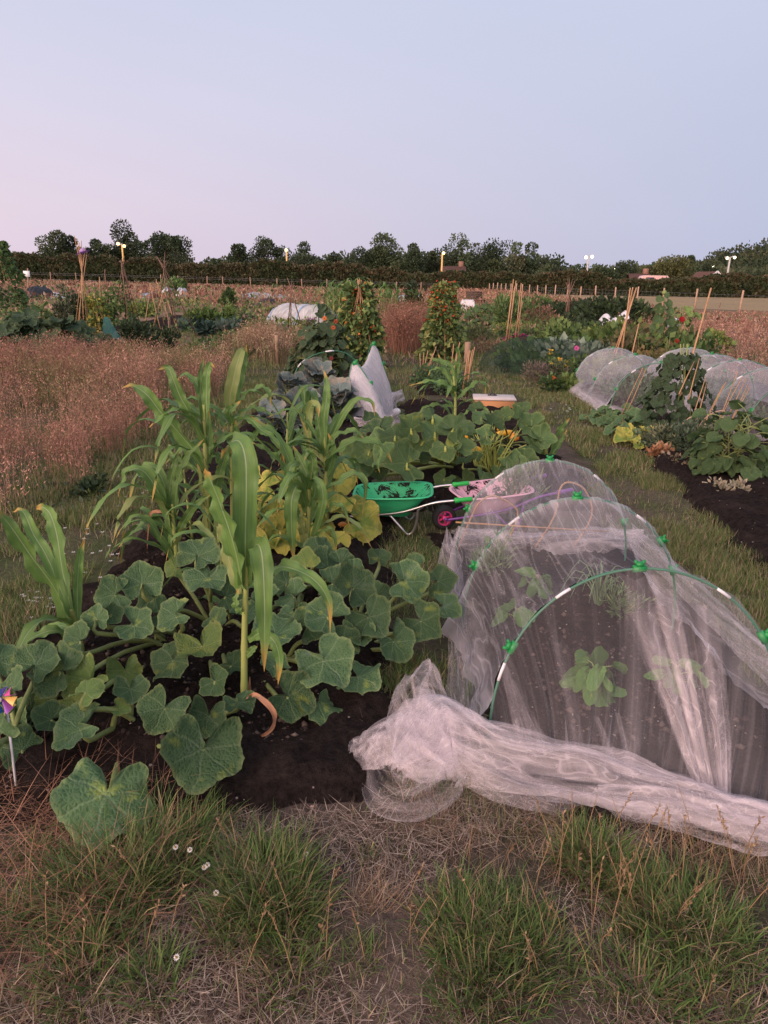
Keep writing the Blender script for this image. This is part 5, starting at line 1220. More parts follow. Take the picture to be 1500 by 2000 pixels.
bp = [G(770, 1520), G(850, 1470), G(940, 1495), G(1060, 1525), G(1200, 1555), G(1340, 1590), G(1440, 1615), G(1560, 1640)]
put(root, 'net_heap', rumple(bp, [.15, .17, .14, .13, .11, .085, .08, .08], [.06, .17, .10, .08, .08, .06, .05, .04], 230, 50, 11, .045, .9), M_NETB)
put(root, 'net_heap', rumple([p + Vector((.02, -.02, .0)) for p in bp], [.12, .15, .12, .12, .10, .08, .07, .08], [.05, .11, .07, .055, .05, .045, .04, .03], 230, 50, 23, .045, .8, .008), M_NETB)
put(root, 'net_heap', rumple([G(720, 1480), G(775, 1570), G(835, 1560), G(900, 1520), G(1000, 1560), G(1150, 1590)], [.05, .10, .09, .08, .07, .05], [.03, .05, .07, .06, .05, .03], 150, 34, 31, .035, .55), M_NETB)
put(root, 'net_heap', rumple([G(850, 1480), G(800, 1425), G(830, 1370), G(870, 1420)], [.08, .08, .06, .04], [.10, .15, .10, .05], 90, 36, 41, .035, .6, .01), M_NETB)
for k in range(6):
    rr = random.Random(k * 7 + 1); a0 = rr.uniform(0, 6.28); c0 = bp[0].lerp(bp[1], rr.random()) if k < 6 else bp[2].lerp(bp[4], rr.random()); L = rr.uniform(.10, .17)
    d0 = Vector((math.cos(a0), math.sin(a0), 0)); pth = [c0 - d0 * L + Vector((0, 0, .02)), c0 - d0 * L * .4 + Vector((.02, 0, .06)), c0 + d0 * L * .3 + Vector((-.02, .01, .08)), c0 + d0 * L + Vector((0, -.02, .02))]
    put(root, 'net_heap', rumple(pth, [.05, .08, .09, .05], [.05, .09, .08, .03], 70, 26, 100 + k, .03, .6, .01), M_NETB)
put(root, 'net_heap', rumple([G(1150, 1580), G(1300, 1600), G(1420, 1640), G(1500, 1655), G(1590, 1650)], [.05, .09, .08, .06, .06], [.04, .06, .06, .05, .04], 150, 34, 47, .04, .9), M_NETB)
put(root, 'net_heap', rumple([G(905, 1440), G(898, 1330), G(892, 1230), G(885, 1150), G(872, 1090)], [.07, .05, .045, .05, .08], [.05, .06, .05, .06, .13], 130, 26, 53, .045, .75), M_NETB)
put(root, 'net_heap', rumple([G(885, 1085), G(960, 1080), G(1060, 1080), G(1160, 1082), G(1250, 1075)], [.10, .10, .10, .12, .08], [.10, .09, .08, .12, .06], 120, 30, 59, .05, .95), M_NETB)
put(root, 'net_heap', rumple([G(1230, 1060), G(1330, 1150), G(1420, 1240), G(1500, 1320), G(1600, 1420)], [.09, .07, .07, .07, .07], [.06, .05, .05, .05, .05], 120, 24, 67, .04, .8), M_NETB)
# gathered pleats running down the front net
def pleat(tpx, tY, bpx, w0, w1, dens, k):
    t_ = AT(tpx[0], tpx[1], tY); e = G(*bpx) + Vector((0, 0, .05)); C = spline([t_, t_.lerp(e, .5) + Vector((0, -.025, -.015)), e], 34); P = np.zeros((34, 11, 3)); uv = np.zeros((34, 11, 2)); tn = np.ones((34, 11, 3))
    for i in range(34):
        f = i / 33; wv = w0 * (1 - f) + w1 * f
        for j in range(11):
            q = j / 5 - 1; P[i, j] = C[i] + Vector((q * wv, .014 * math.cos(q * 7 + k) - .006, .008 * math.sin(q * 5 + f * 3))); uv[i, j] = (q * .9 + k, f * .8); tn[i, j] = dens * (.25 + .9 * f ** .8) * (1 - .75 * abs(q) ** 1.5) * (.5 + .9 * abs(math.sin(q * 6 + k)))
    put(root, 'net_pleat', (P, tn, uv), M_NETB)
for k, a_ in enumerate([((1262, 1125), 2.24, (1372, 1578), .10, .022, 1.5), ((1305, 1150), 2.22, (1388, 1580), .06, .016, 1.7), ((1370, 1180), 2.2, (1402, 1582), .05, .014, 1.6), ((1240, 1190), 2.2, (1365, 1572), .05, .012, 1.2), ((1400, 1300), 2.15, (1412, 1580), .03, .01, 1.5),
                        ((985, 1300), 2.2, (1030, 1500), .02, .03, 1.1), ((1000, 1330), 2.15, (1075, 1505), .02, .03, .9), ((1165, 1400), 2.1, (1215, 1545), .012, .03, 1.3), ((1205, 1390), 2.1, (1232, 1545), .01, .02, 1.1), ((1090, 1250), 2.15, (1130, 1520), .03, .02, .5)]): pleat(*a_, k)
# bamboo trellis of bent canes inside the tunnel
tr = thing('cane_trellis', 'trellis of two bent cane arches and a cross cane inside the near tunnel', 'trellis', G(1050, 1085))
Yt = G(1050, 1085).y
for lx, tx_, rx_, ty_ in ((915, 962, 1016, 968), (1078, 1112, 1160, 942)):
    m = MB(); pts_ = [gy(lx, Yt), AT(lx + (tx_ - lx) * .12, 1010, Yt), AT(lx + (tx_ - lx) * .45, ty_ + 14, Yt), AT((tx_), ty_, Yt), AT(rx_ - (rx_ - tx_) * .35, ty_ + 16, Yt), AT(rx_ - 5, 1010, Yt), gy(rx_, Yt)]
    m.tube(spline(pts_, 24), .0055, 6); m.build('arch', m_cane, tr)
m = MB(); cane(m, AT(890, 1020, Yt - .02), AT(1188, 1038, Yt - .02), .006); m.build('cross_cane', m_cane, tr)
# plants growing in the tunnel
def pepper(label, c, h, n, R0, seed, name='pepper_plant', cat='pepper plant', mat=None):
    r = random.Random(seed); c = Vector(c); rt_ = thing(name, label, cat, c); st = MB(); top = c + Vector((.01, 0, h * .7)); st.tube([c, top], [.006, .004], 6)
    for k in range(n):
        a = k * 2.4; f = .35 + .65 * k / n; b = c.lerp(top, f); d = Vector((math.cos(a), math.sin(a), 0)); L = R0 * r.uniform(.6, 2.1); pos = b + d * L * .7 + Vector((0, 0, L * .4)); st.tube([b, b.lerp(pos, .5) + Vector((0, 0, .01)), pos], .0025, 4, None, False)
        o = leaf_obj('pepper', r.randrange(4), mat or M_PEP, rt_, pos, d + Vector((r.uniform(-.5, .5), r.uniform(-.5, .5), r.uniform(-1.3, .1))), Vector((d.x * .5 + r.uniform(-.5, .5), d.y * .4 - r.uniform(.1, .9), .7)), R0 * r.uniform(.6, 1.25))
    st.build('stem', m_stem, rt_); return rt_
M_PEP = squash_leaf_mat('pepper_leaf', (.06, .15, .035), (.085, .19, .045), (.16, .26, .09), (.1, .2, .05))
pepper('nearest pepper plant with large bright leaves at the front inside the net tunnel', G(1150, 1385), .27, 16, .06, 3)
pepper('small pepper plant inside the tunnel beside the short stick', G(1045, 1175), .2, 11, .05, 4)
pepper('pepper plant inside the tunnel at its left side, half hidden by the front hoop', G(1005, 1240), .2, 11, .05, 5)
pepper('faint pepper plant at the right inside the tunnel, behind the pleats', G(1305, 1370), .24, 10, .05, 6)
def wispy(label, c, h, n, r_, seed, name, cat, mat):
    r = random.Random(seed); c = Vector(c); rt_ = thing(name, label, cat, c); m = MB()
    for k in range(n):
        a = r.uniform(0, 6.28); L = h * r.uniform(.6, 1.1); d = Vector((math.cos(a), math.sin(a), 0)) * r_ * r.uniform(.3, 1.2); m.tube(spline([c, c + d * .3 + Vector((0, 0, L * .7)), c + d * .8 + Vector((0, 0, L * .95)), c + d * 1.25 + Vector((0, 0, L * r.uniform(.4, .9)))], 7), [.004, .004, .0035, .003, .0025, .002, .001], 4, None, False)
    m.build('foliage', mat, rt_); m = MB(); m.lathe([(0, 0), (.014, .006), (.018, .02), (.01, .04), (0, .045)], c, 10); m.build('bulb', m_cane, rt_); return rt_
wispy('onion with thin flopping leaves in the middle of the tunnel', G(1165, 1205), .28, 26, .14, 8, 'onion_plant', 'onion plant', plain('onion_green', (.10, .17, .09), (.13, .2, .1), 9, .5))
bush('feathery carrot top growing right of the onion inside the tunnel', G(1215, 1210), .13, .2, 420, .04, [(.12, .2, .08), (.09, .16, .06)], 'carrot plant', 'carrot_plant', width=.2)
bush('feathery dill plant at the back left corner inside the tunnel', G(955, 1120), .14, .24, 420, .06, [(.14, .22, .09), (.1, .17, .07)], 'dill plant', 'dill_plant', width=.16, up=1)
bush('wispy fennel just behind the back hoop of the near tunnel', gy(1045, 4.75), .16, .5, 420, .09, [(.16, .2, .1), (.13, .18, .09)], 'fennel plant', 'fennel_plant', width=.12, up=1.4)
stake('short split stick beside the small pepper plant in the tunnel', 1042, 1170, 1122, None, .009, m_post, 10, True, 'marker_stick', 'stick')

# the two tunnels further off on the right
def far_tunnel(label, cx, w, h, ys, seed, mat, hem=True):
    root = thing('net_tunnel', label, 'net tunnel', (cx, ys[0], 0))
    for y in ys: add_hoop(root, lambda a, y=y: hoop_pt(cx, w, h, y, a), .0075, (.5, 1.6, 2.7), (.95, 2.2), 1.0)
    put(root, 'net_cover', tunnel_cover(cx, w, h, ys, seed, 60, 40, .10, .09, .02), mat)
    put(root, 'front_net', curtain(lambda u: hoop_pt(cx, w + .02, h + .012, ys[0] - .01, math.pi * (1 - u)), lambda u: Vector((cx + (u - .5) * w * 1.05, ys[0] - .14 + .05 * math.sin(u * 7), .02)), 50, 16, seed, .04, 22, 1.0), M_NETF)
    put(root, 'back_net', curtain(lambda u: hoop_pt(cx, w + .02, h + .012, ys[-1] + .01, math.pi * (1 - u)), lambda u: Vector((cx + (u - .5) * w * 1.0, ys[-1] + .22, .02)), 50, 12, seed, .04, 22, 1.0), mat)
    for sgn in (-1, 1):
        put(root, 'hem', rumple([Vector((cx + sgn * w * .52, y, 0)) for y in np.linspace(ys[0] - .15, ys[-1] + .2, 6)], [.06, .09, .07, .08, .06], [.05, .08, .06, .07, .05], 90, 18, seed + sgn, .04, .9), M_NETB)
    put(root, 'hem', rumple([Vector((cx - w * .56, ys[0] - .12, 0)), Vector((cx - w * .2, ys[0] - .2, 0)), Vector((cx + w * .2, ys[0] - .16, 0)), Vector((cx + w * .55, ys[0] - .12, 0))], [.09, .08, .06, .06], [.08, .07, .05, .05], 80, 18, seed + 9, .05, .9), M_NETB)
    return root
M_NETR = net_mat('grey_mesh', (.74, .71, .75), .23, .5, 1.2, (1.2, .6, 1), .5, .8, .3, 12)
far_tunnel('left netted tunnel of three hoops across the grass path, greens inside', 3.42, 1.16, .64, [8.95, 9.9, 10.9], 61, M_NETR)
far_tunnel('long netted tunnel of five hoops at the right edge, behind the cucumber canes', 4.42, 1.3, .68, [7.4, 8.2, 9.0, 9.8, 10.6], 71, M_NETR)
for x, y, lab in ((3.3, 9.4, 'leafy greens inside the left netted tunnel, near its front'), (3.5, 10.3, 'leafy greens inside the left netted tunnel, near its back'), (4.3, 8.6, 'leafy greens inside the long right netted tunnel, near end'), (4.45, 9.9, 'leafy greens inside the long right netted tunnel, far end')):
    bush(lab, (x, y, .05), .4, .34, 700, .08, [(.07, .12, .06), (.09, .15, .08)], 'vegetable', 'vegetable_plant')
# white net tents on two arches near the cabbages
root = thing('net_tent', 'white net draped over two pointed arches beside the cabbages', 'net tent', gy(725, 8.8))
def tent_arch(L, T_, R_, n=24):
    return spline([L, L.lerp(T_, .6) + (T_ - R_) * .06, T_, R_.lerp(T_, .55) + (T_ - L) * .10, R_], n)
A1 = tent_arch(gy(672, 8.2), AT(692, 708, 8.3), gy(766, 8.0)); A2 = tent_arch(gy(705, 9.9), AT(728, 671, 9.6), gy(772, 9.6))
for A_ in (A1, A2):
    m = MB(); m.tube(A_, .008, 6); h_ = m.build('hoop', m_dark_green_tube, root)
    for k in (12, 17):
        m = MB(); p = A_[k]; m.box(p, (.05, .03, .05), None, None, .008); m.tube([p - Vector((.02, 0, .03)), p + Vector((.02, 0, .03))], .016, 8); m.build('clip', m_green_plastic, h_)
P = np.zeros((30, 24, 3)); tn = np.ones((30, 24, 3)); uv = np.zeros((30, 24, 2))
for i in range(30):
    f = i / 29; g_ = (f - .12) / .76
    for j in range(24):
        p = A1[j].lerp(A2[j], g_); sg = .22 * math.sin(math.pi * min(max(g_, 0), 1)) ** .8 * (.3 + .7 * math.sin(math.pi * j / 23)); p = p - Vector((0, 0, sg * .75)) + Vector((.03 * float(vnoise(i * .6, j * .5, 4)), 0, .02 * float(vnoise(i * .8, j, 6))))
        if g_ < 0: p.z *= 1 + g_ * 3
        if g_ > 1: p.z *= max(0, 1 - (g_ - 1) * 6)
        p.z = max(p.z, .01); P[i, j] = p; uv[i, j] = (f * 2, j / 12)
put(root, 'net', (P, tn, uv), net_mat('tent_mesh', (.70, .67, .70), .5, .88, 2.5, (1, 1, 1), .4, .7))
put(root, 'hem', rumple([gy(690, 7.75), gy(735, 7.7), gy(770, 7.85), gy(770, 8.6), gy(765, 9.4), gy(790, 9.9)], [.12, .14, .15, .09, .10, .12], [.07, .09, .12, .07, .08, .06], 120, 24, 83, .06, 1.1), M_NETB)
put(root, 'front_net', curtain(lambda u: A1[int(u * 23)], lambda u: A1[0].lerp(A1[-1], u) + Vector((0, -.12, .01)), 30, 12, 3, .03, 12, 1.5), M_NETW)
root = thing('plastic_bottle', 'small white plastic lump lying by the net tent on the grass', 'bottle', gy(772, 8.9)); m = MB(); m.lathe([(0, 0), (.04, .005), (.05, .05), (.03, .09), (.015, .1), (0, .1)], gy(772, 8.9), 10, (.8, -.3, .3)); m.build('body', m_white_plastic, root)
# ------------------------------------------------------------------ sweetcorn in the near bed
TC = Vector((0, -1, .55))
def hero_corn(label, base, stalk, leaves, r=.014, Y=None, extra=9):
    b = G(*base) if Y is None else gy(base[0], Y); Y0 = b.y; root = thing('sweetcorn_plant', label, 'sweetcorn', b)
    m = MB(); P = [b] + [AT(px, py, Y0 + dy) for px, py, dy in stalk]; C = spline(P, 24)
    rad = [r * (1.12 - .5 * k / 23) * (1.14 if k % 5 == 0 else 1) for k in range(24)]; m.tube(C, rad, 9); m.build('stalk', M_STALK, root)
    for k, lf in enumerate(leaves):
        pts, W = lf[0], lf[1]; face = lf[2] if len(lf) > 2 and lf[2] else TC; mat = lf[3] if len(lf) > 3 else M_CORN; opt = lf[4] if len(lf) > 4 else {}
        Q = [AT(p[0], p[1], Y0 + (p[2] if len(p) > 2 else 0)) for p in pts]; m = MB()
        o = dict(fold=.30, wave=.17, n=36, nc=8, seed=k + int(base[0])); o.update(opt); ribbon(m, Q, W * .9, face, **o); m.build('leaf', mat, root)
    r_ = random.Random(int(base[0]) * 3); nx = extra
    for k in range(nx):       # the lesser leaves further round the stalk
        i = 4 + int(17 * (k + .5) / max(nx, 1)); b_ = C[i]; a = r_.uniform(-.6, 3.75) if k % 2 else r_.uniform(2.4, 4.4); d = Vector((math.cos(a), math.sin(a), 0)); Lr = r_.uniform(.26, .46); up = r_.uniform(.35, .8)
        m = MB(); ribbon(m, [b_, b_ + d * Lr * .25 + Vector((0, 0, Lr * .5 * up)), b_ + d * Lr * .6 + Vector((0, 0, Lr * .72 * up)), b_ + d * Lr * .92 + Vector((0, 0, Lr * (.5 * up - .1))), b_ + d * Lr * 1.08 + Vector((0, 0, Lr * (.12 * up - .3 * r_.random())))], r_.uniform(.042, .065), Vector((0, 0, 1)) - d * .5, .3, .12, 22, 6, k)
        m.build('leaf', M_CORNY if r_.random() < .25 else M_CORN, root)
    return root
L_ = Vector((-.5, -.8, .5)); R_f = Vector((.5, -.8, .5)); U_ = Vector((0, -.45, 1)); F_ = Vector((0, -1, .1)); BK = Vector((0, 1, .4))
hero_corn('front sweetcorn plant standing alone with one broad upright blade, over the dark squash leaves', (478, 1412), [(477, 1300, 0), (479, 1180, 0), (486, 1060, 0)], [
 ([(480, 1140, 0), (479, 1050, -.02), (481, 960, -.03), (479, 895, -.02), (467, 862, .03), (448, 868, .07), (431, 897, .09)], .098, [Vector((0, -1, .15)), Vector((0, -1, .2)), Vector((0, -.8, .6)), Vector((0, .3, 1))]),
 ([(474, 1150, 0), (458, 1070, -.05), (434, 995, -.09), (412, 940, -.12), (400, 914, -.13)], .085, L_),
 ([(470, 1160, 0), (452, 1110, .02), (440, 1060, .04), (432, 1010, .04), (430, 985, .05)], .05, L_, M_CORNY),
 ([(488, 1100, 0), (500, 1064, -.06), (511, 1082, -.12), (516, 1160, -.15), (517, 1240, -.15), (516, 1312, -.14)], .082, [U_, F_, F_]),
 ([(488, 1140, 0), (518, 1128, -.03), (545, 1108, -.07), (580, 1114, -.1), (617, 1136, -.12), (643, 1178, -.13), (645, 1238, -.12)], .06, [U_, U_, Vector((-.3, -.7, .6))]),
 ([(484, 1250, 0), (512, 1236, -.05), (537, 1255, -.1), (546, 1292, -.11), (543, 1338, -.1)], .05, F_),
 ([(478, 1285, 0), (494, 1268, -.03), (503, 1262, -.04)], .03, TC), ([(476, 1200, 0), (462, 1180, -.02), (466, 1150, -.02)], .04, L_),
 ([(478, 1385, 0), (484, 1360, -.12), (507, 1362, -.2), (534, 1392, -.24), (530, 1424, -.22), (500, 1438, -.16), (476, 1424, -.05)], .022, R_f, M_DEAD),
 ([(477, 1395, 0), (486, 1360, .02), (488, 1320, .03)], .02, F_, M_DEAD)], .013, extra=0)
hero_corn('sweetcorn plant at the left of the main group fanning its drooping leaves to the left', (352, 1150), [(345, 1090, 0), (338, 1020, 0), (336, 985, 0)], [
 ([(338, 1035), (322, 990), (300, 945, -.03), (276, 918, -.05), (252, 920, -.05), (238, 945, -.04), (231, 972, -.03)], .085, [L_, U_, U_]),
 ([(336, 1010), (322, 950, .05), (304, 915, .08), (284, 912, .1), (265, 935, .1), (247, 1000, .1)], .06, U_),
 ([(334, 1000), (332, 950, .02), (340, 910, .02), (350, 878, .02)], .045, F_), ([(340, 1010), (348, 940), (366, 895, -.02), (399, 857, -.05)], .06, L_),
 ([(340, 1080), (318, 1058, -.03), (292, 1020, -.06), (268, 1008, -.07), (244, 1025, -.07), (226, 1052, -.07)], .045, U_),
 ([(342, 1060), (358, 1020), (384, 985, -.05), (418, 962, -.08)], .05, R_f), ([(338, 1080), (331, 1030), (326, 970), (310, 940)], .05, L_),
 ([(338, 1010), (318, 1000, .02), (296, 1002, .04), (290, 1030, .05), (287, 1075, .05)], .02, TC, M_DEAD)], .013)
hero_corn('tall slim sweetcorn plant with a spiky top, left of the one with the yellowish blade', (410, 1125), [(406, 1000, 0), (401, 880, 0), (398, 790, 0)], [
 ([(406, 915), (372, 872), (338, 832, -.05), (310, 800, -.08), (288, 772, -.1), (262, 755, -.1), (238, 757, -.1)], .095, [L_, L_, U_]),
 ([(402, 870), (372, 810, -.03), (352, 775, -.05), (338, 740, -.06), (328, 718, -.04), (308, 722, 0)], .068, [L_, F_, F_]),
 ([(400, 850), (397, 800, .05), (387, 756, .08), (371, 736, .1), (355, 733, .12), (345, 748, .12)], .05, U_),
 ([(401, 850), (394, 785), (391, 735), (399, 694)], .042, R_f), ([(404, 850), (403, 780), (404, 735), (410, 712), (420, 718)], .05, F_),
 ([(400, 820, .05), (372, 795, .1), (345, 788, .14), (322, 792, .16)], .05, U_), ([(404, 810, .05), (424, 812, .1), (442, 842, .12)], .05, U_),
 ([(408, 905), (410, 860), (408, 800, -.02)], .05, F_), ([(405, 935), (365, 905, .1), (338, 890, .12), (330, 870, .14), (326, 898, .15)], .03, L_),
 ([(410, 1000), (425, 940), (440, 890, -.03), (452, 860, -.05)], .055, R_f), ([(408, 1080), (402, 1010), (396, 950), (385, 900)], .055, L_, M_CORNY),
 ([(412, 1090), (424, 1040, -.02), (428, 990, -.03), (415, 945, -.04)], .06, R_f, M_CORNY)], .014)
hero_corn('tallest sweetcorn plant with a broad yellowish striped blade at its top', (456, 1095), [(454, 980, 0), (453, 880, 0), (453, 800, 0)], [
 ([(452, 812), (449, 780, -.02), (455, 745, -.03), (463, 710, -.02), (474, 684, .02), (483, 690, .05)], .082, [F_, F_, F_, U_], M_CORNY, dict(wave=.05)),
 ([(456, 800), (470, 740, .03), (478, 700, .04), (481, 672, .04)], .045, R_f), ([(456, 790), (478, 774), (497, 760, -.02), (517, 758, -.03), (526, 770, -.03), (529, 792, -.02)], .05, U_),
 ([(455, 830), (448, 806, -.05), (456, 796, -.08), (471, 782, -.08)], .055, TC), ([(456, 815), (478, 802), (500, 798, -.02), (522, 806, -.02), (536, 815, -.02)], .05, U_),
 ([(456, 825), (486, 818, -.05), (508, 838, -.1), (528, 852, -.12), (548, 876, -.14), (556, 905, -.13)], .062, U_),
 ([(454, 860), (440, 848, -.04), (424, 868, -.06), (404, 888, -.06)], .04, L_), ([(455, 880), (462, 850, -.05), (460, 820, -.08)], .05, F_),
 ([(456, 900), (480, 870, -.03), (500, 845, -.04), (512, 830, -.05)], .045, R_f)], .014)
hero_corn('sweetcorn plant with a long flat blade hanging down in front of the yellow squash leaves', (600, 1115), [(601, 1050, 0), (604, 990, 0), (604, 940, 0)], [
 ([(600, 985), (586, 960, -.06), (572, 938, -.1), (566, 916, -.1), (578, 905, -.06), (592, 915, -.02)], .075, [F_, F_, U_]),
 ([(598, 990), (582, 950, -.1), (570, 975, -.14), (569, 1020, -.14), (571, 1060, -.13), (574, 1100, -.12)], .085, F_),
 ([(612, 975), (632, 960), (660, 942, -.03), (690, 927, -.05), (707, 932, -.06), (714, 958, -.06), (706, 1012, -.05)], .06, [U_, U_, R_f]),
 ([(608, 1060), (624, 1010, -.04), (631, 972, -.06), (625, 944, -.05), (611, 934, -.02), (601, 945, .02)], .055, [F_, U_]),
 ([(608, 1030), (636, 1002, -.02), (654, 986, -.04), (672, 994, -.05), (684, 1036, -.05)], .045, U_), ([(605, 1070), (628, 1040, -.03), (645, 1034, -.04), (654, 1052, -.05), (657, 1082, -.05)], .036, U_),
 ([(602, 960), (600, 930), (585, 895, .02), (572, 870, .02)], .06, F_), ([(603, 950), (611, 905, -.02), (601, 882, -.05), (594, 900, -.07)], .06, F_),
 ([(600, 975), (560, 920), (535, 892, -.03), (508, 872, -.05), (486, 864, -.05)], .055, U_), ([(598, 1000), (580, 960), (566, 905), (546, 858, -.03), (516, 832, -.05), (488, 812, -.05)], .066, U_),
 ([(600, 1070), (590, 1030, -.04), (588, 990, -.05)], .05, F_, M_CORNY), ([(606, 1000), (615, 960), (612, 910), (604, 870)], .05, R_f)], .014)
hero_corn('tall sweetcorn plant at the right with long blades arching over towards the green wheelbarrow', (640, 1055), [(637, 960, 0), (636, 900, 0), (634, 850, 0)], [
 ([(634, 870), (633, 820, -.02), (638, 775, -.02), (638, 745, .0), (632, 722, .02)], .058, F_), ([(637, 880), (658, 832), (681, 795, -.02), (704, 780, -.04), (726, 786, -.05), (732, 814, -.05)], .05, [R_f, U_]),
 ([(636, 905), (645, 868, -.04), (668, 846, -.06), (696, 843, -.08), (714, 862, -.08)], .062, U_), ([(630, 925), (648, 890, -.08), (682, 866, -.1), (720, 860, -.12), (750, 876, -.12), (766, 905, -.12)], .075, U_),
 ([(736, 866, -.12), (744, 880, -.14), (738, 905, -.15), (742, 925, -.15)], .025, F_), ([(634, 900), (603, 860, .05), (603, 810, .05), (610, 788, .03), (622, 793, 0), (622, 815, -.03)], .062, [F_, F_, U_], M_CORNY),
 ([(633, 880), (595, 818, .05), (570, 800, .06), (545, 806, .06), (522, 816, .05)], .04, U_), ([(600, 840, .05), (594, 790, .05), (589, 752, .05)], .02, R_f), ([(634, 880), (622, 830, .03), (618, 795, .04)], .05, F_),
 ([(637, 930), (648, 900, -.03), (650, 870, -.04), (640, 845, -.04)], .055, F_)], .013, extra=12)
hero_corn('sweetcorn plant at the left edge of the bed, its blades leaning to the left', (163, 1300), [(156, 1255, 0), (146, 1215, 0), (140, 1190, 0)], [
 ([(146, 1240), (110, 1155, -.05), (60, 1085, -.12), (22, 1030, -.17), (-12, 990, -.2)], .095, [L_, U_]), ([(140, 1205), (95, 1095, .05), (66, 1045, .07), (45, 1000, .09), (24, 1000, .1)], .06, U_),
 ([(140, 1195), (122, 1115, .05), (111, 1045, .08), (98, 1004, .1), (82, 990, .12), (70, 995, .13)], .07, F_), ([(152, 1225), (151, 1150, .05), (156, 1085, .06), (166, 1052, .06)], .046, R_f, M_CORN, dict(fold=.7)),
 ([(144, 1250), (108, 1232, -.03), (68, 1243, -.06), (28, 1272, -.1), (2, 1306, -.12)], .055, U_), ([(142, 1235), (120, 1222, .04), (85, 1236, .07), (38, 1266, .1), (0, 1296, .1)], .05, U_),
 ([(158, 1280), (146, 1265, -.03), (143, 1285, -.04), (150, 1305, -.04)], .018, L_, M_DEAD)], .015, extra=1)
hero_corn('sweetcorn plant standing among the squash by the wooden box, leaves arching both ways', (886, 852), [(889, 810, 0), (889, 770, 0), (886, 735, 0)], [
 ([(890, 770), (884, 720), (862, 705), (834, 699)], .06, L_), ([(889, 775), (872, 755, -.05), (840, 745, -.08), (798, 754, -.1)], .085, U_), ([(893, 780), (910, 764), (930, 748), (946, 750), (948, 772)], .07, U_),
 ([(888, 750), (893, 718), (880, 696)], .05, F_), ([(888, 795), (850, 791, -.08), (826, 800, -.12), (813, 822, -.15)], .06, U_), ([(895, 818), (920, 800, -.06), (944, 796, -.1), (958, 810, -.12)], .06, U_),
 ([(888, 760), (866, 715, .1), (855, 690, .12)], .05, L_), ([(889, 745), (895, 705), (893, 680), (901, 700)], .05, R_f), ([(887, 765), (865, 725, .05), (845, 722, .08), (835, 735, .1)], .05, U_)], .017)
hero_corn('short stemless sweetcorn clump beside the back of the near net tunnel, against the path', (1066, 899), [(1067, 880, 0), (1067, 870, 0)], [
 ([(1058, 896), (1055, 858), (1057, 822)], .06, F_), ([(1062, 896), (1066, 860, .05), (1071, 832, .07), (1076, 846, .08)], .05, F_), ([(1072, 896), (1084, 856, -.03), (1098, 832, -.06), (1114, 816, -.08)], .08, R_f), ([(1074, 896), (1092, 868, .05), (1108, 838, .06)], .06, L_)], .02, extra=0)

for lab, px, py, h, n_, wl_ in [('sweetcorn plant behind the yellow squash leaves, left of the long arching blades', 560, 1020, .95, 11, .06), ('short sweetcorn plant behind the fan of drooping blades on the left', 380, 1085, .8, 10, .062),
                           ('slight sweetcorn plant just behind the front one, among the squash leaves', 448, 1215, .62, 9, .07), ('sweetcorn plant at the back right of the group, before the cabbages', 598, 990, .9, 10, .06)]:
    corn_small(lab, G(px, py), h, n_, px * 7, wl_)
# ------------------------------------------------------------------ squash plants of the near bed, leaf by leaf
def squash_plant(label, crown, leaves, seed, mat=M_SQ, name='squash_plant', cat='squash plant', rs=.009, smat=None, zk=1.0, sk=1.0):
    """leaves: (px, py, radius px, tip angle in the picture, height, tilt towards the viewer[, material])"""
    r = random.Random(seed); c = G(*crown); root = thing(name, label, cat, c); st = MB()
    for k, lf in enumerate(leaves):
        px, py, rp, ang, z, tilt = lf[:6]; z *= zk; mt0 = mat if r.random() > .07 or mat is not M_SQ else M_SQG; mt = lf[6] if len(lf) > 6 else mt0; pos = G(px, py, z); dep = math.sqrt(pos.x ** 2 + pos.y ** 2 + (CAM_H - z) ** 2); R0 = rp * dep / FPX * .80 * sk
        a = R(ang + r.uniform(-22, 22)); tip = Vector((math.cos(a), math.sin(a), 0)); n_ = Vector((r.uniform(-.5, .5), -math.sin(R(tilt + r.uniform(-30, 26))), math.cos(R(tilt)))) + tip * r.uniform(-.1, .25)
        leaf_obj('squash', r.randrange(12), mt, root, pos, tip, n_, R0)
        b = c + Vector((r.uniform(-.08, .08), r.uniform(-.08, .08), .02)); mid = b.lerp(pos, .5); mid.z = max(z * .45, .03) + (.03 if z > .2 else 0)
        st.tube(spline([b, mid, pos - Vector((0, 0, .05 * min(1, z / .2))) - tip * .02, pos], 10), [rs * 1.1] * 7 + [rs * .9, rs * .8, rs * .6], 7, None, False)
    st.build('stem', smat or m_stem, root); return root
squash_plant('squash plant at the front left of the bed, two huge leaves over the grass', (250, 1440), [
 (208, 1548, 108, -100, .13, 32), (397, 1462, 96, -78, .17, 36), (158, 1425, 68, -165, .18, 30), (168, 1352, 42, 70, .27, 40, M_SQG), (322, 1382, 60, -105, .24, 34), (44, 1465, 48, 190, .10, 25),
 (408, 1398, 50, -115, .16, 30), (466, 1372, 42, -40, .16, 30), (232, 1385, 26, -20, .16, 25, M_SQG), (255, 1345, 40, -60, .2, 30), (100, 1405, 40, 170, .16, 20)], 1)
squash_plant('squash plant cut by the left edge, one pale leaf standing on edge', (-20, 1500), [(-5, 1425, 92, 75, .26, 72), (25, 1345, 48, 120, .26, 45), (70, 1300, 55, 60, .26, 40), (20, 1400, 45, -60, .1, 25), (60, 1390, 40, 20, .08, 25), (-5, 1290, 50, 100, .26, 40)], 2)
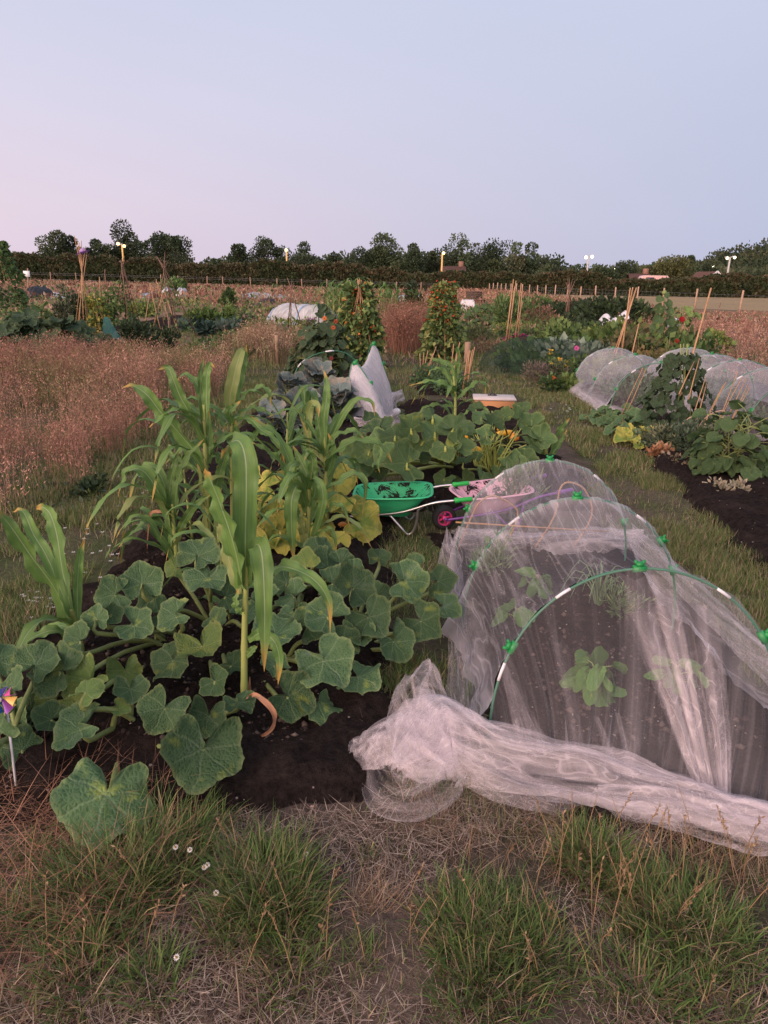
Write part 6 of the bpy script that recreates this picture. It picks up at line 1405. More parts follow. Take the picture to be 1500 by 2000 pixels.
squash_plant('squash plant with long trailing stalks in the left middle of the bed', (330, 1270), [(118, 1312, 66, 170, .24, 32), (158, 1252, 45, 140, .24, 40), (225, 1162, 46, 200, .34, 48), (278, 1140, 52, 130, .36, 52), (190, 1210, 34, 70, .3, 60), (218, 1200, 26, 60, .3, 60), (262, 1222, 50, -25, .26, 40), (310, 1200, 40, 40, .26, 40), (345, 1205, 52, 175, .33, 44), (338, 1290, 60, -130, .2, 34), (180, 1330, 60, 215, .2, 30), (245, 1310, 44, -60, .14, 25), (108, 1370, 50, 200, .14, 25)], 3)
squash_plant('squash plant with one light cupped leaf on top, left of the front sweetcorn', (425, 1230), [(388, 1085, 56, 85, .42, 48), (405, 1130, 55, -95, .36, 20), (395, 1262, 62, -70, .27, 32), (428, 1215, 36, 75, .3, 50), (440, 1165, 46, 20, .28, 40), (345, 1110, 32, 150, .3, 45, M_SQG), (300, 1168, 40, 200, .26, 40), (452, 1300, 40, -50, .15, 30), (480, 1200, 40, 60, .26, 40), (420, 1330, 40, -80, .14, 30)], 4)
squash_plant('squash plant to the right of the front sweetcorn with a big notched grey leaf', (520, 1310), [(562, 1360, 64, -35, .15, 36), (622, 1375, 60, -65, .10, 25), (632, 1290, 78, -60, .24, 38), (700, 1322, 62, -45, .13, 28), (538, 1240, 66, 75, .22, 40), (535, 1300, 40, 120, .18, 30), (668, 1255, 48, 20, .2, 30), (600, 1225, 52, 60, .22, 38), (585, 1330, 46, -90, .09, 25)], 5)
squash_plant('squash plant at the right side of the bed, leaves reaching to the net tunnel', (690, 1270), [(640, 1205, 60, 130, .28, 44), (720, 1205, 66, -60, .26, 38), (690, 1148, 58, 60, .3, 50), (790, 1135, 60, 20, .28, 44), (822, 1212, 56, -40, .2, 36), (768, 1252, 56, -50, .16, 36), (856, 1135, 46, 20, .24, 40), (866, 1185, 46, -10, .2, 38), (740, 1090, 30, 80, .26, 45), (800, 1110, 44, 70, .26, 40), (735, 1165, 40, 120, .2, 40), (700, 1240, 44, -90, .2, 34)], 6)
squash_plant('bluish squash plant with one folded yellowish leaf, before the yellow leaved one', (620, 1160), [(640, 1108, 56, 70, .28, 46), (598, 1108, 46, 160, .3, 62, M_SQG), (625, 1080, 46, 85, .28, 50), (575, 1165, 48, 150, .24, 40), (665, 1100, 40, 30, .3, 60), (650, 1140, 50, 0, .26, 44), (575, 1205, 46, -100, .22, 36), (520, 1170, 42, 150, .24, 40), (560, 1140, 40, 100, .24, 40), (690, 1110, 28, -20, .3, 70)], 7)
squash_plant('sick squash plant with bright yellow leaves behind the sweetcorn', (590, 1065), [(522, 950, 32, 140, .22, 48), (560, 938, 26, 90, .24, 50), (660, 938, 38, 20, .26, 45), (682, 985, 38, 0, .26, 40), (665, 990, 30, 80, .26, 45), (705, 1020, 46, -20, .16, 46), (540, 1002, 30, 150, .2, 40), (552, 1035, 38, -110, .16, 40), (525, 1062, 36, -120, .12, 34), (560, 1060, 32, -80, .14, 40), (648, 1058, 38, -40, .12, 36), (508, 1005, 28, 170, .2, 40), (598, 985, 26, 90, .24, 44), (640, 985, 28, 60, .22, 44), (575, 1015, 30, -60, .2, 40), (500, 975, 26, 150, .2, 40), (620, 960, 30, 80, .24, 44), (530, 1030, 30, 200, .16, 40), (590, 1040, 30, -90, .16, 40), (500, 1040, 28, 190, .14, 40), (630, 1030, 28, -30, .14, 40), (490, 930, 24, 120, .2, 40), (695, 1055, 20, -60, .08, 30)], 8, M_SQY, rs=.008, sk=1.22)
yst = plain('yellow_green_stalk', (.34, .36, .09), (.24, .3, .07), 9, .5, .3)
root = squash_plant('courgette plant with bare yellow green stalks beside the back of the near tunnel', (945, 935), [(905, 940, 32, -80, .12, 46), (938, 938, 40, -70, .12, 44), (965, 938, 38, -60, .12, 44), (868, 935, 28, -110, .14, 44), (905, 903, 26, 100, .24, 46), (930, 895, 20, 60, .26, 40), (985, 915, 32, 10, .2, 40)], 9, M_SQL, 'courgette_plant', 'courgette plant', .008, yst)
r = random.Random(5); m = MB(); c = G(950, 925)
for k in range(60):
    a = r.uniform(0, 6.28); L = r.uniform(.18, .48); d = Vector((math.cos(a), math.sin(a) * .7, 0)) * L * r.uniform(.15, .8); s0 = c + Vector((r.uniform(-.1, .1), r.uniform(-.08, .08), 0)); m.tube(spline([s0, s0 + d * .4 + Vector((0, 0, L * .5)), s0 + d + Vector((0, 0, L * r.uniform(.5, 1)))], 6), [.008, .007, .006, .006, .005, .004], 5, None, True)
m.build('stalk', yst, root)
squash_plant('big squash plant left of the bare stalks, leaves held up on pale stalks', (880, 915), [(850, 845, 44, 100, .34, 54, M_HEART), (885, 838, 38, 60, .36, 50, M_HEART), (895, 872, 40, 20, .3, 46), (803, 838, 42, 120, .34, 50), (772, 852, 46, 150, .3, 44), (760, 892, 46, 190, .24, 40), (795, 905, 56, -150, .26, 62), (722, 882, 48, 200, .22, 38), (702, 905, 48, -130, .16, 36), (870, 872, 40, -80, .3, 42), (828, 862, 40, -60, .28, 44), (845, 815, 30, 90, .4, 50, M_HEART), (740, 860, 40, 170, .22, 40), (735, 920, 30, 210, .1, 34), (815, 880, 40, 30, .22, 40), (900, 835, 32, 40, .34, 50, M_HEART)], 10, M_SQL, rs=.011, smat=yst, zk=1.6)
squash_plant('courgette plant with yellow fruit in front of the wooden box', (985, 875), [(962, 828, 30, 100, .3, 46, M_HEART), (985, 815, 26, 60, .3, 46), (1012, 820, 34, 40, .26, 46), (1038, 835, 42, 10, .22, 44), (1055, 858, 36, -20, .16, 42), (1002, 905, 34, -60, .14, 40), (1025, 900, 34, -30, .14, 40), (940, 815, 26, 130, .3, 46, M_HEART), (950, 850, 28, 160, .26, 44), (1035, 870, 34, 0, .14, 40), (915, 850, 34, 170, .26, 46), (985, 890, 26, -90, .1, 40), (930, 800, 22, 120, .3, 48, M_HEART), (1020, 800, 24, 60, .3, 46)], 11, M_SQL, 'courgette_plant', 'courgette plant', .007, zk=1.55)
squash_plant('low squash plant between the cabbages and the dug soil, beside the white net hem', (720, 850), [(735, 845, 40, 20, .16, 40), (700, 850, 36, 160, .18, 42), (745, 835, 34, 80, .2, 44), (690, 885, 34, 220, .12, 38), (760, 870, 34, -30, .12, 38), (725, 820, 24, 90, .16, 44)], 12)
# fruit
m_fruit = plain('orange_fruit', (.62, .25, .03), (.52, .18, .02), 6, .4, .4, .1); m_yfruit = plain('yellow_fruit', (.66, .38, .03), (.6, .3, .02), 6, .4, .4, .1)
def fruit(label, px, py, z, r, L, axis, mat, name, cat, ribs=.06):
    p = G(px, py, z); root = thing(name, label, cat, p); n = 24; k_ = 12; P = np.zeros((k_, n, 3)); q = Vector((0, 0, 1)).rotation_difference(Vector(axis))
    for i in range(k_):
        t_ = i / (k_ - 1); w_ = math.sin(math.pi * t_) ** .55
        for j in range(n): a = j / n * 6.283; rr_ = r * w_ * (1 + ribs * math.cos(9 * a)); P[i, j] = p + q @ Vector((rr_ * math.cos(a), rr_ * math.sin(a), (t_ - .5) * L))
    m = MB(); m.grid(P, None, None, True); m.build('body', mat, root); m = MB(); e = p + q @ Vector((0, 0, L * .47)); m.tube([e, e + q @ Vector((.004, 0, .035))], [.009, .007], 6); m.build('stalk', m_stem, root)
fruit('small orange pumpkin hidden behind the notched grey squash leaf', 708, 1254, .06, .036, .06, (0, .3, 1), m_fruit, 'pumpkin', 'pumpkin')
fruit('cream coloured young squash lying among the stalks left of the front sweetcorn', 398, 1306, .05, .024, .09, (1, .2, .1), plain('cream_fruit', (.5, .42, .16), (.42, .38, .14), 8, .5), 'squash', 'squash')
fruit('long yellow courgette lying flat beside the round orange one', 984, 846, .1, .032, .22, (1, .1, .15), m_yfruit, 'courgette', 'courgette', .03)
fruit('round orange squash beside the long yellow courgette', 1004, 854, .08, .058, .10, (.3, -.3, .9), m_fruit, 'squash', 'squash')
fruit('short upright yellow courgette left of the yellow fruit cluster', 913, 850, .18, .028, .1, (.1, 0, 1), m_yfruit, 'courgette', 'courgette', .03)
fruit('slanting yellow courgette at the foot of the bare stalks', 928, 876, .1, .028, .2, (1, .1, -.35), m_yfruit, 'courgette', 'courgette', .03)
fruit('yellow courgette with withered flower hanging below the wooden box', 966, 820, .2, .026, .14, (-.4, 0, 1), m_yfruit, 'courgette', 'courgette', .03)
fruit('second yellow courgette below the wooden box, pointing right', 978, 832, .2, .026, .12, (.5, 0, .8), m_yfruit, 'courgette', 'courgette', .03)
fruit('small orange fruit under the squash leaves behind the pink wheelbarrow', 868, 950, .06, .04, .07, (.2, .2, 1), m_fruit, 'squash', 'squash')
fruit('orange fruit lying among the yellow squash leaves by the green wheelbarrow', 672, 1030, .07, .045, .075, (.4, .2, .9), m_fruit, 'squash', 'squash')

# ------------------------------------------------------------------ wheelbarrows
def paint(name, c, dirty):
    t = NT(name); nz = t.noise(14, 6, .75, 'Object', dist=.6, stretch=(1, 1.6, .7)); base = t.mix(t.noise(3, 3, .5), c, tuple(x * .85 for x in c)); base = t.mix(t.rmp(t.noise(11, 6, .75), [(.60, 0.0), (.70, .75)]), base, (.05, .038, .032))
    if dirty:
        sm = t.rmp(nz, [(.53, 0.0), (.56, 1.0)]); col = t.mix(sm, base, (.012, .010, .010)); return t.bsdf(col, t.math('MULTIPLY_ADD', sm, .5, .4), .35, nz, .2, .004)
    return t.bsdf(base, .38, .4)
def barrow(name, label, loc, rz, tray, frame, rim, grip, S=1.0):
    root = thing(name, label, 'wheelbarrow', loc); root.rotation_euler = (0, 0, rz); root['_org'] = (0, 0, 0)
    def V3(*a): return Vector(a) * S
    def sec(L, W, x0, z, n=40, p=4.5, tl=0):
        out = []
        for k in range(n):
            a = k / n * 6.283; c_, s_ = math.cos(a), math.sin(a); rr_ = (abs(c_) ** p + abs(s_) ** p) ** (-1 / p); x = x0 + L / 2 * c_ * rr_; out.append(V3(x, W / 2 * s_ * rr_ * (1 - .12 * (-c_ * rr_ if c_ < 0 else 0)), z + tl * (x - x0)))
        return out
    def loft(secs): return np.array([[tuple(v) for v in s_] for s_ in secs])
    m = MB(); m.grid(loft([sec(.22, .18, -.02, .105), sec(.27, .22, -.02, .115), sec(.42, .32, -.01, .215, tl=.04), sec(.50, .375, 0, .262, tl=.05), sec(.53, .40, 0, .268, tl=.05), sec(.535, .405, 0, .258, tl=.05)]), None, None, True)
    m.add([V3(-.02, 0, .105)] + sec(.22, .18, -.02, .105), None, [(0, k + 1, (k + 1) % 40 + 1) for k in range(40)][::-1]); tr_ = m.build('tray', paint(name + '_outside', tray, False), root)
    m = MB(); m.grid(loft([sec(.235, .19, -.02, .122), sec(.265, .215, -.02, .126), sec(.41, .31, -.01, .219, tl=.04), sec(.495, .37, 0, .2635, tl=.05)]), None, None, True)
    m.add([V3(-.02, 0, .122)] + sec(.235, .19, -.02, .122), None, [(0, k + 1, (k + 1) % 40 + 1) for k in range(40)]); m.build('tray_lining', paint(name + '_inside', tuple(min(1, x * 1.0) for x in tray), True), root)
    P = np.zeros((8, 40, 3))
    for i in range(8):
        f = i / 7; s_ = sec(.30 * f + .005, .26 * f + .005, .07, .175 + .04 * (1 - f) ** 1.3)
        for j in range(40): P[i, j] = s_[j] + Vector((0, 0, S * .018 * (float(vnoise(f * 7 + 2, j * .5, 3)) - .5) * (f < .99) - S * .02 * (f > .9)))
    m = MB(); m.grid(P, None, None, True); m.build('soil', m_soil, root)
    for s_ in (-1, 1):
        m = MB(); m.tube(spline([V3(-.33, s_ * .035, .075), V3(-.2, s_ * .09, .105), V3(.05, s_ * .15, .155), V3(.26, s_ * .18, .235), V3(.42, s_ * .185, .262)], 20), .0085 * S, 8); h_ = m.build('handle', frame, root)
        m = MB(); m.tube([V3(.40, s_ * .1848, .259), V3(.405, s_ * .185, .26), V3(.42, s_ * .185, .262), V3(.435, s_ * .185, .264), V3(.51, s_ * .187, .274), V3(.515, s_ * .187, .275)], [.014 * S, .018 * S, .018 * S, .0145 * S, .0155 * S, .011 * S], 10); m.build('grip', grip, h_)
        m = MB(); m.tube(spline([V3(-.02, s_ * .125, .135), V3(.06, s_ * .145, .05), V3(.095, s_ * .15, .012), V3(.125, s_ * .15, .012), V3(.15, s_ * .152, .05), V3(.165, s_ * .155, .12), V3(.17, s_ * .16, .18), V3(.2, s_ * .165, .205)], 26), .0085 * S, 8); m.build('leg', frame, root)
    m = MB(); m.tube([V3(-.33, -.05, .082), V3(-.33, .05, .082)], .008 * S, 8); m.build('axle', frame, root)
    m = MB(); m.lathe([(.052 * S, -.026 * S), (.07 * S, -.028 * S), (.08 * S, -.02 * S), (.084 * S, 0), (.08 * S, .02 * S), (.07 * S, .028 * S), (.052 * S, .026 * S)], V3(-.33, 0, .083), 28, (0, 1, 0)); wh = m.build('tyre', m_rubber, root)
    m = MB(); cz = V3(-.33, 0, .083)
    m.lathe([(.044 * S, -.02 * S), (.054 * S, -.023 * S), (.054 * S, .023 * S), (.044 * S, .02 * S), (.044 * S, -.02 * S)], cz, 28, (0, 1, 0)); m.lathe([(0, -.026 * S), (.014 * S, -.026 * S), (.014 * S, .026 * S), (0, .026 * S)], cz, 12, (0, 1, 0))
    for k in range(5):
        a = k * 1.2566; d = Vector((math.cos(a), 0, math.sin(a))); m.tube([cz + d * .012 * S, cz + d * .048 * S], [.008 * S, .006 * S], 6)
    m.build('wheel_rim', rim, wh); return root
m_purple = plain('purple_frame', (.17, .05, .26), (.14, .04, .22), 10, .35, .5); m_pinkw = plain('hot_pink', (.62, .05, .20), (.55, .04, .17), 10, .4, .4)
m_bgreen = plain('grip_green', (.02, .36, .06), (.02, .3, .05), 10, .45, .4)
pL, pR = G(776, 1050), G(800, 1048)
barrow('wheelbarrow', 'small green wheelbarrow smeared with soil, wheel to the left', Vector((.06, 4.55, .0)), R(-3), (.045, .47, .20), m_steel, m_bgreen, m_bgreen, 1.0)
barrow('wheelbarrow', 'small pale pink wheelbarrow with purple frame and hot pink wheel behind the net tunnel', Vector((.72, 4.62, .0)), R(16), (.66, .38, .46), m_purple, m_pinkw, m_purple, 1.0)

# ------------------------------------------------------------------ cucumbers, peas and beans on the right bed
cc = gy(1352, 7.6); root = thing('cucumber_plant', 'dark bushy cucumber plant climbing a wigwam of orange canes at the right', 'cucumber plant', cc)
m = MB(); st = MB(); r = random.Random(17)
for k in range(260):
    f = r.random() ** 1.15; rr_ = .46 * (1 - f * .72) * math.sqrt(r.uniform(.3, 1)); a = r.uniform(0, 6.28); pos = cc + Vector((math.cos(a) * rr_ * 1.15, math.sin(a) * rr_, .08 + .80 * f)); d = Vector((math.cos(a), math.sin(a), 0))
    add_leaf(m, (LEAFG + HEARTG)[r.randrange(11)], pos, d + Vector((0, 0, -.8)), Vector((d.x, d.y - .3, .65)) + Vector((r.uniform(-.4, .4), r.uniform(-.4, .4), 0)), r.uniform(.035, .07))
m.build('foliage', M_DAHL, root)
for k in range(5): st.tube(spline([cc + Vector((r.uniform(-.2, .2), r.uniform(-.1, .1), 0)), cc + Vector((r.uniform(-.2, .2), r.uniform(-.2, .2), .5)), cc + Vector((r.uniform(-.05, .05), r.uniform(-.05, .05), 1.0))], 8), .007, 5)
st.build('stem', m_stem, root)
for (bx, by_, dy), (tx_, ty_) in [((1333, 872, -.55), (1378, 738)), ((1345, 780, -.4), (1366, 700)), ((1326, 770, -.42), (1356, 706)), ((1365, 850, .3), (1360, 690)), ((1360, 825, -.5), (1380, 748))]:
    m = MB(); cane(m, AT(bx, by_, 7.6 + dy), AT(tx_, ty_, 7.6 + dy * .4), .0058); m.build('cane', m_cane, root)
for lab, (bx, Y), tops in [('pair of thin canes before the left netted tunnel', (1238, 8.0), [(1256, 718), (1262, 720)]), ('pair of crossed canes rising from the pea plants', (1400, 7.2), [(1413, 752), (1418, 746)]), ('pair of leaning canes at the right of the pea plants', (1432, 7.3), [(1450, 736), (1441, 726)]), ('group of three canes crossing at the far right of the pea plants', (1452, 7.4), [(1457, 740), (1465, 756), (1461, 750)])]:
    root = thing('cane_bundle', lab, 'canes', gy(bx, Y))
    for k, tp in enumerate(tops):
        m = MB(); cane(m, gy(bx + k * 5 - 4, Y - .1 * k), AT(tp[0], tp[1], Y), .005); m.build('cane', m_cane, root)
PEA = [(.10, .14, .085), (.13, .165, .10), (.08, .115, .07), (.16, .17, .10)]
bush('grey green pea plants drying at the base, at the foot of the cucumber canes', gy(1342, 7.0), .28, .32, 1500, .05, PEA, 'pea plant', 'pea_plant', width=.45)
bush('tangled grey green pea plants under the left bent cane arch', gy(1380, 6.75), .3, .38, 1900, .05, PEA, 'pea plant', 'pea_plant', width=.45)
bush('tangled grey green pea plants under the right bent cane arch', gy(1422, 6.85), .28, .38, 1700, .05, PEA, 'pea plant', 'pea_plant', width=.45)
bush('withered orange brown plant at the base of the pea plants', gy(1337, 6.55), .1, .16, 260, .05, [(.42, .2, .1), (.3, .16, .09), (.45, .28, .16)], 'dry plant', 'dry_plant')
bush('dry pale weeds along the front edge of the pea plants', gy(1392, 6.3), .24, .12, 420, .045, [(.26, .2, .13), (.2, .17, .1), (.34, .27, .2)], 'dry plant', 'dry_plant')
for lab, (ax, bx), ty_, Y in [('left bent cane arch over the pea plants', (1342, 1402), 807, 6.75), ('middle bent cane arch over the pea plants', (1388, 1428), 802, 6.95), ('right bent cane arch over the pea plants', (1412, 1462), 818, 6.6)]:
    a, b = gy(ax, Y), gy(bx, Y); tp = AT((ax + bx) / 2 + 4, ty_, Y); root = thing('cane_arch', lab, 'cane arch', a); m = MB(); m.tube(spline([a, a.lerp(tp, .6) + Vector((-.05, 0, .08)), tp, b.lerp(tp, .6) + Vector((.05, 0, .08)), b], 24), .0055, 6); m.build('arch', plain('peeled_cane', (.44, .30, .2), (.36, .24, .16), 9, .6), root)
root, _ = leafy_plant('bean plant with large green leaves at the right edge of the dark soil', gy(1486, 5.95), .5, .4, 80, .085, M_HEART, 51, HEARTG, 'bean plant', 'bean_plant', .6, 6, .6)
root, _ = leafy_plant('smaller bean plant spreading left from the large leaved one over dark soil', gy(1447, 5.9), .3, .27, 36, .07, M_HEART, 52, HEARTG, 'bean plant', 'bean_plant', .6, 4, .6)
bush('variegated greyish dry plant in the corner of the dark soil at the right edge', gy(1494, 5.35), .14, .17, 300, .055, [(.26, .24, .17), (.18, .19, .11), (.33, .28, .2)], 'dry plant', 'dry_plant')
squash_clump('low cucumber leaves trailing on the soil in front of the left netted tunnel', gy(1240, 8.3), .42, .3, .2, 26, .09, M_SQ, 61, cat='cucumber plant', name='cucumber_plant')
squash_clump('yellow edged dying squash leaves at the left end of the pea row', gy(1283, 7.2), .2, .2, .16, 9, .12, M_SQY, 62)
squash_clump('dark squash leaves at the left end of the pea row, above the dying ones', gy(1270, 7.5), .25, .25, .24, 14, .11, M_SQ, 63)

# ------------------------------------------------------------------ toy windmill at the left edge
wc_ = AT(4, 1360, 1.86); wb = on_ground(wc_.x - .02, 1.88); root = thing('toy_windmill', 'shiny pink, blue and yellow toy windmill on a stick at the left edge', 'toy windmill', wb)
m = MB(); m.tube([wb, wc_ + Vector((0, .015, 0))], .004, 6); m.build('stick', m_white_plastic, root)
wcols = [(.72, .12, .38), (.03, .16, .55), (.72, .12, .38), (.75, .5, .14), (.72, .12, .38), (.03, .16, .55), (.3, .08, .4), (.75, .5, .14)]
for k in range(8):
    a = k * 6.283 / 8 + .2; d = Vector((math.cos(a), 0, math.sin(a))); e = Vector((math.cos(a + .75), 0, math.sin(a + .75))); L = .05; P = np.zeros((6, 6, 3))
    for i in range(6):
        for j in range(6):
            u, v = i / 5, j / 5; p = wc_ + (d * u * L) + (e - d) * (v * u * L * .8) + Vector((0, -.028 * math.sin(math.pi * v) * u - .006 * k % .01, 0)); P[i, j] = p
    m = MB(); m.grid(P, wcols[k]); m.build('vane', M_VANE if 'M_VANE' in globals() else globals().setdefault('M_VANE', tinted('vane_film', .25, .6, .15, 2, .05, 0)), root)
m = MB(); m.lathe([(0, -.008), (.007, -.006), (.009, 0), (.005, .006), (0, .007)], wc_ + Vector((0, -.02, 0)), 10, (0, -1, 0)); m.build('hub', m_white_plastic, root)
# ------------------------------------------------------------------ grasses
def inbed(x, y):
    def rect(x0, x1, y0, y1, k=0, m=.11): xx = x - k * (y - y0); return (xx > x0 + m) & (xx < x1 - m) & (y > y0 + m) & (y < y1 - m)
    return rect(-1.72, .10, 1.72, 9.6) | rect(.27, 1.68, 1.74, 4.5) | rect(.15, 1.72, 4.9, 9.6) | rect(2.10, 5.4, 3.3, 12, .10) | rect(-1.5, .05, 10.2, 15.0) | rect(.35, 1.25, 10.2, 12.6) | rect(2.0, 5.2, 13.2, 18.5, .1)
def stuff(mb, name, mat): o = mb.build(name, mat, smooth=True); o['kind'] = 'stuff'; return o
g = np.random.default_rng(99)
def pts_in(n, x0, x1, y0, y1, keep=None, dens_near=True):
    x = g.uniform(x0, x1, n); y = g.uniform(y0, y1, n); ok = ~inbed(x, y)
    if keep is not None: ok &= keep(x, y)
    return x[ok], y[ok]
def ground_z(x, y): return gz(x, y)
# the long tufts in the foreground (photo place, radius px, length, lean)
mbg = MB()
GR = [(.07, .125, .032), (.095, .155, .04), (.125, .175, .05), (.2, .19, .075), (.32, .23, .12), (.06, .095, .03)]
tufts = [(255, 1700, 150, .22, 900), (190, 1760, 120, .2, 600), (330, 1690, 90, .2, 500), (520, 1740, 95, .22, 800), (560, 1790, 90, .18, 500), (470, 1800, 70, .16, 350), (170, 1890, 100, .15, 500), (300, 1920, 60, .12, 260), (560, 1890, 80, .13, 300),
         (960, 1850, 120, .16, 900), (900, 1820, 90, .15, 450), (1040, 1880, 90, .15, 450), (950, 1940, 110, .14, 600), (1150, 1690, 75, .17, 600), (1210, 1720, 60, .15, 300), (1330, 1810, 110, .17, 700), (1400, 1850, 80, .15, 380), (1260, 1800, 70, .15, 300), (1250, 1940, 110, .13, 560), (1380, 1960, 80, .12, 300), (20, 1820, 60, .14, 260), (60, 1680, 40, .12, 120), (700, 1880, 40, .1, 120), (780, 1340, 40, .14, 260), (800, 1310, 36, .12, 200), (760, 1360, 30, .12, 160), (400, 1630, 60, .15, 200), (720, 1680, 22, .06, 90)]
for px, py, rp, L, n in tufts:
    c = G(px, py); dep = math.hypot(c.y, CAM_H); rr = rp * .82 * dep / FPX; n = int(n * 1.0)
    a = g.uniform(0, 6.283, n); q = g.random(n) ** .62 * (1 + .3 * g.normal(0, 1, n) * .3); x = c.x + np.cos(a) * q * rr; y = c.y + np.sin(a) * q * rr * 1.15
    az = a + g.normal(0, .9, n); P = np.stack([x, y, ground_z(x, y)], 1)
    blades(mbg, P, az, L * .68 * g.uniform(.4, 1.15, n), g.uniform(.003, .0062, n), np.abs(g.normal(.15, .2, n)) + .45 * q * .6, np.abs(g.normal(1.0, .5, n)), np.clip(pick(GR, n, g, .2, [.28, .25, .18, .11, .08, .10]), .01, 1), 4)
    nd = int(n * .28); i = g.integers(0, n, nd)      # withered blades at the foot
    blades(mbg, P[i] + np.stack([g.normal(0, .02, nd), g.normal(0, .02, nd), 0 * i], 1), g.uniform(0, 6.283, nd), L * g.uniform(.4, .9, nd), g.uniform(.002, .004, nd), g.uniform(.5, 1.3, nd), g.uniform(.2, .9, nd), pick(STRAW, nd, g, .2), 3)
stuff(mbg, 'long_grass', m_grass)
# dry cut straw lying on the foreground soil
mbs = MB(); n = 80000; x, y = pts_in(n, -1.4, 1.9, 1.0, 2.4, lambda x, y: fbm(x * 3.1, y * 3.1, 31) > .40)
N = len(x); blades(mbs, np.stack([x, y, ground_z(x, y) + g.uniform(.0, .02, N)], 1), g.uniform(0, 6.283, N), g.uniform(.02, .09, N), g.uniform(.0012, .0032, N), g.uniform(1.2, 1.62, N), g.normal(.0, .3, N), np.clip(pick([(.28, .20, .155), (.38, .29, .225), (.2, .14, .105), (.13, .09, .07), (.48, .38, .3)], N, g, .2), .01, 1), 2)
n = 1500; x = g.uniform(-1.3, -.62, n); y = g.uniform(1.25, 2.0, n); blades(mbs, np.stack([x, y, g.uniform(.0, .05, n)], 1), g.uniform(0, 6.283, n), g.uniform(.08, .25, n), g.uniform(.0015, .003, n), g.uniform(.9, 1.5, n), g.uniform(.0, .5, n), pick([(.32, .17, .11), (.4, .22, .14), (.24, .13, .09)], n, g, .2), 4)
for (px, py, rp, k) in [(730, 1770, 40, 320), (20, 1960, 50, 200), (1120, 1620, 90, 420), (1000, 1690, 110, 420), (700, 1440, 40, 160), (850, 1600, 50, 220), (1330, 1650, 60, 260), (1440, 1690, 70, 320)]:
    c = G(px, py); rr = rp * math.hypot(c.y, 1.6) / FPX; a = g.uniform(0, 6.283, k); q = np.sqrt(g.random(k)) * rr; blades(mbs, np.stack([c.x + np.cos(a) * q, c.y + np.sin(a) * q, 0 * a + .005], 1), g.uniform(0, 6.283, k), g.uniform(.04, .12, k), g.uniform(.0012, .0028, k), g.uniform(.6, 1.5, k), g.uniform(.0, .6, k), pick(STRAW, k, g, .2), 3)
stuff(mbs, 'straw', m_dry)
# seeding grass stalks standing in the foreground
mbl = MB()
for k in range(90):
    px, py = (g.uniform(1080, 1450), g.uniform(1650, 1850)) if k < 40 else (g.uniform(0, 1500), g.uniform(1640, 1960)); c = G(px, py); L = g.uniform(.10, .24)
    a = g.uniform(0, 6.28); e = c + Vector((math.cos(a) * L * .35, math.sin(a) * L * .35, L)); mbl.tube([c, c.lerp(e, .5) + Vector((0, 0, .02)), e], [.0013, .0012, .0009], 4, (.34, .22, .12), False)
    if k % 3: 
        P = np.array([e - (e - c) * .25 * t for t in np.linspace(0, 1, 10)]); leaf_cards(mbl, P, np.full(10, .014), np.array([[math.cos(a + s) * .6, math.sin(a + s) * .6, 1] for s in range(10)]), pick([(.36, .25, .15), (.3, .19, .11)], 10, g, .1), .35, .1, g=g)
for (x0, y0, x1, y1) in [(690, 1790, 752, 1705), (20, 1900, 0, 1980), (460, 1880, 470, 1990), (780, 1900, 800, 1880), (1180, 1710, 1260, 1705)]:
    a, b = G(x0, y0), G(x1, y1); mbl.tube([a + Vector((0, 0, .01)), a.lerp(b, .5) + Vector((0, 0, .03)), b + Vector((0, 0, .015))], .0022, 5, (.4, .3, .2), False)
stuff(mbl, 'dry_grass_stalks', m_dry)

# lawn paths: short mown and trodden grass
mbp = MB()
def lawn(n, x0, x1, y0, y1, L, W, keep=None, cols=None, wts=None):
    x, y = pts_in(n, x0, x1, y0, y1, keep); N = len(x); d = fbm(x * 2.6, y * 2.6, 51, 4)
    ok = g.random(N) < sstep(.36, .54, d) * .92 + .08; x, y, d = x[ok], y[ok], d[ok]; N = len(x)
    c = pick(cols or [(.09, .145, .04), (.115, .17, .046), (.145, .175, .056), (.2, .19, .09), (.32, .24, .155)], N, g, .2, wts)
    blades(mbp, np.stack([x, y, ground_z(x, y)], 1), g.uniform(0, 6.283, N), L * g.uniform(.5, 1.3, N) * (.5 + d), W * g.uniform(.7, 1.3, N), np.abs(g.normal(.4, .35, N)), np.abs(g.normal(.6, .4, N)), np.clip(c, .01, 1), 3)
lawn(90000, 1.5, 3.1, 1.9, 6, .06, .0035); lawn(75000, 1.9, 4.0, 6, 13, .065, .007); lawn(45000, 1.3, 4.2, 13, 26, .08, .014)
lawn(60000, -2.9, -1.4, 2.2, 6, .075, .004); lawn(45000, -3.3, -1.5, 6, 11, .09, .007); lawn(9000, -.05, .45, 1.9, 6.0, .07, .004); lawn(14000, -3.5, .6, 9.3, 14, .08, .009); lawn(9000, 1.0, 1.9, 9.5, 17, .07, .009)
lawn(9000, 2.3, 6.5, 11.6, 15, .08, .01); lawn(14000, -1.5, 3, 1.0, 1.9, .05, .003)
lawn(16000, -7, 1.5, 14, 24, .12, .018)
stuff(mbp, 'grass', m_grass)

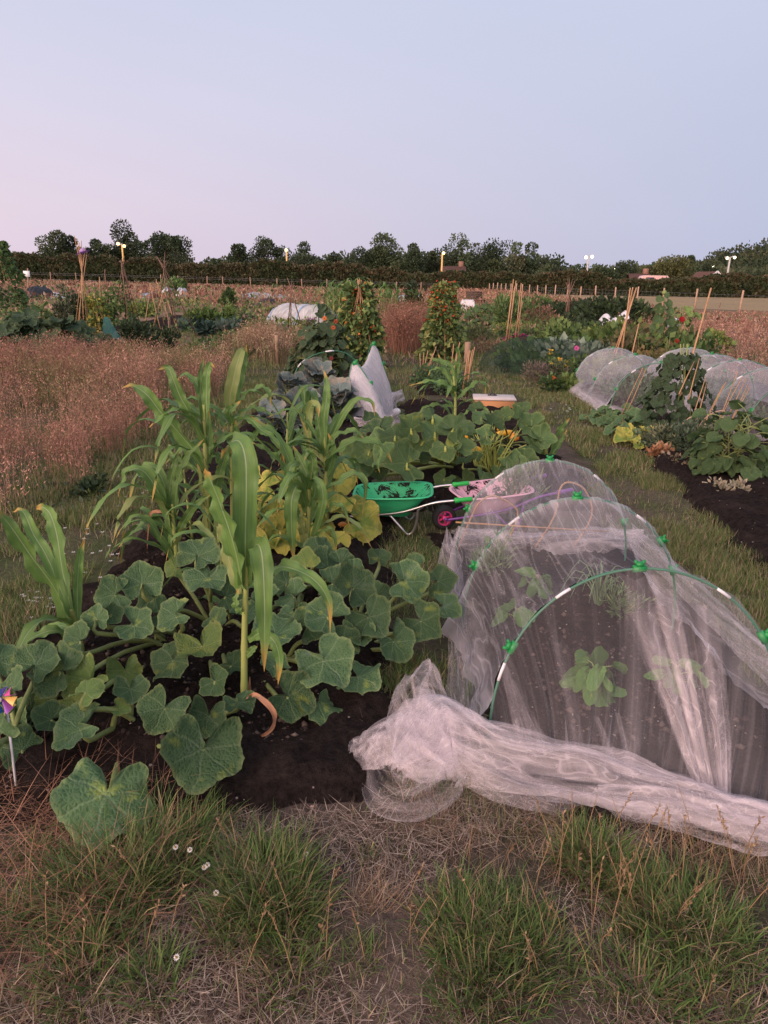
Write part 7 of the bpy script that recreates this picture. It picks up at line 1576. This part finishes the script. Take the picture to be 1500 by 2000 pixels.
# the tall dry meadow on the left and other dry patches
mbm = MB()
def meadow(n, x0, x1, y0, y1, H, W, keep=None, cols=PINKS, ncard=9, cs=.03, spread=.28):
    if ncard > 6:
        nc_ = max(8, int((x1 - x0) * (y1 - y0) * 1.1)); cx_ = g.uniform(x0, x1, nc_); cy_ = g.uniform(y0, y1, nc_)
    x, y = pts_in(n, x0, x1, y0, y1, keep)
    if ncard > 6:
        mv = g.random(len(x)) < .5; ci_ = g.integers(0, nc_, len(x)); sx2 = cx_[ci_] + g.normal(0, .13, len(x)); sy2 = cy_[ci_] + g.normal(0, .13, len(x)); ok2 = ~inbed(sx2, sy2) & (keep(sx2, sy2) if keep is not None else True); mv &= ok2; x = np.where(mv, sx2, x); y = np.where(mv, sy2, y)
    cl_ = fbm(x * 1.7, y * 1.7, 44, 3); ok = (cl_ > .36) | (g.random(len(x)) < .25); x, y = x[ok], y[ok]; N = len(x); k = fbm(x * 1.3, y * 1.3, 61, 4); h = H * g.uniform(.55, 1.12, N) * (.35 + 1.3 * k); az = g.uniform(0, 6.283, N); cols = np.asarray(cols)
    tone = np.clip(fbm(x * .7 + 9, y * .7, 71, 3) + g.normal(0, .12, N), 0, .999); c = cols[(tone * len(cols)).astype(int)] * (1 + g.normal(0, .15, (N, 1))); gw = fbm(x * 1.1 + 30, y * 1.1, 93, 3) > .69; c = np.where(gw[:, None], c * np.array([.62, .9, .62]), c); c = c * (.72 + .62 * fbm(x * 2.1, y * 2.1, 94, 3))[:, None]; lean = np.abs(g.normal(.12, .12, N)); z = ground_z(x, y)
    blades(mbm, np.stack([x, y, z], 1), az, h, np.full(N, W), lean, g.uniform(.05, .5, N), np.clip(c * 1.1, .01, 1), 3)
    if ncard:
        r_ = np.repeat(np.arange(N), ncard); t_ = g.uniform(.5, 1.03, len(r_)); hh = h[r_] * t_; sp = spread * h[r_] * (1.05 - t_) * 1.1 + .01; px = x[r_] + np.cos(az[r_]) * hh * .26 + g.normal(0, 1, len(r_)) * sp * .6; py = y[r_] + np.sin(az[r_]) * hh * .26 + g.normal(0, 1, len(r_)) * sp * .6
        leaf_cards(mbm, np.stack([px, py, z[r_] + hh * .97], 1), cs * g.uniform(.5, 1.3, len(r_)), np.stack([g.normal(0, .6, len(r_)), g.normal(0, .6, len(r_)), np.ones(len(r_)) * .8], 1), np.clip(c[r_] * 1.35 * (1 + g.normal(0, .14, (len(r_), 1))), .01, 1), .32, .1, g=g)
edge = lambda x, y: x < -2.15 - .06 * (y - 4) + .5 * (fbm(x * 1.3, y * 1.3, 5) - .5) * 2 - .8 * sstep(9, 14, y) * 0
meadow(3600, -5.5, -2.0, 4.3, 7.5, .5, .003, edge, PINKS, 16, .022); meadow(7500, -8, -2.2, 7.5, 11, .55, .004, edge, PINKS, 13, .028); meadow(6500, -12, -2.4, 11, 13.4, .5, .006, lambda x, y: (x < -2.6 - .1 * (y - 11)) | ((x < -1.9) & (y < 12.5)), PINKS, 10, .036); meadow(2600, -3.4, -1.9, 13.5, 19, .5, .008, lambda x, y: fbm(x, y, 8) > .45, STRAW, 7, .045)
meadow(2500, -.1, 1.35, 15.8, 24, .85, .008, lambda x, y: fbm(x * .8, y * .8, 3) > .33, RUST + PINKS[:3], 12, .05)
meadow(7500, 5.6, 17, 9.5, 25, .55, .009, lambda x, y: x > 5.2 + .12 * (y - 9) , PINKS + RUST[:2], 9, .05); meadow(5000, 5, 24, 25, 42, .16, .016, lambda x, y: x < 20.6 - .13 * (y - 42), PINKS, 6, .09); meadow(1200, 20, 34, 22, 44, .14, .02, None, PINKS, 6, .09)
meadow(7000, -48, 4, 62, 98, .34, .05, None, [(.34, .22, .15), (.38, .26, .18), (.28, .17, .125)], 3, .16); meadow(1400, -8, 5, 33, 60, .55, .03, lambda x, y: fbm(x * .2, y * .4, 14) > .5, STRAW, 5, .1); meadow(2200, -18, -5, 31, 60, .5, .03, lambda x, y: fbm(x * .2, y * .4, 15) > .5, RUST + STRAW, 5, .1)
meadow(2400, 5, 14, 44, 100, .6, .05, lambda x, y: x < 20.6 - .135 * (y - 42), PINKS, 4, .18)
stuff(mbm, 'dry_meadow_grass', m_dry)
# weedy low growth between the far plots
mbw = MB()
def weeds(n, x0, x1, y0, y1, H, size, cols, s, thr=.5):
    x, y = pts_in(n, x0, x1, y0, y1, lambda x, y: fbm(x * .35, y * .5, s, 3) > thr); N = len(x); z = ground_z(x, y); k = fbm(x * .8, y * .8, s + 1); cols = np.asarray(cols); c = cols[np.clip((fbm(x * .5, y * .7, s + 2, 2) * len(cols) * 1.3 - len(cols) * .15).astype(int), 0, len(cols) - 1)]
    leaf_cards(mbw, np.stack([x, y, z + H * k * g.random(N) ** .7], 1), size * g.uniform(.6, 1.4, N), np.stack([g.normal(0, .6, N), g.normal(0, .6, N), np.ones(N)], 1), np.clip(c * (1 + g.normal(0, .2, (N, 1))), .01, 1), .55, .3, g=g)
weeds(9000, -22, -2.5, 21, 45, .55, .16, GREENS + YELG[:1] + STRAW[:2], 81, .46); weeds(8000, -40, 6, 40, 85, .7, .3, GREENS[:3] + RUST + STRAW[:3], 91, .48); weeds(5000, 1.5, 9, 20, 40, .5, .16, GREENS + STRAW[:2] + RUST[:1], 95, .42); weeds(4500, 3.2, 7.5, 14, 24, .5, .12, GREENS + YELG[:2], 97, .36); weeds(4000, 4, 14, 26, 60, .6, .25, GREENS + RUST[:2] + STRAW, 99, .45); weeds(3500, -4.5, 0, 14.5, 24, .3, .1, GREENS + STRAW[:2], 98, .42); weeds(1600, -5, 3, 26, 40, .5, .2, GREENS + STRAW, 96, .4)
weeds(900, -3.1, -1.8, 4.6, 8.5, .12, .045, [(.06, .09, .05), (.08, .11, .05)], 92, .5)
stuff(mbw, 'weeds', m_foliage)

# crumbs of dark earth and small pale grit on the near beds
mbc = MB(); n = 15000; x = g.uniform(-1.7, 1.7, n * 2); y = 1.7 + 3.2 * g.random(n * 2) ** 1.4; ok = inbed(x - .22, y) & inbed(x + .22, y) & inbed(x, y - .26) & ~((x > -.1) & (y < 2.05)); x, y = x[ok][:n], y[ok][:n]; N = len(x); s_ = .0035 + .017 * g.random(N) ** 3
dz_ = .045 + .05 * g.random(N) * 0; cz_ = ((fbm(x * 6, y * 6, 25, 4) - .5) * .085 + np.maximum(fbm(x * 24, y * 24, 30, 2) - .45, 0) * .075 + .065)
cz_ = np.where(x < .15, cz_, (fbm(x * 6, y * 6, 26, 4) - .5) * .085 + np.maximum(fbm(x * 24, y * 24, 31, 2) - .45, 0) * .075 + .047)
O = np.array([[1, 0, 0], [0, 1, 0], [-1, 0, 0], [0, -1, 0], [0, 0, .8], [0, 0, -.8]]); V = np.stack([x, y, cz_], 1)[:, None, :] + O[None] * s_[:, None, None] * g.uniform(.6, 1.3, (N, 6, 1)); i = np.arange(N)[:, None] * 6
Tt = np.concatenate([i + np.array([[a, (a + 1) % 4, 4]]) for a in range(4)] + [i + np.array([[(a + 1) % 4, a, 5]]) for a in range(4)])
cc_ = pick([(.02, .015, .014), (.04, .03, .027), (.075, .056, .047), (.028, .021, .019)], N, g, .2); pale = (g.random(N) < .05) & (s_ < .006); cc_[pale] = (.42, .37, .34)
mbc.add(V.reshape(-1, 3), None, Tt, np.repeat(cc_, 6, 0)); stuff(mbc, 'soil_crumbs', tinted('crumbs', .95, .05, 0))

# daisies, stones and bits on the ground
def daisy(label, px, py, z, s=.0085, tilt=(0, -.6, 1)):
    p = G(px, py, z); b = G(px + 3, py + 8); b.z = 0; root = thing('daisy', label, 'daisy', b); m = MB(); m.tube([b, b.lerp(p, .6), p], .001, 4); m.build('stem', m_stem, root); flower_head(root, p, s, (.72, .70, .68), 11, tilt, (.55, .34, .04), 1)
for args in [('white daisy, left one of the pair over the dark soil edge', 343, 1655, .1), ('white daisy, right one of the pair over the dark soil edge', 371, 1660, .1), ('white daisy half closed, lower of the two below the pair', 399, 1694, .08), ('small white daisy behind the half closed one', 405, 1690, .09), ('lone white daisy on the bare ground right of the right grass tuft', 598, 1668, .06), ('drooping white daisy at the left foot of the right grass tuft', 422, 1744, .07), ('withered daisy low in the grass at the bottom left', 345, 1870, .06), ('white daisy seen over the front hoop at the edge of the path', 1352, 1138, .05)]:
    daisy(*args)
mbf = MB(); 
for (px, py, sx_, sy_, n) in [(80, 1180, 22, 12, 16), (905, 745, 40, 20, 40), (270, 960, 30, 14, 12), (880, 725, 30, 14, 18), (165, 1060, 40, 30, 10), (1110, 800, 12, 5, 8), (200, 1090, 60, 40, 10), (940, 690, 20, 10, 8), (270, 930, 40, 10, 12)]:
    for k in range(n):
        p = G(px + g.normal(0, sx_), py + g.normal(0, sy_), .03); s = .009 + .0012 * p.y
        for q in range(5): a = q * 1.2566; d = Vector((math.cos(a), math.sin(a), .25)); sdv = Vector((-math.sin(a), math.cos(a), 0)); mbf.add([p, p + d * s * .6 + sdv * s * .3, p + d * s, p + d * s * .6 - sdv * s * .3], [(0, 1, 2, 3)], None, (.66, .64, .6))
stuff(mbf, 'clover_flowers', m_flower)
def stone(label, px, py, s, mat, seed):
    p = G(px, py); r = random.Random(seed); root = None; m = MB(); P = np.zeros((7, 9, 3))
    for i in range(7):
        for j in range(9): a = j / 9 * 6.283; e = math.sin(math.pi * (i + .15) / 6.3); P[i, j] = p + Vector((math.cos(a) * s * e * r.uniform(.8, 1.2), math.sin(a) * s * .8 * e * r.uniform(.8, 1.2), s * .9 * (i / 6 - .15)))
    m.grid(P, None, None, True); o = m.build('stone', mat, None, p, smooth=False); tag(o, label, 'stone')
m_st1 = plain('brick_bit', (.42, .24, .16), (.5, .32, .24), 40, .9, .1, .3); m_st2 = plain('pale_stone', (.5, .44, .4), (.36, .3, .27), 40, .9, .1, .3)
stone('orange brick fragment on the dark soil at the front of the bed', 610, 1580, .016, m_st1, 1); stone('small brown stone right of the orange brick fragment', 655, 1588, .009, m_st1, 2); stone('pale pebble between the brick fragment and the lone daisy', 588, 1630, .006, m_st2, 3); stone('whitish pebble left of the pale pebble', 628, 1622, .005, m_st2, 4); stone('small white stone on the grass lane at the left', 58, 1158, .02, m_st2, 5)
# ------------------------------------------------------------------ render settings
vs = sc.view_settings; vs.view_transform = 'Standard'; vs.look = 'None'; vs.exposure = 0.08; vs.gamma = 1.0; vs.use_curve_mapping = False
sc.render.engine = 'CYCLES'; cy = sc.cycles
cy.use_denoising = True
try: cy.denoiser = 'OPENIMAGEDENOISE'
except Exception: pass
cy.transparent_max_bounces = 24; cy.max_bounces = 6; cy.diffuse_bounces = 3; cy.transmission_bounces = 4
cy.sample_clamp_indirect = 4
